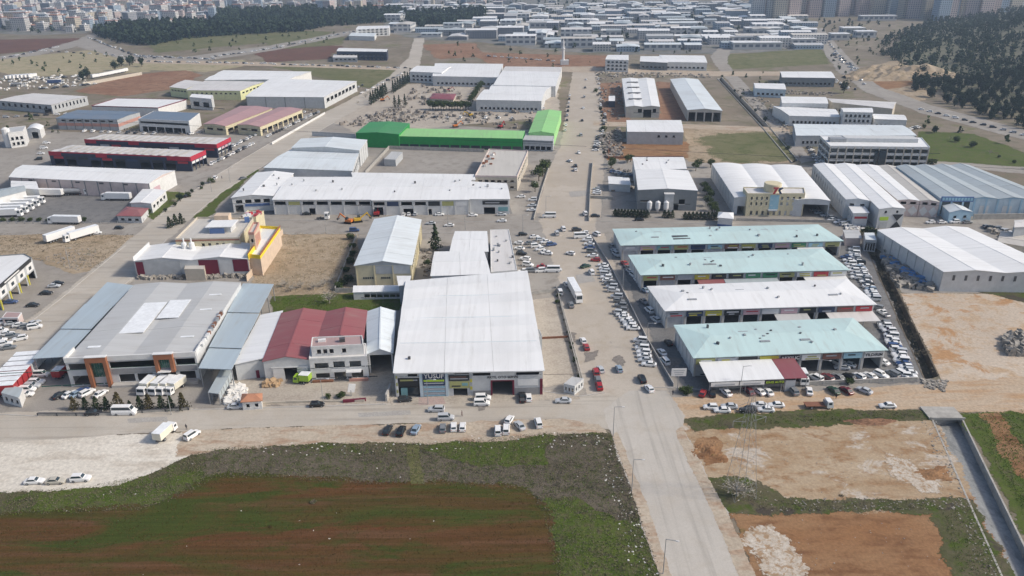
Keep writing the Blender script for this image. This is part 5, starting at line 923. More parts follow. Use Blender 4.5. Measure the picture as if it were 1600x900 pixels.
S = [('black', 'sedan', (606, 675), 80, 'first in the line on the roadside verge'), ('black', 'suv', (627, 677), 82, 'second in the line on the roadside verge'), ('steel', 'sedan', (650, 674), 78, 'third in the line on the roadside verge'), ('grey', 'hatchback', (692, 672), 92, 'left of two white cars on the roadside verge'), ('white', 'hatchback', (709, 670), 94, 'with dark windscreen in the middle of the roadside verge'), ('white', 'hatchback', (723, 670), 90, 'right of another white car on the roadside verge'),
     ('white', 'van', (778, 676), 92, 'standing nose to the weeds on the verge'), ('white', 'van', (791, 674), 88, 'behind a tilted white car on the verge'), ('white', 'hatchback', (796, 659), 70, 'tilted on the verge edge by the road'), ('silver', 'sedan', (812, 668), 115, 'parked askew near the end of the verge'), ('white', 'van', (841, 664), 98, 'last on the right of the roadside verge'),
     ('silver', 'suv', (682, 643), 178, 'on the cross road below the yellow sign'), ('silver', 'van', (697, 656), 2, 'driving on the cross road'), ('black', 'hatchback', (633, 627), 5, 'parked before the dark signboard'), ('white', 'van', (753, 633), 0, 'nearer of two white vans before the grey wall'), ('white', 'van', (755, 625), 2, 'farther of two white vans before the grey wall'), ('black', 'pickup', (816, 624), 92, 'beside the maroon framed gate'), ('white', 'hatchback', (826, 624), 92, 'right of the black pickup at the warehouse'),
     ('silver', 'sedan', (880, 629), 178, 'driving on the cross road toward the junction'), ('black', 'hatchback', (496, 635), 5, 'before the works gate'), ('silver', 'sedan', (369, 638), 5, 'beside the tiled gate house'), ('white', 'minibus', (196, 647), 0, 'parked by the yard fence'), ('black', 'sedan', (147, 648), 5, 'left of the white minibus'),
     ('black', 'sedan', (95, 620), 62, 'leftmost before the orange portal hall'), ('white', 'sedan', (110, 619), 64, 'second before the orange portal hall'), ('steel', 'sedan', (122, 618), 62, 'third before the orange portal hall'), ('blue', 'sedan', (129, 614), 62, 'squeezed between cars before the orange portal'), ('white', 'suv', (137, 617), 62, 'fifth before the orange portal hall'), ('white', 'sedan', (158, 618), 70, 'alone right of the line before the orange portal'),
     ('white', 'van', (66, 588), 0, 'top of the vans under the blue canopy edge'), ('white', 'suv', (58, 600), 5, 'second vehicle beside the trailer row'), ('silver', 'suv', (51, 606), 5, 'third vehicle beside the trailer row'), ('white', 'van', (44, 612), 5, 'fourth vehicle beside the trailer row'), ('white', 'sedan', (41, 619), 5, 'lowest vehicle beside the trailer row'),
     ('white', 'sedan', (55, 755), 4, 'leftmost of three at the weedy edge of the pale lot'), ('beige', 'sedan', (88, 755), 4, 'middle of three at the weedy edge of the pale lot'), ('white', 'suv', (127, 751), 4, 'rightmost of three at the edge of the pale lot'), ('white', 'van', (301, 683), 62, 'beside the truck at the edge of the pale lot'),
     ('silver', 'sedan', (85, 449), 5, 'with a black car behind it on the diagonal road lot'), ('black', 'sedan', (91, 445), 5, 'behind the silver car on the diagonal road lot'), ('black', 'sedan', (73, 460), 2, 'alone in the showroom lot'), ('black', 'sedan', (52, 479), 2, 'at the lower edge of the showroom lot'), ('blue', 'sedan', (18, 474), 8, 'below the yellow post of the showroom'), ('silver', 'sedan', (54, 507), 60, 'at the kerb of the diagonal road'),
     ('white', 'hatchback', (891, 398), 150, 'driving alone on the avenue'), ('green', 'sedan', (915, 418), 30, 'crossing the avenue'), ('white', 'van', (924, 428), 100, 'right of the dark green car'), ('white', 'hatchback', (911, 535), 100, 'above the red car on the avenue'), ('red', 'hatchback', (916, 545), 95, 'below the white hatchback on the avenue'), ('silver', 'hatchback', (938, 580), 100, 'right of the red van on the avenue'), ('red', 'van', (931, 585), 92, 'beside the container cabin'), ('grey', 'suv', (934, 597), 92, 'between two red vehicles'), ('red', 'suv', (936, 606), 92, 'lowest on the avenue by the cabin'), ('steel', 'hatchback', (967, 579), 95, 'in the middle of the avenue'), ('black', 'suv', (1003, 595), 95, 'at the end of the nearest parking row'), ('white', 'hatchback', (1014, 610), 105, 'turning at the corner into the main road'), ('black', 'hatchback', (1044, 538), 100, 'alone by the left wall of the nearest teal row'),
     ('red', 'hatchback', (1098, 617), 65, 'left of a black car under the white awning'), ('black', 'hatchback', (1114, 617), 70, 'right of the red car under the white awning'), ('white', 'sedan', (1134, 616), 110, 'before the white awning'), ('maroon', 'sedan', (1170, 614), 105, 'before the lime lettered sign'), ('white', 'sedan', (1185, 614), 115, 'right of the maroon car'), ('white', 'sedan', (1199, 615), 105, 'second right of the maroon car'), ('grey', 'suv', (1239, 614), 98, 'before the maroon awning'), ('white', 'sedan', (1264, 614), 75, 'right of the grey one before the maroon awning'), ('green', 'sedan', (1302, 613), 105, 'below the apron fence beside a pedestrian'), ('maroon', 'sedan', (1322, 613), 110, 'right of the dark green car'), ('silver', 'sedan', (1350, 613), 130, 'rightmost below the apron fence'),
     ('white', 'hatchback', (1110, 639), 178, 'leftmost on the dirt track'), ('silver', 'sedan', (1139, 638), 175, 'behind two white cars on the dirt track'), ('white', 'sedan', (1128, 644), 178, 'lowest on the left of the dirt track'), ('white', 'sedan', (1186, 636), 175, 'behind the pylon on the dirt track'), ('black', 'suv', (1168, 644), 178, 'at the foot of the grass bank on the dirt track'), ('white', 'sedan', (1196, 643), 175, 'right of the black one on the dirt track'), ('white', 'sedan', (1212, 636), 178, 'left of the flatbed truck'), ('white', 'sedan', (1386, 637), 178, 'driving alone on the dirt track'),
     ('white', 'sedan', (1378, 568), 120, 'beside the YILDIRIM bay'), ('silver', 'sedan', (1315, 577), 170, 'before the glazed bay of the nearest market row'), ('white', 'van', (1308, 570), 120, 'inside the bay of the nearest market row'), ('white', 'sedan', (1325, 572), 140, 'right inside the bay of the nearest market row'), ('silver', 'van', (1334, 392), 175, 'at the top end of the ditch side line'), ('white', 'pickup', (1380, 492), 105, 'in the gap of the ditch side line'), ('grey', 'suv', (1370, 483), 140, 'above the white pickup by the ditch'),
     ('white', 'van', (838, 272), 95, 'under the round tree by the avenue'), ('white', 'van', (835, 290), 92, 'below the round tree by the avenue'), ('white', 'sedan', (814, 309), 178, 'at the corner of the beige block'), ('white', 'van', (832, 314), 178, 'right of the beige block corner'), ('silver', 'sedan', (831, 323), 178, 'by the low wall on the avenue'), ('white', 'sedan', (830, 330), 178, 'lower by the low wall on the avenue'), ('white', 'minibus', (858, 340), 178, 'on the avenue crossing'), ('black', 'suv', (899, 261), 95, 'ahead of a white car on the upper avenue'), ('white', 'suv', (899, 267), 95, 'behind the black car on the upper avenue'), ('white', 'sedan', (890, 253), 120, 'turning on the upper avenue'), ('white', 'van', (914, 336), 100, 'on the avenue beside the walled plot'), ('black', 'sedan', (930, 339), 0, 'in the walled plot by the hedge'), ('black', 'sedan', (999, 345), 0, 'driving before the hedge'), ('silver', 'van', (870, 367), 95, 'entering the corner car park'), ('black', 'hatchback', (817, 368), 10, 'at the corner of the beige workshop'), ('red', 'pickup', (848, 419), 175, 'in the corner car park'), ('white', 'minibus', (862, 425), 178, 'at the lower right of the corner car park'), ('white', 'sedan', (855, 398), 165, 'in the open part of the corner car park'),
     ('blue', 'van', (554, 362), 5, 'beside the dry lot on the cross street'), ('white', 'sedan', (687, 337), 5, 'before the tyre sign'), ('white', 'sedan', (739, 338), 5, 'before the rightmost white hall'), ('silver', 'sedan', (784, 337), 5, 'at the black signed hall'), ('white', 'sedan', (784, 347), 178, 'driving on the cross street'), ('white', 'sedan', (702, 354), 178, 'parked across the street from the white row'), ('silver', 'sedan', (673, 351), 178, 'behind the cream hall'), ('black', 'sedan', (480, 336), 5, 'before the second white hall'), ('black', 'hatchback', (187, 358), 0, 'on the left street by the red cottage'), ('white', 'sedan', (151, 366), 20, 'beside the trailers on the dirt lot'), ('black', 'hatchback', (293, 308), 60, 'driving on the diagonal road'), ('white', 'van', (337, 280), 95, 'at the roadside near the depot'), ('grey', 'sedan', (380, 280), 60, 'on the verge of the diagonal road'), ('white', 'van', (880, 360), 100, 'at the top of the avenue car park'), ('white', 'minibus', (908, 372), 5, 'in the middle of the avenue crossing'), ('black', 'suv', (901, 361), 10, 'above the minibus on the avenue crossing'), ('white', 'van', (932, 368), 120, 'near the stall by the far market row'), ('silver', 'suv', (885, 447), 100, 'left of the white semi trailer'), ('grey', 'suv', (892, 479), 95, 'below the white semi trailer'), ('white', 'van', (875, 459), 95, 'by the yard wall left of the semi trailer')]
for c, k, p, h, w in S: car(k, c, p, h, w)

FARC.sort(key=lambda t: -t[0]); keep = 300 - len(NEARC)
for (yy, nm, kind, loc, rz, c, lb, group) in FARC[:keep]: tag(put(nm, joined(kind), None, loc, rz, None, c), lb, CATS[kind], group)
vs = []; fs = []; mi = []; cm = ['far_car_white', 'far_car_silver', 'far_car_dark', 'glass', 'rubber']
for (yy, nm, kind, loc, rz, c, lb, group) in FARC[keep:]:
    m = joined(kind); o_ = len(vs); L_ = sum(c) / 3; pm = 0 if L_ > .6 else 1 if L_ > .35 else 2
    for v in m.vertices: x, y = rot(v.co.x, v.co.y, rz); vs.append((loc.x + x, loc.y + y, loc.z + v.co.z))
    for f in m.polygons: fs.append(tuple(i + o_ for i in f.vertices)); k_ = m.materials[f.material_index].name; mi.append(pm if k_ == 'paint' else 3 if k_ == 'glass' else 4)
m = mesh('distant_cars', vs, fs, cm); m.polygons.foreach_set('material_index', mi); tag(put('distant_cars', m), 'small far cars on the highways and far yards', 'cars', None, 'stuff')
# trucks
def rbox(x0, x1, hw, z0, z1, tx=0): return frust(x0, x1, hw, z0, x0, x1 - tx, hw, z1)
def truck(name, label, px, hd, kind, cab='white', cargo='white', n_=0, cat='truck', L=None):
    r = empty(name, G(px) + Vector((0, 0, .1)), label, cat, None, math.radians(hd)); cc, gc = CC[cab], CC[cargo]
    L = L or dict(box=7.2, semi=15.5, tanker=14.5, flat=7.5, trailer=13.6, cabonly=6)[kind]; h = L / 2; wx = []
    if kind != 'trailer':
        cl = 2.1 if kind in ('semi', 'tanker', 'cabonly') else 1.8; ch = 3.4 if kind in ('semi', 'tanker', 'cabonly') else 2.4
        v, f = rbox(h - cl, h, 1.2, .5, ch, .35); put('cab', mesh('cab', v, f, 'paint'), r, col=cc)
        v2, f2 = quad_on(v[1], v[2], v[6], v[5], .08, .92, .45, .88, .03); put('windscreen', mesh('windscreen', v2, f2, 'glass'), r)
        for q in ((0, 1, 5, 4), (2, 3, 7, 6)): v2, f2 = quad_on(*[v[i] for i in q], .25 if q[0] == 0 else .2, .8 if q[0] == 0 else .75, .5, .85, .03); put('side_window', mesh('side_window', v2, f2, 'glass'), r)
        v, f = rbox(-h, h - .2, .45, .55, .95); put('chassis', mesh('chassis', v, f, 'metal_dark'), r); wx = [h - 1.3, -h + 1.6] + ([-h + 2.9, -h + 4.2, h - 4.5] if kind in ('semi', 'tanker') else [])
        x1 = h - cl - .25
    else: x1 = h; wx = [-h + 1.6, -h + 2.9, -h + 4.2]; v, f = rbox(-h, h, .45, .8, 1.1); put('chassis', mesh('chassis', v, f, 'metal_dark'), r); v, f = rbox(h - 3.2, h - 2.9, .9, 0, .8); put('landing_leg', mesh('landing_leg', v, f, 'metal_dark'), r)
    if kind in ('box', 'semi', 'trailer'):
        zt = 3.1 if kind == 'box' else 4.0; v, f = rbox(-h, x1, 1.25, 1.12, zt); put('cargo_box', mesh('cargo_box', v, f, 'paint'), r, col=gc); v, f = rbox(-h - .02, x1 + .02, 1.28, zt + .002, zt + .08); put('cargo_roof', mesh('cargo_roof', v, f, 'skylight'), r)
        for s_ in (-.62, .62): v, f = rbox(-h - .06, -h - .01, .58, 1.2, zt - .1); put('rear_door', mesh('rear_door', [(a, b_ + s_, c_) for a, b_, c_ in v], f, 'paint'), r, col=tuple(k * .9 for k in gc))
    elif kind == 'tanker':
        m = cone_mesh('tank', [(.3, 0), (1.15, .4), (1.25, 1), (1.25, 9.6), (1.15, 10.3), (.3, 10.7)], 'metal', 16); o = put('tank', m, r, (-h, 0, 2.45)); o.rotation_euler = (0, math.pi / 2, 0)
    elif kind == 'flat':
        v, f = rbox(-h, x1, 1.15, .96, 1.12); put('flat_bed', mesh('flat_bed', v, f, 'w_rust'), r); v, f = rbox(x1 - .15, x1, 1.1, 1.13, 2.0); put('head_board', mesh('head_board', v, f, 'metal'), r)
    wm = VP.setdefault('tw', wheel_mesh(.5, .32))
    for x in wx:
        for s_ in (-.98, .98): put('wheel', wm, r, (x, s_, 0))
    return r
for k, x in enumerate((231, 249, 261, 275)): truck('box_truck', ('leftmost', 'second', 'third', 'rightmost') [k] + ' cream box truck at the loading dock', (x, 610), 262 - k * 3, 'box', 'white', 'cream')
truck('box_truck', 'dusty box truck casting a shadow on the pale lot', (260, 682), 78, 'box', 'white', 'cream'); truck('flatbed_truck', 'white flatbed recovery truck on the dirt track', (1278, 637), 0, 'flat'); truck('semi_truck', 'white semi trailer standing on the avenue', (898, 462), 278, 'semi')
truck('box_truck', 'small red box truck under the blue canopy', (97, 588), 90, 'box', 'red', 'red', L=5.5); truck('box_truck', 'white truck at the maroon awning corner', (1253, 597), 265, 'box', 'white', 'grey', L=5.5)
for k in range(7): truck('trailer', ORD[k] + ' parked trailer from the top beside the diagonal road' + (', red sided' if k > 2 else ', white sided'), (50 - k * 7.4, 570 + k * 8.2), 8, 'trailer', 'white', 'red' if k > 2 else 'white', L=8)
for p, h, k, l in (((183, 313), 175, 'semi', 'long white trailer truck parked below the depot'), ((80, 307), 175, 'trailer', 'white trailer left of the tanker below the depot'), ((118, 305), 5, 'tanker', 'grey tanker truck below the depot wall'), ((102, 350), 175, 'semi', 'white semi truck leaving by the left street'), ((95, 374), 62, 'trailer', 'left of two white trailers on the dirt lot'), ((128, 372), 235, 'semi', 'right of two white trailer trucks on the dirt lot'), ((505, 343), 0, 'cabonly', 'white tractor unit before the second white hall')): truck('semi_truck' if k != 'tanker' else 'tanker_truck', l, p, h, k)
for k in range(5): truck('semi_truck', ORD[k] + ' truck from the top in the white row at the left edge of the yard', (46 - k * 9, 319 + k * 5), 5, 'semi')
for k in range(9): truck('trailer', ORD[k] + ' white trailer from the left in the far transport yard', (150 + k * 5.5, 122 - k * 1.1), 70, 'trailer', L=10)
for k in range(7): truck('trailer', ORD[k] + ' trailer from the left at the far roadside depot', (15 + k * 6, 124 - k * .4), 70, 'trailer', L=10)
truck('tanker_truck', 'silver tanker in the far transport yard at left', (30, 135), 5, 'tanker'); truck('semi_truck', 'blue sided semi truck in the far transport yard', (88, 131), 5, 'semi', 'white', 'blue')
# digger type machines
def machine(label, px, col, hd=0):
    r = empty('excavator', G(px) + Vector((0, 0, .1)), label, 'excavator', None, math.radians(hd)); c = CC[col]
    for s_ in (-1, 1): v, f = rbox(-1.9, 1.9, .3, 0, .9, .3); put('track', mesh('track', [(a, b_ + s_ * 1.1, z) for a, b_, z in v], f, 'rubber'), r)
    v, f = rbox(-2.0, 1.2, 1.25, .95, 2.0); put('body', mesh('body', v, f, 'paint'), r, col=c); v, f = rbox(-.2, 1.2, .5, 2.0, 3.1, .3); put('cab', mesh('cab', [(a, b_ + .6, z) for a, b_, z in v], f, 'glass'), r)
    o = put('boom', boxmesh('paint'), r, (2.8, -.3, 3.1), 0, (4.2, .45, .5), c); o.rotation_euler = (0, -.6, 0); o = put('arm', boxmesh('paint'), r, (5.0, -.3, 3.0), 0, (3.0, .35, .4), c); o.rotation_euler = (0, 1.0, 0); o = put('bucket', boxmesh('metal_dark'), r, (5.7, -.3, 1.5), 0, (1, 1.1, .8)); o.rotation_euler = (0, .5, 0)
for l, p, c, h in (('yellow excavator before the second white hall', (560, 347), 'yellow', 20), ('orange excavator beside the red machine on the cross street', (545, 349), 'orange', 160), ('red machine at the open door of the third white hall', (589, 337), 'red', 90), ('orange excavator among cypresses of the scrap yard', (598, 158), 'orange', 10), ('red machine in the equipment yard behind the green wing', (782, 200), 'red', 60), ('yellow excavator in the equipment yard behind the green wing', (735, 182), 'yellow', 200), ('orange machine left in the equipment yard', (712, 199), 'orange', 30), ('red tipper frame at the back of the scrap yard', (700, 143), 'red', 0)): machine(l, p, c, h)
truck('camper', 'lime green small van beside the red roof hall', (473, 598), 170, 'box', 'lime', 'lime', L=5, cat='van')

# ------------------------------------------------------------------ vegetation
def leafmesh(name, pts, size, mat, rng, rnd_toplight=None, flat=.5):
    """cloud of small leaf faces; pts is a list of (x, y, z), rnd sets leaf tone, random plus light painted toward crown tops"""
    n_ = len(pts); P = np.array(pts, dtype=float); a = rng.normal(size=(n_, 3)); a /= np.linalg.norm(a, axis=1)[:, None]; b_ = rng.normal(size=(n_, 3)); b_ -= (a * b_).sum(1)[:, None] * a; b_ /= np.linalg.norm(b_, axis=1)[:, None]
    s_ = (np.array(size) if np.ndim(size) else np.full(n_, size)) * rng.uniform(.6, 1.4, n_); a *= s_[:, None]; b_ *= s_[:, None] * .7
    V_ = np.stack([P - a - b_, P + a - b_ * .6, P + a * .8 + b_, P - a * .7 + b_ * .9], 1).reshape(-1, 3); m = bpy.data.meshes.new(name); m.vertices.add(len(V_)); m.vertices.foreach_set('co', V_.ravel()); m.loops.add(n_ * 4); m.loops.foreach_set('vertex_index', np.arange(n_ * 4)); m.polygons.add(n_); m.polygons.foreach_set('loop_start', np.arange(n_) * 4); m.polygons.foreach_set('loop_total', np.full(n_, 4)); m.materials.append(MAT[mat]); m.update(calc_edges=True)
    at = m.attributes.new('rnd_toplight', 'FLOAT', 'FACE'); at.data.foreach_set('value', (rng.uniform(0, 1, n_) if rnd_toplight is None else np.clip(rnd_toplight, 0, 1)).astype(np.float32)); return m
def tapered(pts, seg=6):
    """tube through (x, y, z, r) points"""
    vs = []; fs = []
    for x, y, z, r in pts:
        for k in range(seg): a = 2 * math.pi * k / seg; vs.append((x + r * math.cos(a), y + r * math.sin(a), z))
    for q in range(len(pts) - 1):
        for k in range(seg): fs.append((q * seg + k, q * seg + (k + 1) % seg, (q + 1) * seg + (k + 1) % seg, (q + 1) * seg + k))
    return vs, fs
TV = {}
def tree_variants():
    for v in range(4):
        g = np.random.RandomState(40 + v)
        # conifer, unit height
        pts = []; rn = []
        for k in range(420):
            z = g.uniform(.08, 1) ; lay = .8 + .25 * math.sin(z * 38 + v); rr = (.30 * (1 - z) ** .8 + .012) * lay * g.uniform(.55, 1.1); a = g.uniform(0, 6.283); rr *= 1 + .25 * math.sin(3 * a + v + z * 5); pts.append((rr * math.cos(a), rr * math.sin(a), z)); rn.append(.2 + .5 * z * .6 + g.uniform(-.2, .35))  # leaf tone rises with height: top light painted into the crown colour
        TV['conifer', v] = [('crown', leafmesh('conifer_crown', pts, .035, 'f_dark', g, rn)), ('trunk', mesh('trunk', *tapered([(0, 0, 0, .025), (0, .01, .5, .015), (0, 0, .95, .004)]), 'bark'))]
        TV['brown', v] = [('crown', leafmesh('dry_crown', pts, .035, 'f_brown', g, rn)), TV['conifer', v][1]]
        pts2 = [(x * .42 * (1 + .6 * (1 - abs(2 * z - .8))), y * .42 * (1 + .6 * (1 - abs(2 * z - .8))), z) for x, y, z in pts]
        TV['cypress', v] = [('crown', leafmesh('cypress_crown', pts2, .026, 'f_dark', g, rn)), TV['conifer', v][1]]
        # broad crown of several clumps
        pts = []; rn = []; cl = [(g.uniform(-.22, .22), g.uniform(-.22, .22), g.uniform(.45, .8), g.uniform(.13, .24)) for _ in range(9)]
        for k in range(650):
            c = cl[g.randint(9)]; d = g.normal(size=3); d /= np.linalg.norm(d); r_ = c[3] * g.uniform(.5, 1.08); pts.append((c[0] + d[0] * r_, c[1] + d[1] * r_, c[2] + d[2] * r_ * .85)); rn.append(.4 + .3 * d[2] + g.uniform(-.25, .25))  # upward sides of each clump painted lighter, as if lit from above
        tr = tapered([(0, 0, 0, .035), (.01, 0, .25, .025), (.03, .02, .5, .015), (.02, 0, .7, .006)]); br = tapered([(0, 0, .22, .018), (-.1, .06, .45, .012), (-.17, .1, .6, .005)]); tv = tr[0] + br[0]; tf = tr[1] + [tuple(i + len(tr[0]) for i in f) for f in br[1]]
        TV['round', v] = [('crown', leafmesh('leafy_crown', pts, .034, 'f_leaf', g, rn)), ('trunk', mesh('trunk', tv, tf, 'bark'))]
        TV['bush', v] = [('crown', leafmesh('bush_crown', [(x, y, max(.03, z - .3) * 1.3) for x, y, z in pts], .04, 'f_leaf', g, rn))]
        TV['pine', v] = [('crown', leafmesh('pine_crown', [(x * .8, y * .8, z) for x, y, z in pts[:330]] + [(g.normal() * .12, g.normal() * .12, g.uniform(.2, 1.0)) for _ in range(120)], .05, 'f_pine', g, rn[:330] + [.3] * 120)), ('trunk', TV['round', v][1][1])]
        # bare crown of twigs
        vs, fs = tapered([(0, 0, 0, .03), (0, 0, .3, .022)], 5)
        for k in range(46):
            a = g.uniform(0, 6.28); l = g.uniform(.25, .55); e = g.uniform(.25, 1.2); x1, y1, z1 = l * math.cos(a) * math.cos(e), l * math.sin(a) * math.cos(e), .3 + l * math.sin(e) * 1.1; t = tapered([(0, 0, .22 + .1 * g.rand(), .012), (x1 * .5, y1 * .5, .25 + (z1 - .25) * .55, .008), (x1 + g.normal() * .03, y1 + g.normal() * .03, z1, .003)], 3); o = len(vs); vs += t[0]; fs += [tuple(i + o for i in f) for f in t[1]]
        TV['bare', v] = [('branches', mesh('bare_branches', vs, fs, 'bark_pale')), ('twigs', leafmesh('twig_tips', [(g.normal() * .2, g.normal() * .2, g.uniform(.4, .85)) for _ in range(160)], .022, 'f_bare', g))]
tree_variants()
def tree(kind, label, loc, h, wide=1.0, name=None, group=None, cat='tree', i=None):
    loc = G(loc) if len(loc) == 2 else Vector(loc); r = empty(name or dict(conifer='conifer', brown='dry_conifer', cypress='cypress_tree', round='broadleaf_tree', bush='bush', pine='pine_tree', bare='bare_tree')[kind], loc, label, cat, group, random.uniform(0, 6.28)); v = random.randrange(4)
    for nm, m in TV[kind, v]:
        c_ = put(nm, m, r, (0, 0, 0), 0, (h * wide, h * wide, h))
        if nm == 'twigs': c_['kind'] = 'stuff'
    return r
# conifers along the front fence of the orange portal hall
for k, (x, h, kd) in enumerate([(117, 4.2, 'brown'), (135, 4.0, 'conifer'), (152, 4.4, 'conifer'), (168, 4.2, 'conifer'), (187, 5.6, 'brown'), (204, 3.0, 'conifer'), (220, 4.4, 'conifer'), (235, 5.0, 'brown'), (254, 4.6, 'conifer'), (268, 4.4, 'conifer'), (287, 5.4, 'brown')]): tree(kd, f'{ORD[k]} small {"browned " if kd == "brown" else "dark "}conifer from left along the yard fence', (x, 640), h, 1.25, group='conifers along the yard fence')
for k, (p, h) in enumerate([((842, 283), 9), ((848, 276), 10), ((836, 300), 6), ((852, 268), 8)]): tree('round', ('leftmost tall', 'middle', 'lowest', 'rightmost')[k] + ' dark leafy tree beside the beige block on the avenue', p, h, 1.1)
for k, p in enumerate([(275, 352), (284, 350), (266, 356)]): tree('conifer', ('middle', 'right', 'left')[k] + ' of three dark trees behind the yellow plant at the road', p, 5.5, 1.3)
for k in range(9): tree('bush', f'{ORD[k]} dark bush from the left along the red cottage hedge', (226 + k * 3.6, 340 - k * 3.0), 3.2, 1.3, cat='bush')
tree('cypress', 'tall dark bare looking tree on the street corner behind cream hall', (681, 392), 12, 1.5); tree('bush', 'dark bush beside the cream hall foot', (668, 414), 3, 1.4, cat='bush')
tree('bare', 'pale bare blossom bush on the grass strip', (515, 474), 5.5, 1.5); tree('bare', 'pale bare tree behind the blue canopy', (398, 520), 5, 1.1); tree('bare', 'grey leafless bush at the pylon foot', (1152, 775), 5, 1.9)
for k, p in enumerate([(545, 440), (540, 425), (548, 412), (552, 400), (536, 446), (550, 388), (530, 452), (548, 374)]): tree('bush', f'{ORD[k]} dark scrub clump along the left wall of the cream hall', p, 3.4, 1.5, cat='bush')
for k, p in enumerate([(520, 440), (505, 448), (490, 452), (470, 450), (455, 455), (445, 448)]): tree('bare', f'{ORD[k]} pale leafless scrub clump on the dry lot', p, 3.2, 1.9, cat='shrub')
for k in range(14): tree('conifer', f'{ORD[k]} clipped conifer from left in the hedge before the grey factory', (961 + k * 5.0 if k < 11 else 1032 + (k - 10) * 6, 338 + k * .2), 3.8, 1.7, group='hedge conifers')
for k in range(9): tree('conifer', f'{ORD[k]} clipped conifer from left in the hedge beside the kiosk', (1070 + k * 6, 343), 3.8, 1.7, group='hedge conifers by the kiosk')
for k, p in enumerate([(1106, 322), (1110, 312), (1104, 305), (1113, 330), (1100, 298), (1116, 336), (955, 264), (957, 258), (980, 255), (985, 253), (1087, 267), (1092, 262), (1110, 262)]): tree('round', f'{ORD[k]} dark tree of those around the grey factory walls', p, 5.5, 1.2)
for k in range(16): tree('cypress', f'{ORD[k]} cypress from the near end of the row along the scrap yard', (580 + k * 3.8 + (8 if k > 6 else 0), 164 - k * 2.6), 11, 1.3, group='cypresses along the scrap yard')
for k, (x, y) in enumerate([(617, 168), (624, 168), (633, 166), (597, 152)]): tree('cypress', f'{ORD[k]} lone cypress inside the scrap yard', (x, y), 10, 1.2)
for k in range(15): tree('round', f'{ORD[k]} tree from left in the row above the equipment yard', (672 + k * 4.3, 171 + (k % 3)), 8, 1.1, group='trees above the equipment yard')
for k in range(9): tree('round', f'{ORD[k]} tree from near in the row left of the gable hall', (735 + k * 2.9, 164 - k * 4.3), 8, 1.0, group='trees left of the gable hall')
for k in range(22): tree('bush', f'{ORD[k]} shrub from the left in the hedge before the long office', (1322 + k * 6.5, 252 + k * .2), 4, 1.4, cat='bush', group='hedge before the long office')
for k, (x, y) in enumerate([(180, 110), (190, 104), (203, 103), (207, 101), (130, 128), (137, 123), (222, 104), (1318, 146), (1440, 120)]): tree('pine', f'{ORD[k]} lone dark pine of the far waste ground', (x, y), 11, 1.1)
for k in range(10): tree('bush', f'{ORD[k]} dark bush from the left along the truck yard kerb', (6 + k * 14, 346), 2.6, 1.5, cat='bush')
tree('bush', 'leaning dark bush with statue like shape at the works gate', (533, 622), 2.6, 1.5, cat='bush'); tree('bush', 'small bare bush at the works gate', (513, 622), 2, 1.2, cat='bush'); tree('bush', 'dark shrub between parked cars under the apron fence', (1325, 600), 3, 1.3, cat='bush'); tree('bush', 'dark green shrub beside the white road sign', (1072, 614), 2.6, 2.0, cat='bush')
for k in range(20): tree(random.choice(['bush', 'bare', 'bare']), f'{ORD[k]} dusty weed clump from the far end along the yard wall', (870 + k * 1.85 + random.uniform(-2, 3), 466 + k * 6.6 + random.uniform(-3, 3)), random.uniform(.7, 1.9), random.uniform(1.2, 2.2), cat='bush', group='weeds along the yard wall', name='weed_clump')

# hill with pines on the right
FOOT = [(p.y, p.x) for p in map(G, ((1680, 224), (1560, 194), (1480, 166), (1420, 142), (1410, 112), (1372, 88), (1372, 66), (1400, 52), (1440, 40)))] + [(2600, 1500)]
def foot(y):
    for (a, fa), (c, fc) in zip(FOOT, FOOT[1:]):
        if y <= c: return fa + (fc - fa) * max(0, (y - a)) / (c - a)
    return FOOT[-1][1]
def hillz(x, y):
    t = min(1, max(0, (x - foot(y)) / 360)); t = t * t * (3 - 2 * t); e = min(1, max(0, (2000 - y) / 700)); w = min(1, max(0, (y - 430) / 200)); e = e * e * (3 - 2 * e)
    return 44 * t * e * w * (1 + .12 * math.sin(x * .018 + 1) * math.cos(y * .013)) - .6
nx, ny = 80, 110; vs = [(300 + 1200 * i / nx, 430 + 1600 * j / ny, 0) for j in range(ny + 1) for i in range(nx + 1)]; vs = [(x, y, hillz(x, y)) for x, y, z in vs]
o = put('hill', mesh('hill', vs, [(j * (nx + 1) + i, j * (nx + 1) + i + 1, (j + 1) * (nx + 1) + i + 1, (j + 1) * (nx + 1) + i) for j in range(ny) for i in range(nx)], 'g_hill')); o['kind'] = 'structure'
for p in o.data.polygons: p.use_smooth = True
rg = random.Random(5); HT = []
def vnoise(x, y): return math.sin(x * .07 + 2 * math.sin(y * .037)) * .5 + math.sin(y * .055 + 1.7 * math.sin(x * .033)) * .5 + rg.uniform(-.8, .8)
for k in range(15000):
    y = 450 + 1400 * rg.random() ** 1.5; x = foot(y) + rg.uniform(4, 620); z = hillz(x, y); q = proj((x, y, z + 4))
    if -20 < q[0] < 1640 and q[1] > -30 and vnoise(x, y) > -.38: HT.append((x, y, z - .3, rg.uniform(5.5, 10)))
HT.sort(key=lambda t: t[1]); HT = HT[:5200]; print('hill trees', len(HT))
for t in HT[:290]: tree('pine', 'dark pine tree scattered over the lower slope of the right hill', t[:3], t[3], rg.uniform(.75, 1.05), group='pines on the right hill')
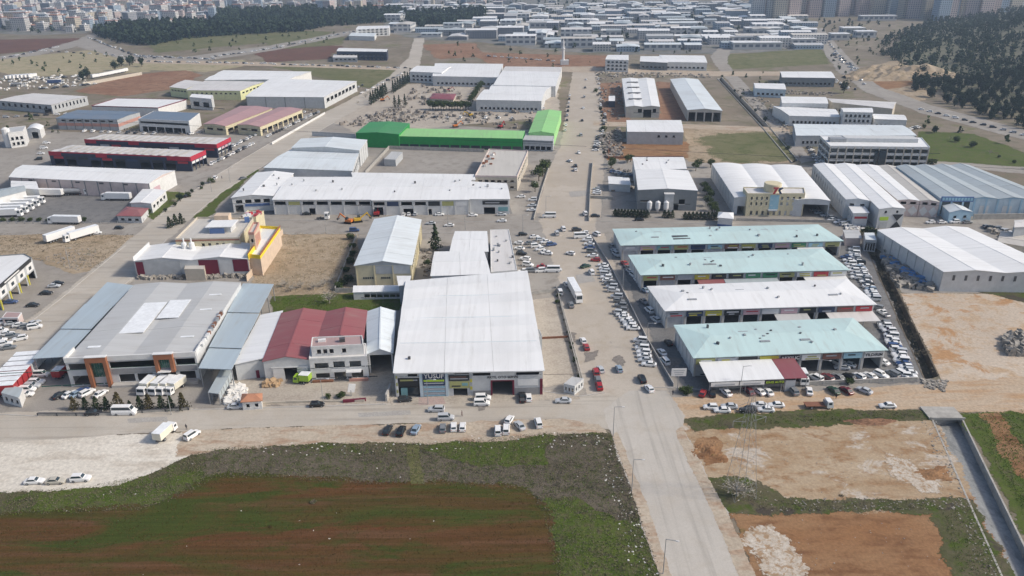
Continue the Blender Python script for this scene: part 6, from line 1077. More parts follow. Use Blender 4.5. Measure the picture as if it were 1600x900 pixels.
def treemass(name, label, items, mat, per=34, size=.16, seed=3):
    g = np.random.RandomState(seed); pts = []; sz = []; rn = []
    for x, y, z, h in items:
        u = g.uniform(0, 6.283, per); zz = g.uniform(.12, 1, per); rr = .34 * np.sqrt(np.clip(1.05 - zz, 0, 1)) * g.uniform(.4, 1.1, per); pts.append(np.stack([x + rr * np.cos(u) * h, y + rr * np.sin(u) * h, z + zz * h], 1)); sz.append(np.full(per, size * h)); rn.append(.15 + .5 * zz + g.uniform(-.15, .3, per))  # tone climbs from foot to tip, light from above put into the colour
    return tag(put(name, leafmesh(name, np.concatenate(pts), np.concatenate(sz), mat, g, np.concatenate(rn))), label, 'trees', None, 'stuff')
treemass('pine_wood', 'dense dark pine wood covering the upper right hill', HT[290:], 'f_pine', 26, .115)
FOR = [[(142, 50), (200, 42), (300, 38), (400, 34), (505, 26), (520, 40), (470, 50), (390, 54), (300, 60), (235, 72), (190, 68), (160, 60)], [(470, 22), (560, 18), (640, 18), (600, 36), (520, 42)], [(630, 24), (760, 18), (760, 34), (700, 46), (640, 42)], [(330, 20), (500, 16), (470, 28), (340, 32)]]
for k, pl in enumerate(FOR):
    its = [(x, y, -.3, rg.uniform(9, 15)) for x, y in sample(pl, 9.5 if k == 0 else 12, rg)]; treemass('far_wood', ('dark pine wood below the city at upper left', 'dark wood patch near the white three storey factory', 'dark wood patch at upper centre', 'thin dark tree belt inside the upper left city')[k], its, 'f_pine', 26, .17, 9 + k)
its = []
for pl, sp in (([(0, 95), (150, 82), (230, 100), (220, 112), (130, 118), (0, 112)], 34), ([(230, 64), (520, 48), (530, 70), (300, 84)], 38), ([(660, 66), (960, 84), (960, 110), (700, 96)], 40), ([(1290, 62), (1370, 60), (1400, 100), (1340, 104)], 26), ([(1340, 150), (1440, 182), (1600, 222), (1600, 236), (1440, 204)], 24), ([(1130, 110), (1215, 116), (1240, 150), (1160, 150)], 26), ([(0, 190), (80, 184), (120, 210), (20, 225)], 26), ([(930, 60), (1110, 84), (1100, 108), (960, 110)], 40)): its += [(x, y, -.2, rg.uniform(2, 6)) for x, y in sample(pl, sp, rg, .5)]
treemass('waste_ground_shrubs', 'small dark shrubs dotted over the far waste ground', its, 'f_leaf', 16, .18, 55)
# scattered scrub and grass on the near field (uncountable)
def tufts(name, label, poly, n_, hh, mat, seed, excl=(), up=True, wd=.26):
    g = np.random.RandomState(seed); P = [G(p) for p in poly]; W_ = [(p.x, p.y) for p in P]; EX = [[(G(q).x, G(q).y) for q in e] for e in excl]; x0, x1 = min(p[0] for p in W_), max(p[0] for p in W_); y0, y1 = min(p[1] for p in W_), max(p[1] for p in W_); pts = []
    cx = g.uniform(x0, x1, n_ // 14); cy_ = g.uniform(y0, y1, n_ // 14)
    while len(pts) < n_:
        k = g.randint(len(cx)); x, y = (cx[k] + g.normal() * 3.5, cy_[k] + g.normal() * 1.6) if g.rand() < .75 else (g.uniform(x0, x1), g.uniform(y0, y1))
        if inside((x, y), W_) and not any(inside((x, y), e) for e in EX): pts.append((x, y))
        elif g.rand() < .02: pts.append((x0 + (x1 - x0) * .5, y0 + (y1 - y0) * .5))
    P3 = []
    for x, y in pts:
        for q in range(3): P3.append((x + g.normal() * .25, y + g.normal() * .25, .05 + hh * g.uniform(.1, .9)))
    g2 = np.repeat(g.uniform(0, 1, len(pts)), 3)
    return tag(put(name, leafmesh(name, P3, hh * wd, mat, g, g2 * .8 + g.uniform(0, .2, len(P3)))), label, 'plants', None, 'stuff')
FIELD = [(0, 806), (225, 797), (265, 785), (340, 746), (440, 748), (560, 756), (700, 758), (820, 768), (850, 800), (872, 915), (0, 915)]
WEED = [(0, 768), (120, 764), (230, 744), (300, 710), (345, 700), (560, 692), (690, 692), (850, 677), (940, 679), (954, 686), (972, 736), (996, 802), (1034, 915), (0, 915)]
tufts('dry_scrub', 'grey brown dry scrub between verge and ploughed field', [p for p in WEED], 12000, .36, 'f_weed', 21, [FIELD])
tufts('green_weeds', 'green weeds among the dry scrub of the near field', WEED, 7000, .3, 'f_grass', 22, [FIELD])
tufts('field_stubble', 'thin red brown stubble and shoots on the ploughed field', FIELD, 7000, .14, 'f_field', 23, wd=.6)
tufts('plot_weeds', 'weeds along the upper edge of the bare building plot', [(1072, 656), (1200, 650), (1330, 644), (1452, 642), (1448, 654), (1200, 664), (1090, 672)], 1100, .32, 'f_grass', 24)
tufts('plot_weeds', 'weeds across the middle of the bare building plot', [(1200, 784), (1510, 780), (1522, 800), (1400, 798), (1180, 802), (1115, 752), (1180, 756)], 900, .34, 'f_weed', 25); tufts('plot_weeds', 'weeds beside the storm channel at lower right', [(1470, 800), (1520, 790), (1572, 905), (1500, 905)], 700, .32, 'f_grass', 26)
tufts('meadow_grass', 'rough grass on the meadow right of the storm channel', [(1512, 652), (1600, 642), (1720, 662), (1760, 915), (1666, 915)], 5000, .4, 'f_grass', 27); tufts('roadside_weeds', 'weeds and stalks fringing the left side of the main road', [(940, 676), (956, 680), (976, 734), (1000, 802), (1036, 905), (1005, 905), (970, 800), (948, 730)], 900, .34, 'f_weed', 28)
tufts('lot_scrub', 'dry scrub dotted over the fenced dry lot', [(395, 440), (440, 364), (556, 364), (552, 456), (520, 462), (430, 462)], 2200, .45, 'f_chaff', 29); tufts('lot_scrub', 'dark scrub and rubble on the dirt lot at left', [(0, 366), (212, 366), (190, 388), (150, 420), (118, 424), (50, 404), (0, 398)], 1500, .45, 'f_weed', 30); tufts('strip_grass', 'grass on the strip behind the red roofs', [(428, 466), (622, 460), (622, 484), (430, 490)], 1500, .35, 'f_grass', 31); tufts('ditch_weeds', 'dark weeds lining the ditch beside the market', [(1343, 366), (1360, 362), (1470, 588), (1448, 596)], 700, .5, 'f_weed', 32)
# litter, rubble, scrap
def bits(name, label, poly, n_, s0, s1, mat, seed, flat=.5, cat='rubble'):
    g = random.Random(seed); P = [G(p) for p in poly]; W_ = [(p.x, p.y) for p in P]; x0, x1 = min(p[0] for p in W_), max(p[0] for p in W_); y0, y1 = min(p[1] for p in W_), max(p[1] for p in W_); vs = []; fs = []; k = 0; tries = 0
    while k < n_ and tries < n_ * 30:
        tries += 1; x, y = g.uniform(x0, x1), g.uniform(y0, y1)
        if not inside((x, y), W_): continue
        k += 1; s_ = g.uniform(s0, s1); a = g.random() * 3.14; o = len(vs)
        for z in (0, 1):
            for u, v in ((-.5, -.5), (.5, -.5), (.5, .5), (-.5, .5)): X, Y = rot(u * s_ * g.uniform(.7, 1.3), v * s_ * g.uniform(.4, 1), a); vs.append((x + X, y + Y, z * s_ * flat * g.uniform(.5, 1.2) + .02))
        fs += [tuple(i + o for i in f) for f in CF]
    return tag(put(name, mesh(name, vs, fs, mat)), label, cat, None, 'stuff')
bits('litter', 'white litter strewn through the near weeds and field', WEED, 110, .1, .36, 'litter', 1, .25, 'litter'); bits('litter', 'white litter along the left edge of the main road', [(930, 680), (956, 684), (976, 734), (1000, 802), (1034, 905), (990, 905), (950, 780)], 130, .12, .5, 'litter', 2, .3, 'litter'); bits('litter', 'litter along the verge behind the parked cars', [(380, 690), (560, 690), (840, 676), (945, 678), (940, 700), (700, 705), (400, 715)], 110, .12, .5, 'litter', 3, .25, 'litter')
bits('stones', 'stones and clods on the bare building plots', [(1072, 662), (1450, 654), (1550, 900), (1190, 905)], 240, .08, .28, 'rubble', 4); bits('stones', 'stones along the storm channel edge', [(1440, 660), (1465, 660), (1560, 900), (1535, 900)], 220, .12, .45, 'rubble', 5); bits('stones', 'pale stones along the strip across the plots', [(1200, 780), (1510, 778), (1515, 796), (1200, 800)], 200, .12, .42, 'rubble', 6)
bits('rubble_heap', 'grey heap of rubble at the right edge of cleared lot', [(1565, 530), (1590, 522), (1640, 530), (1640, 556), (1575, 556)], 380, .6, 1.9, 'rubble', 7, 1.2); bits('rubble', 'rubble and stone dust beside the ditch end', [(1440, 592), (1480, 596), (1475, 612), (1445, 606)], 160, .3, 1.0, 'rubble', 8)
bits('waste_heap', 'heap of white and grey scrap beside the huge warehouse wall', [(1375, 400), (1395, 400), (1470, 448), (1455, 455), (1400, 448)], 340, .6, 2.2, 'rubble', 9, .8); bits('tarps', 'blue tarpaulins and sacks on the heap beside the warehouse', [(1378, 402), (1395, 404), (1450, 444), (1435, 446)], 34, 1.5, 3.4, 'tarp', 10, .5)
bits('scrap_heap', 'grey machine scrap stacked in the scrap yard', [(548, 186), (620, 170), (668, 178), (650, 192), (575, 200), (530, 196)], 150, .8, 3.0, 'scrap', 11, .8); bits('scrap_heap', 'mixed scrap between the yard trees', [(640, 134), (740, 140), (740, 166), (690, 170), (610, 172)], 70, 1, 3.6, 'scrap', 12, .8); bits('scrap_heap', 'pipes and steel stock in the equipment yard', [(660, 178), (860, 172), (830, 202), (700, 200)], 70, 1, 3.8, 'scrap', 13, .6); bits('scrap_heap', 'pale goods stacked in the scrap yard', [(560, 188), (640, 170), (800, 182), (700, 192)], 120, .6, 2.0, 'rubble', 14, .6)
bits('demolition_rubble', 'grey rubble strewn on the dirt lot below trailers', [(50, 404), (150, 385), (150, 412), (120, 424)], 220, .2, .7, 'rubble', 15); bits('plant_rubble', 'white sacks and scrap before the double gable hall', [(215, 437), (385, 436), (380, 428), (225, 428)], 240, .5, 1.8, 'rubble', 16, .8); bits('timber_pile', 'timber and boxes before the red roof hall', [(412, 606), (436, 604), (438, 596), (415, 597)], 40, .6, 1.8, 'wood', 17, .7); bits('stone_stock', 'white stone blocks stored by the ramp roof', [(352, 632), (385, 628), (382, 604), (360, 600)], 130, .6, 2, 'litter', 18, .5)
bits('wreck_parts', 'car parts and crates along the avenue right of the canal road', [(935, 215), (970, 200), (975, 246), (948, 248)], 240, .8, 2.6, 'scrap', 19, .7)

bits('yard_clutter', 'pallets and crates around the left workshops', [(130, 205), (300, 212), (420, 192), (500, 172), (470, 168), (330, 205), (120, 196)], 200, .5, 1.8, 'scrap', 41, .6); bits('yard_clutter', 'stock and pallets along the upper right canal', [(1140, 135), (1180, 140), (1240, 190), (1250, 230), (1215, 200)], 160, .5, 2.2, 'rubble', 42, .5); bits('yard_clutter', 'goods stacked between the offices by the highway', [(1210, 140), (1300, 146), (1300, 150), (1220, 148)], 90, .6, 2.4, 'scrap', 43, .6); bits('yard_clutter', 'stock beside the concrete hall on red earth', [(930, 118), (970, 118), (975, 186), (940, 200)], 130, .6, 2.4, 'scrap', 44, .6); bits('yard_clutter', 'stock along the road above the concrete halls', [(930, 112), (1110, 116), (1110, 122), (930, 120)], 160, .6, 2.6, 'rubble', 45, .6); bits('yard_clutter', 'pale goods behind the huge warehouse at right', [(1530, 352), (1590, 362), (1640, 380), (1560, 372)], 90, .8, 2.6, 'rubble', 46, .6); bits('yard_clutter', 'crates and pallets in the far transport yard', [(0, 118), (130, 118), (140, 134), (0, 142)], 120, .8, 3, 'litter', 47, .7); bits('yard_clutter', 'barrels and stock left of the cream hall', [(655, 395), (680, 380), (690, 420), (665, 440)], 90, .4, 1.5, 'scrap', 48, .6); bits('yard_clutter', 'goods left of the dark grey factory', [(950, 262), (990, 266), (990, 300), (955, 300)], 110, .5, 2, 'scrap', 49, .6); bits('yard_clutter', 'scattered junk beside the far market row end', [(1318, 345), (1350, 350), (1345, 372), (1316, 372)], 60, .5, 1.8, 'litter', 50, .6)
rb = random.Random(91)
BW = [((1130, 125), (1250, 250), 'along the upper canal'), ((1330, 130), (1300, 90), 'along the highway verge'), ((1440, 200), (1600, 262), 'beside the green field right of the long office'), ((930, 130), (946, 245), 'along the right side of the upper avenue'), ((640, 110), (560, 160), 'along the upper diagonal road'), ((1350, 365), (1390, 400), 'beside the head of the ditch'), ((260, 330), (330, 285), 'along the diagonal road near the depot'), ((1270, 250), (1330, 345), 'between canal and shallow roofed hall')]
for (p, q, w_) in BW:
    for k in range(9):
        t = (k + rb.uniform(-.35, .35)) / 8; tree(rb.choice(['bush', 'bush', 'bare', 'pine']), f'{ORD[k]} small shrub or tree {w_}, counted from upper left' if False else f'{ORD[k]} small scrubby tree in the line {w_}', (p[0] + (q[0] - p[0]) * t + rb.uniform(-3, 3), p[1] + (q[1] - p[1]) * t + rb.uniform(-1, 1)), rb.uniform(2, 5), rb.uniform(1, 1.5), name='scrub_tree', group='scrubby trees ' + w_)

# ------------------------------------------------------------------ street furniture, walls, pylon, people
def lamp(px, label, h=9, hd=0, arm=2.2):
    r = empty('street_lamp', G(px), label, 'street lamp', None, math.radians(hd)); put('pole', lampm, r, (0, 0, 0), 0, (1, 1, h)); put('arm', boxmesh('metal'), r, (arm / 2, 0, h - .05), 0, (arm, .1, .1)); put('lamp_head', boxmesh('s_white'), r, (arm, 0, h - .08), 0, (.7, .25, .14))
lampm = mesh('pole', *tapered([(0, 0, 0, .11), (0, 0, 1, .06)], 8), 'metal')
for p, l, h in (((987, 768), 'street lamp halfway along the left edge of the main road', 9), ((1036, 897), 'street lamp at the bottom left edge of the main road', 9), ((958, 682), 'street lamp at the mouth of the main road', 9), ((268, 648), 'concrete lamp post before the yard conifers', 9), ((669, 632), 'lamp post before the YUSUF warehouse', 8), ((1156, 616), 'lamp post under the lime lettered awning', 9), ((506, 634), 'lamp post at the works gate', 9), ((110, 420), 'lamp post in the showroom lot', 9), ((640, 364), 'lamp post on the cross street beside cream hall', 9), ((510, 366), 'lamp post above the dry lot', 9), ((727, 360), 'lamp post behind the rear hall', 9), ((817, 366), 'lamp post at the workshop corner', 9), ((700, 349), 'lamp post before the third white hall', 8), ((331, 300), 'lamp post on the diagonal road verge', 9), ((360, 286), 'second lamp post on the diagonal road verge', 9), ((1010, 545), 'lamp post beside the nearest avenue row', 9), ((973, 455), 'lamp post beside the third avenue row', 9), ((940, 340), 'lamp post on the avenue crossing', 9), ((853, 335), 'lamp post left of the avenue crossing', 9), ((1278, 600), 'lamp post before the maroon awning', 8)): lamp(p, l, h, random.choice([0, 10, -15]))
r = empty('road_sign', G((1058, 612)), 'white lettered board on a post left of the awnings', 'sign'); box(r, 'post', r.location + Vector((0, 0, 3)), (.2, .2, 6), 0, 'metal'); box(r, 'board', r.location + Vector((0, -.15, 6.4)), (4.2, .15, 2.4), 0, 's_white'); [box(r, 'text_stripe', r.location + Vector((0, -.24, 7 - k * .6)), (3.2 - k * .5, .03, .22), 0, 's_grey') for k in range(3)]
r = empty('stone_sign', G((549, 619)), 'tilted white lettered signboard at the works gate', 'sign', None, .35); put('post', boxmesh('metal'), r, (0, 0, 1), 0, (.2, .2, 2)); o = put('board', boxmesh('s_white'), r, (.3, 0, 2.6), 0, (2.0, .2, 2.6)); o.rotation_euler = (0, .25, 0)
# lattice pylon
def pylon(px, label, H=27, w0=5.4):
    r = empty('power_pylon', G(px), label, 'pylon', None, .2); w = lambda z: w0 / 2 * (1 - z / H * .86); lv = [0, 4, 8, 12, 15.5, 18.5, 21, 23, 25, 27]
    def bar(nm, a, c, t=.14):
        a, c = Vector(a), Vector(c); d = c - a; o = put(nm, boxmesh('metal'), r, (a + c) / 2, 0, (d.length, t, t)); o.rotation_euler = d.to_track_quat('X', 'Z').to_euler()
    cr = [(-1, -1), (1, -1), (1, 1), (-1, 1)]
    for x, y in cr: bar('leg', (x * w(0), y * w(0), 0), (x * w(H), y * w(H), H), .07)
    for z0, z1 in zip(lv, lv[1:]):
        for k in range(4):
            (x0, y0), (x1, y1) = cr[k], cr[(k + 1) % 4]; bar('brace', (x0 * w(z0), y0 * w(z0), z0), (x1 * w(z1), y1 * w(z1), z1), .03); bar('brace', (x1 * w(z0), y1 * w(z0), z0), (x0 * w(z1), y0 * w(z1), z1), .03)
    for z in (20, 23.5):
        for s_ in (-1, 1): bar('cross_arm', (s_ * w(z), -.3, z), (s_ * 4, 0, z + .4), .07); bar('cross_arm', (s_ * w(z), .3, z + 1.2), (s_ * 4, 0, z + .4), .05); bar('insulator', (s_ * 3.9, 0, z + .3), (s_ * 3.9, 0, z - 1), .1)
pylon((1156, 772), 'grey lattice power pylon standing in the bare building plot')
fence('rail_fence', 'low wall with railings before the yard conifers', [(60, 650), (150, 650), (295, 641)], .9, 'concrete_wall', .25, 6, cap='metal_dark'); fence('apron_wall', 'low white wall with posts along the market apron', [(1110, 609), (1250, 602), (1432, 595)], 1.1, 'concrete_wall', .25, 7, cap='w_concrete'); fence('park_fence', 'grey fence with posts between avenue parking and market lane', [(925, 372), (950, 412), (980, 470), (1012, 535), (1052, 604)], 1.1, 'metal', .1, 4, cap='w_concrete')
fence('yard_wall_avenue', 'crumbling wall between the concrete yard and avenue', [(869, 450), (886, 515), (907, 596)], 1.3, 'concrete_wall'); fence('cross_wall', 'low wall across the concrete yard beside the warehouse', [(846, 530), (888, 528)], .8, 'w_rust'); fence('cross_wall', 'low block wall at the head of the concrete yard', [(824, 462), (868, 456)], 1.4); fence('plot_wall', 'grey wall between the dry lot and cream hall', [(558, 370), (524, 456)], 1.8); fence('plot_wall', 'grey wall along the back of the grass strip', [(524, 458), (622, 456)], 2); fence('works_wall', 'beige kerb wall along the works yard', [(365, 634), (448, 630), (570, 628)], .7, 'w_beige'); fence('flower_bed', 'maroon brick bed beside the works gate', [(536, 629), (572, 626)], .8, 'w_maroon', .8); fence('end_pier', 'weathered wall pier left of the YUSUF front', [(604, 628), (611, 610)], 2.4, 'w_concrete', .5)
fence('plant_wall', 'cream wall running down beside the yellow plant', [(386, 440), (412, 410), (442, 366)], 2.6, 'w_peach', .3); fence('avenue_wall', 'long low wall on the left side of the upper avenue', [(834, 344), (846, 300), (858, 262)], 1.2); fence('side_wall', 'wall along the upper avenue plots on the right', [(920, 346), (922, 300), (926, 255)], 1.6); fence('side_wall', 'low wall around the plot below the grey factory', [(922, 310), (958, 312)], 1.6); fence('side_wall', 'red topped wall before the orange earth yard', [(952, 222), (950, 248), (1068, 247)], 1.4, 'w_rust'); fence('side_wall', 'wall before the cream office garden', [(1150, 345), (1260, 347), (1330, 349)], 1.3); fence('depot_fence', 'railing along the left street kerb below the truck yard', [(0, 350), (170, 350), (225, 346)], 1.4, 'metal', .1, 4, True); fence('cypress_wall', 'white wall along the diagonal road beside maroon workshops', [(425, 226), (508, 178)], 1.6, 'w_white'); fence('scrap_wall', 'grey panel wall between the scrap yard and the diagonal road', [(488, 212), (556, 216)], 3, 'w_light'); fence('far_yard_wall', 'long pale wall around the far transport yard', [(130, 134), (222, 117)], 3, 'w_beige')
b = Bld('container_cabin', 'grey roofed white site cabin at the avenue corner', 'cabin', [(881, 600), (898, 604), (912, 592), (894, 589)], 2.9, 'w_light').flat('r_grey', .12); b.row(0, 3, .9, 2.1, fill=.5); b.row(1, 3, .9, 2.1, fill=.5); b.done()
b = Bld('guard_cabin', 'white guard cabin with grey roof at the left yard gate', 'cabin', [(2, 614), (30, 622), (36, 607), (12, 602)], 3.2, 'w_white').flat('r_bluegrey', .15); b.row(0, 3, 1, 2.2, fill=.5); b.done()
b = Bld('gate_house', 'low gate house with orange tiled roof by the cross road', 'gatehouse', [(378, 628), (408, 626), (408, 616), (380, 617)], 2.8, 'w_white').hip('w_tile', 1.0, .4, .3); b.row(0, 2, .9, 2, fill=.4); b.done()
r = empty('culvert', G((1478, 654)), 'concrete culvert portal at the head of the storm channel', 'culvert'); o = put('deck', boxmesh('concrete_wall'), r, (0, 2.2, .25), -.05, (9, 6, .4)); put('pier', boxmesh('concrete_wall'), r, (0, 1.0, -1.5), 0, (.4, 1, 3)); put('head_wall', boxmesh('concrete_wall'), r, (0, -.7, .6), -.05, (9, .3, .4))
def mound(name, label, px, rx, ry, h, mat, seed):
    g = random.Random(seed); c = G(px); vs = []; fs = []; k = 22
    for j in range(k + 1):
        for i in range(k + 1):
            u, v = 2 * i / k - 1, 2 * j / k - 1; d = math.hypot(u, v) * (1 + .18 * math.sin(3 * math.atan2(v, u) + seed)); z = h * (max(0, 1 - d) ** .8) * (.7 + .5 * math.sin(u * 5 + seed) * math.cos(v * 4)) + (g.uniform(-.12, .12) * h if d < .95 else 0); vs.append((c.x + u * rx, c.y + v * ry, z if d < 1 else -.05))
    for j in range(k):
        for i in range(k): a = j * (k + 1) + i; fs.append((a, a + 1, a + k + 2, a + k + 1))
    m = mesh(name, vs, fs, mat); at = m.attributes.new('edge', 'FLOAT', 'POINT'); at.data.foreach_set('value', [1.0] * len(vs)); tag(put(name, m), label, 'earth mound')
mound('earth_mound', 'red earth heap beside the right edge of the main road', (1108, 706), 4.5, 5, .7, 'g_orange', 1); mound('earth_mound', 'low red earth heap near the white chalk streak', (1460, 742), 5, 2.5, .6, 'g_orange', 2); mound('earth_mound', 'dark red earth heap at the top edge of the plot', (1360, 660), 7, 1.6, 1.2, 'g_red', 3)
mound('soil_bank', 'bank of quarried earth beside the highway at right', (1408, 118), 60, 38, 12, 'g_dry', 6)
# people: one continuous skinned body each
def person_mesh(stride):
    J = [((0, 0, .95), .15), ((0, 0, 1.2), .15), ((0, 0, 1.42), .13), ((0, 0, 1.53), .055), ((0, .02, 1.66), .10), ((0, .01, 1.76), .07), ((.2, 0, 1.42), .06), ((.26, -stride * .3, 1.15), .045), ((.27, stride * .2 - .05, .9), .035), ((-.2, 0, 1.42), .06), ((-.26, stride * .3, 1.15), .045), ((-.27, -stride * .2 + .05, .9), .035), ((.1, 0, .88), .09), ((.11, stride * .5, .48), .065), ((.11, stride * .8, .06), .05), ((.11, stride * .8 + .16, .03), .04), ((-.1, 0, .88), .09), ((-.11, -stride * .35, .48), .065), ((-.11, -stride * .9, .08), .05), ((-.11, -stride * .9 + .15, .03), .04)]
    E_ = [(0, 1), (1, 2), (2, 3), (3, 4), (4, 5), (2, 6), (6, 7), (7, 8), (2, 9), (9, 10), (10, 11), (0, 12), (12, 13), (13, 14), (14, 15), (0, 16), (16, 17), (17, 18), (18, 19)]
    m = bpy.data.meshes.new('body'); m.from_pydata([j[0] for j in J], E_, []); o = bpy.data.objects.new('tmp', m); COL.objects.link(o); md = o.modifiers.new('s', 'SKIN')
    for v, j in zip(m.skin_vertices[0].data, J): v.radius = (j[1], j[1])
    m.skin_vertices[0].data[0].use_root = True; o.modifiers.new('d', 'SUBSURF').levels = 1; bpy.context.view_layer.update()
    me = bpy.data.meshes.new_from_object(o.evaluated_get(bpy.context.evaluated_depsgraph_get())); bpy.data.objects.remove(o); me.materials.clear(); me.materials.append(MAT['cloth']); return me
PM = [person_mesh(.28), person_mesh(.05)]
hair = cone_mesh('hair', [(.02, 1.86), (.09, 1.82), (.115, 1.74), (.10, 1.68)], 'dark', 10)
for p, h, c, l in (((292, 672), 0, (.03, .03, .04), 'person in dark clothes walking beside the pale lot truck'), ((722, 651), 90, (.10, .03, .03), 'person in dark brown clothes standing on the cross road'), ((1051, 618), 0, (.04, .04, .05), 'person in dark clothes below the white road sign'), ((1142, 620), 40, (.12, .05, .04), 'person in brown clothes before the white awning'), ((1306, 624), 0, (.02, .02, .025), 'person in black clothes behind the dark green car'), ((964, 417), 0, (.05, .05, .06), 'person in grey clothes on the lane left of market rows'), ((347, 280), 30, (.05, .04, .05), 'person in dark clothes by the diagonal road')):
    r = empty('person', G(p) + Vector((0, 0, .1)), l, 'person', None, math.radians(h)); put('body', random.choice(PM), r, col=c); put('hair', hair, r)

# ------------------------------------------------------------------ far town
EX = [[(1105, 92), (1125, 66), (1158, 44), (1180, 40), (1145, 75), (1140, 104)], [(1260, 40), (1296, 40), (1345, 104), (1310, 112)], [(640, 120), (636, 60), (645, 30), (670, 30), (668, 80), (660, 120)]] + FOR
rg = random.Random(77)
def boxvs(x, y, w, d, h, a):
    return [(*[q + p for q, p in zip(rot(u * w / 2, v * d / 2, a), (x, y))], z) for z in (-.2, h) for u, v in ((-1, -1), (1, -1), (1, 1), (-1, 1))]
_am = {}
def block(name, label, x, y, w, d, h, a, mat, roofm, cat, group):
    r = empty(name, (x, y, 0), label, cat, group, a); key = (round(w), round(d), round(h), mat)
    if key not in _am: _am[key] = mesh('block', boxvs(0, 0, w, d, h, 0), CF, mat)
    put('wall', _am[key], r); o = put('roof', boxmesh(roofm), r, (0, 0, h + .3), 0, (w + .6, d + .6, .6)); put('stair_head', boxmesh('w_light'), r, (w * .2, d * .1, h + 1.8), 0, (w * .25, d * .3, 2.6))
CITY = [(-20, -14), (860, -14), (800, 6), (640, 16), (400, 26), (300, 36), (150, 42), (130, 50), (60, 52), (-20, 46)]
pts = sample(CITY, (34, 40), rg, excl=EX); pts.sort(key=lambda p: p[1]); AM = ['apt_white', 'apt_cream', 'apt_grey', 'apt_pink', 'apt_white', 'apt_blue']
far_v = []; far_f = []
for k, (x, y) in enumerate(pts):
    w, d, h = rg.choice([12, 16, 20, 26]), rg.choice([11, 14, 18]), rg.choice([6, 9, 9, 12, 15, 18, 21]); a = rg.choice([.1, .12, -.05, 1.2]); 
    m_, r2 = rg.choice(AM), rg.choice(['w_tile', 'r_pale', 'w_light', 'r_grey', 'w_brick', 'r_dusty']); q_ = proj((x, y, 0))[0]
    if k < 290: block('apartment_block', f"{dict(apt_pink='pinkish', apt_white='white', apt_blue='blue grey', apt_cream='cream', apt_grey='grey')[m_]} {h // 3} storey {'broad' if w > 18 else 'narrow'} town block with {dict(w_tile='tile red', r_pale='pale', w_light='white', r_grey='grey', w_brick='brick red', r_dusty='dusty')[r2]} roof, {'far left' if q_ < 200 else 'left' if q_ < 400 else 'mid' if q_ < 600 else 'central'} city", x, y, w, d, h, a, m_, r2, 'building', 'hazy city blocks at upper left')
    else: far_f += [tuple(i + len(far_v) for i in f) for f in CF]; far_v += boxvs(x, y, w, d, h, a)
if far_v: tag(put('distant_city', mesh('distant_city', far_v, far_f, 'apt_white')), 'hazy mass of far city blocks along the top edge', 'city', None, 'stuff')
for k in range(16):
    x, y = G((2 + k * 3.2 if k < 14 else 90, 42 + (k % 2) * 2)).xy; 
block('apartment_block', 'cream seven storey apartment slab at the upper left edge', *G((28, 38)).xy, 46, 16, 22, .05, 'apt_cream', 'w_light', 'building', None)
block('apartment_block', 'blue grey apartment slab beside the cream slab at upper left', *G((66, 40)).xy, 30, 16, 20, .05, 'apt_blue', 'w_light', 'building', None)
CN = dict(apt_pink='pinkish', apt_white='white', apt_blue='blue grey', apt_cream='cream', apt_grey='grey')
RNM = dict(w_tile='tile red', r_pale='pale', w_light='white', r_grey='grey', w_brick='brick red', r_dusty='dusty')
def twl(m, x, row, h): return f"{CN[m]} {'taller' if h > 44 else 'lower'} tower, {row} row of the top right skyline, {ORD[min(29, (x - 1180) // 14)]} place from left"
for x in range(1182, 1600, 11):
    yb = 27 - 4 * math.sin(x * .02) + rg.uniform(-2, 2); h = rg.uniform(34, 52); p = G((x, yb)); block('apartment_tower', twl(m_ := rg.choice(['apt_pink', 'apt_white', 'apt_pink', 'apt_blue', 'apt_cream']), x, 'front', h), p.x, p.y, 21, 19, h, rg.uniform(-.2, .2), m_, 'w_light', 'tower block', 'towers along the top right skyline')
for x in range(1180, 1600, 17):
    p = G((x, 8 + rg.uniform(-4, 4))); block('apartment_tower', twl(m_ := rg.choice(['apt_pink', 'apt_white', 'apt_blue']), x, 'back', h_ := rg.uniform(36, 56)), p.x, p.y, 24, 20, h_, rg.uniform(-.2, .2), m_, 'w_light', 'tower block', 'towers along the top right skyline')
IND = [(600, 6), (860, 2), (1180, 6), (1268, 36), (1268, 76), (1150, 80), (1112, 82), (960, 82), (880, 78), (760, 64), (660, 60), (612, 48)]
pts = sample(IND, (46, 40), rg, .3, EX); pts.sort(key=lambda p: p[1])
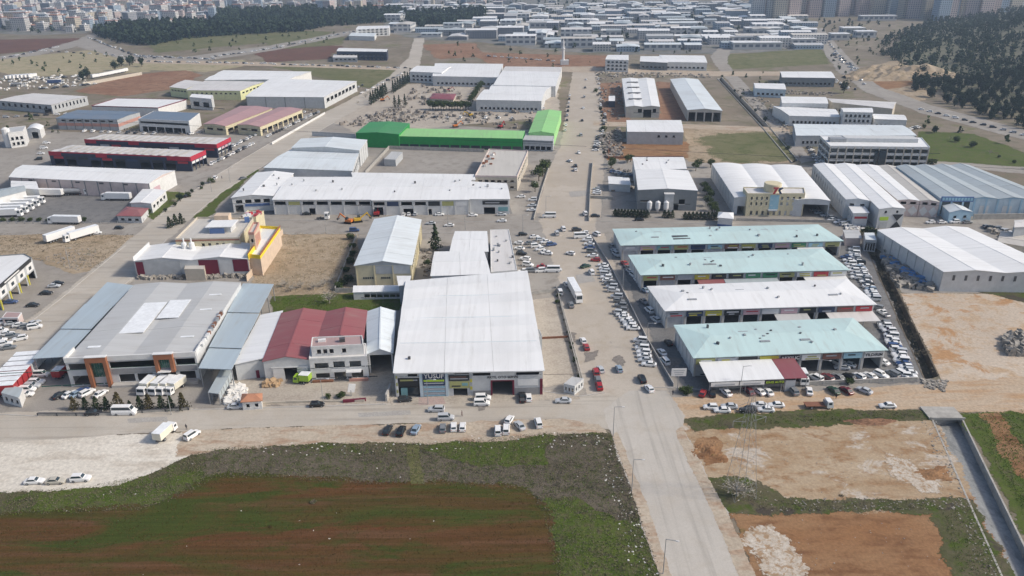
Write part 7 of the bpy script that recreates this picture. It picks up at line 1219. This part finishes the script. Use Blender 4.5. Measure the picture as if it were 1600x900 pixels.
for k, (x, y) in enumerate(pts[:295]):
    w, d, h = rg.uniform(18, 46), rg.uniform(14, 32), rg.choice([5, 6, 6, 7, 9, 12]); a = -.09 + rg.choice([0, 0, 1.57]); r = empty('far_factory', (x, y, 0), '', 'factory', 'far industrial halls', a)
    rm = rg.choice(['r_white', 'r_white', 'r_pale', 'r_cool', 'r_grey', 'r_bluegrey', 'r_beige'])
    put('wall', mesh('wall', boxvs(0, 0, w, d, h, 0), CF, rg.choice(['far_hall', 'far_hall', 'apt_grey', 'apt_white', 'apt_blue'])), r)
    vs = [(-w / 2 - .4, -d / 2 - .4, h + .02), (w / 2 + .4, -d / 2 - .4, h + .02), (w / 2 + .4, 0, h + 1.6), (-w / 2 - .4, 0, h + 1.6), (w / 2 + .4, d / 2 + .4, h + .02), (-w / 2 - .4, d / 2 + .4, h + .02)]; put('roof', mesh('roof', vs, [(0, 1, 2, 3), (3, 2, 4, 5), (0, 3, 5), (1, 4, 2)], rm), r); r['label'] = f"{dict(r_white='white', r_pale='pale', r_cool='cool white', r_grey='grey', r_bluegrey='blue grey', r_beige='beige')[rm]} roofed {'tall' if h > 10 else 'low'} {'wide' if w > 38 else 'short'} hall {'left of' if x < 120 else 'right of'} the hazy far avenue, {'nearer rows' if y < 1300 else 'farther rows'}"
its = [(x, y, -.2, rg.uniform(5, 9)) for x, y in sample(IND, 42, rg, .5, EX)] + [(x, y, -.2, rg.uniform(5, 9)) for x, y in sample(CITY, 26, rg, .5)] + [(x, y, -.2, rg.uniform(4, 8)) for x, y in sample([(1270, 30), (1400, 36), (1360, 66), (1300, 64)], 30, rg, .5)]
treemass('town_trees', 'small dark trees scattered among the far factories and city', its, 'f_pine', 16, .2, 33)
HP = [((1150, 66), 40, 18), ((1190, 52), 50, 24), ((1225, 58), 46, 20), ((1180, 76), 60, 22), ((1240, 70), 50, 20), ((1330, 52), 30, 22), ((1350, 58), 26, 18), ((1310, 62), 24, 16), ((1370, 32), 60, 14)]
for k, (p, w, d) in enumerate(HP):
    c = G(p); r = empty('roadside_hall', c, f'{ORD[k]} pale hall from the left of those along the far highway', 'hall', None, -.06); put('wall', mesh('wall', boxvs(0, 0, w, d, 8, 0), CF, 'far_hall'), r); put('roof', boxmesh('r_white'), r, (0, 0, 8.3), 0, (w + 1, d + 1, .6))

# ------------------------------------------------------------------ haze
n = N('haze'); n.t.nodes.remove(n.b); pv = n.n('VolumePrincipled'); pv.inputs['Color'].default_value = (.60, .77, 1.0, 1); pv.inputs['Density'].default_value = .00015; pv.inputs['Anisotropy'].default_value = .2; n.l(pv.outputs[0], n.out.inputs['Volume'])
hz = put('haze', mesh('haze', [(x, y, z) for z in (-4.5, 140) for x, y in ((-7600, -800), (7600, -800), (7600, 9400), (-7600, 9400))], CF, 'haze')); tag(hz, 'thin bluish haze over the whole district', 'haze', None, 'stuff')
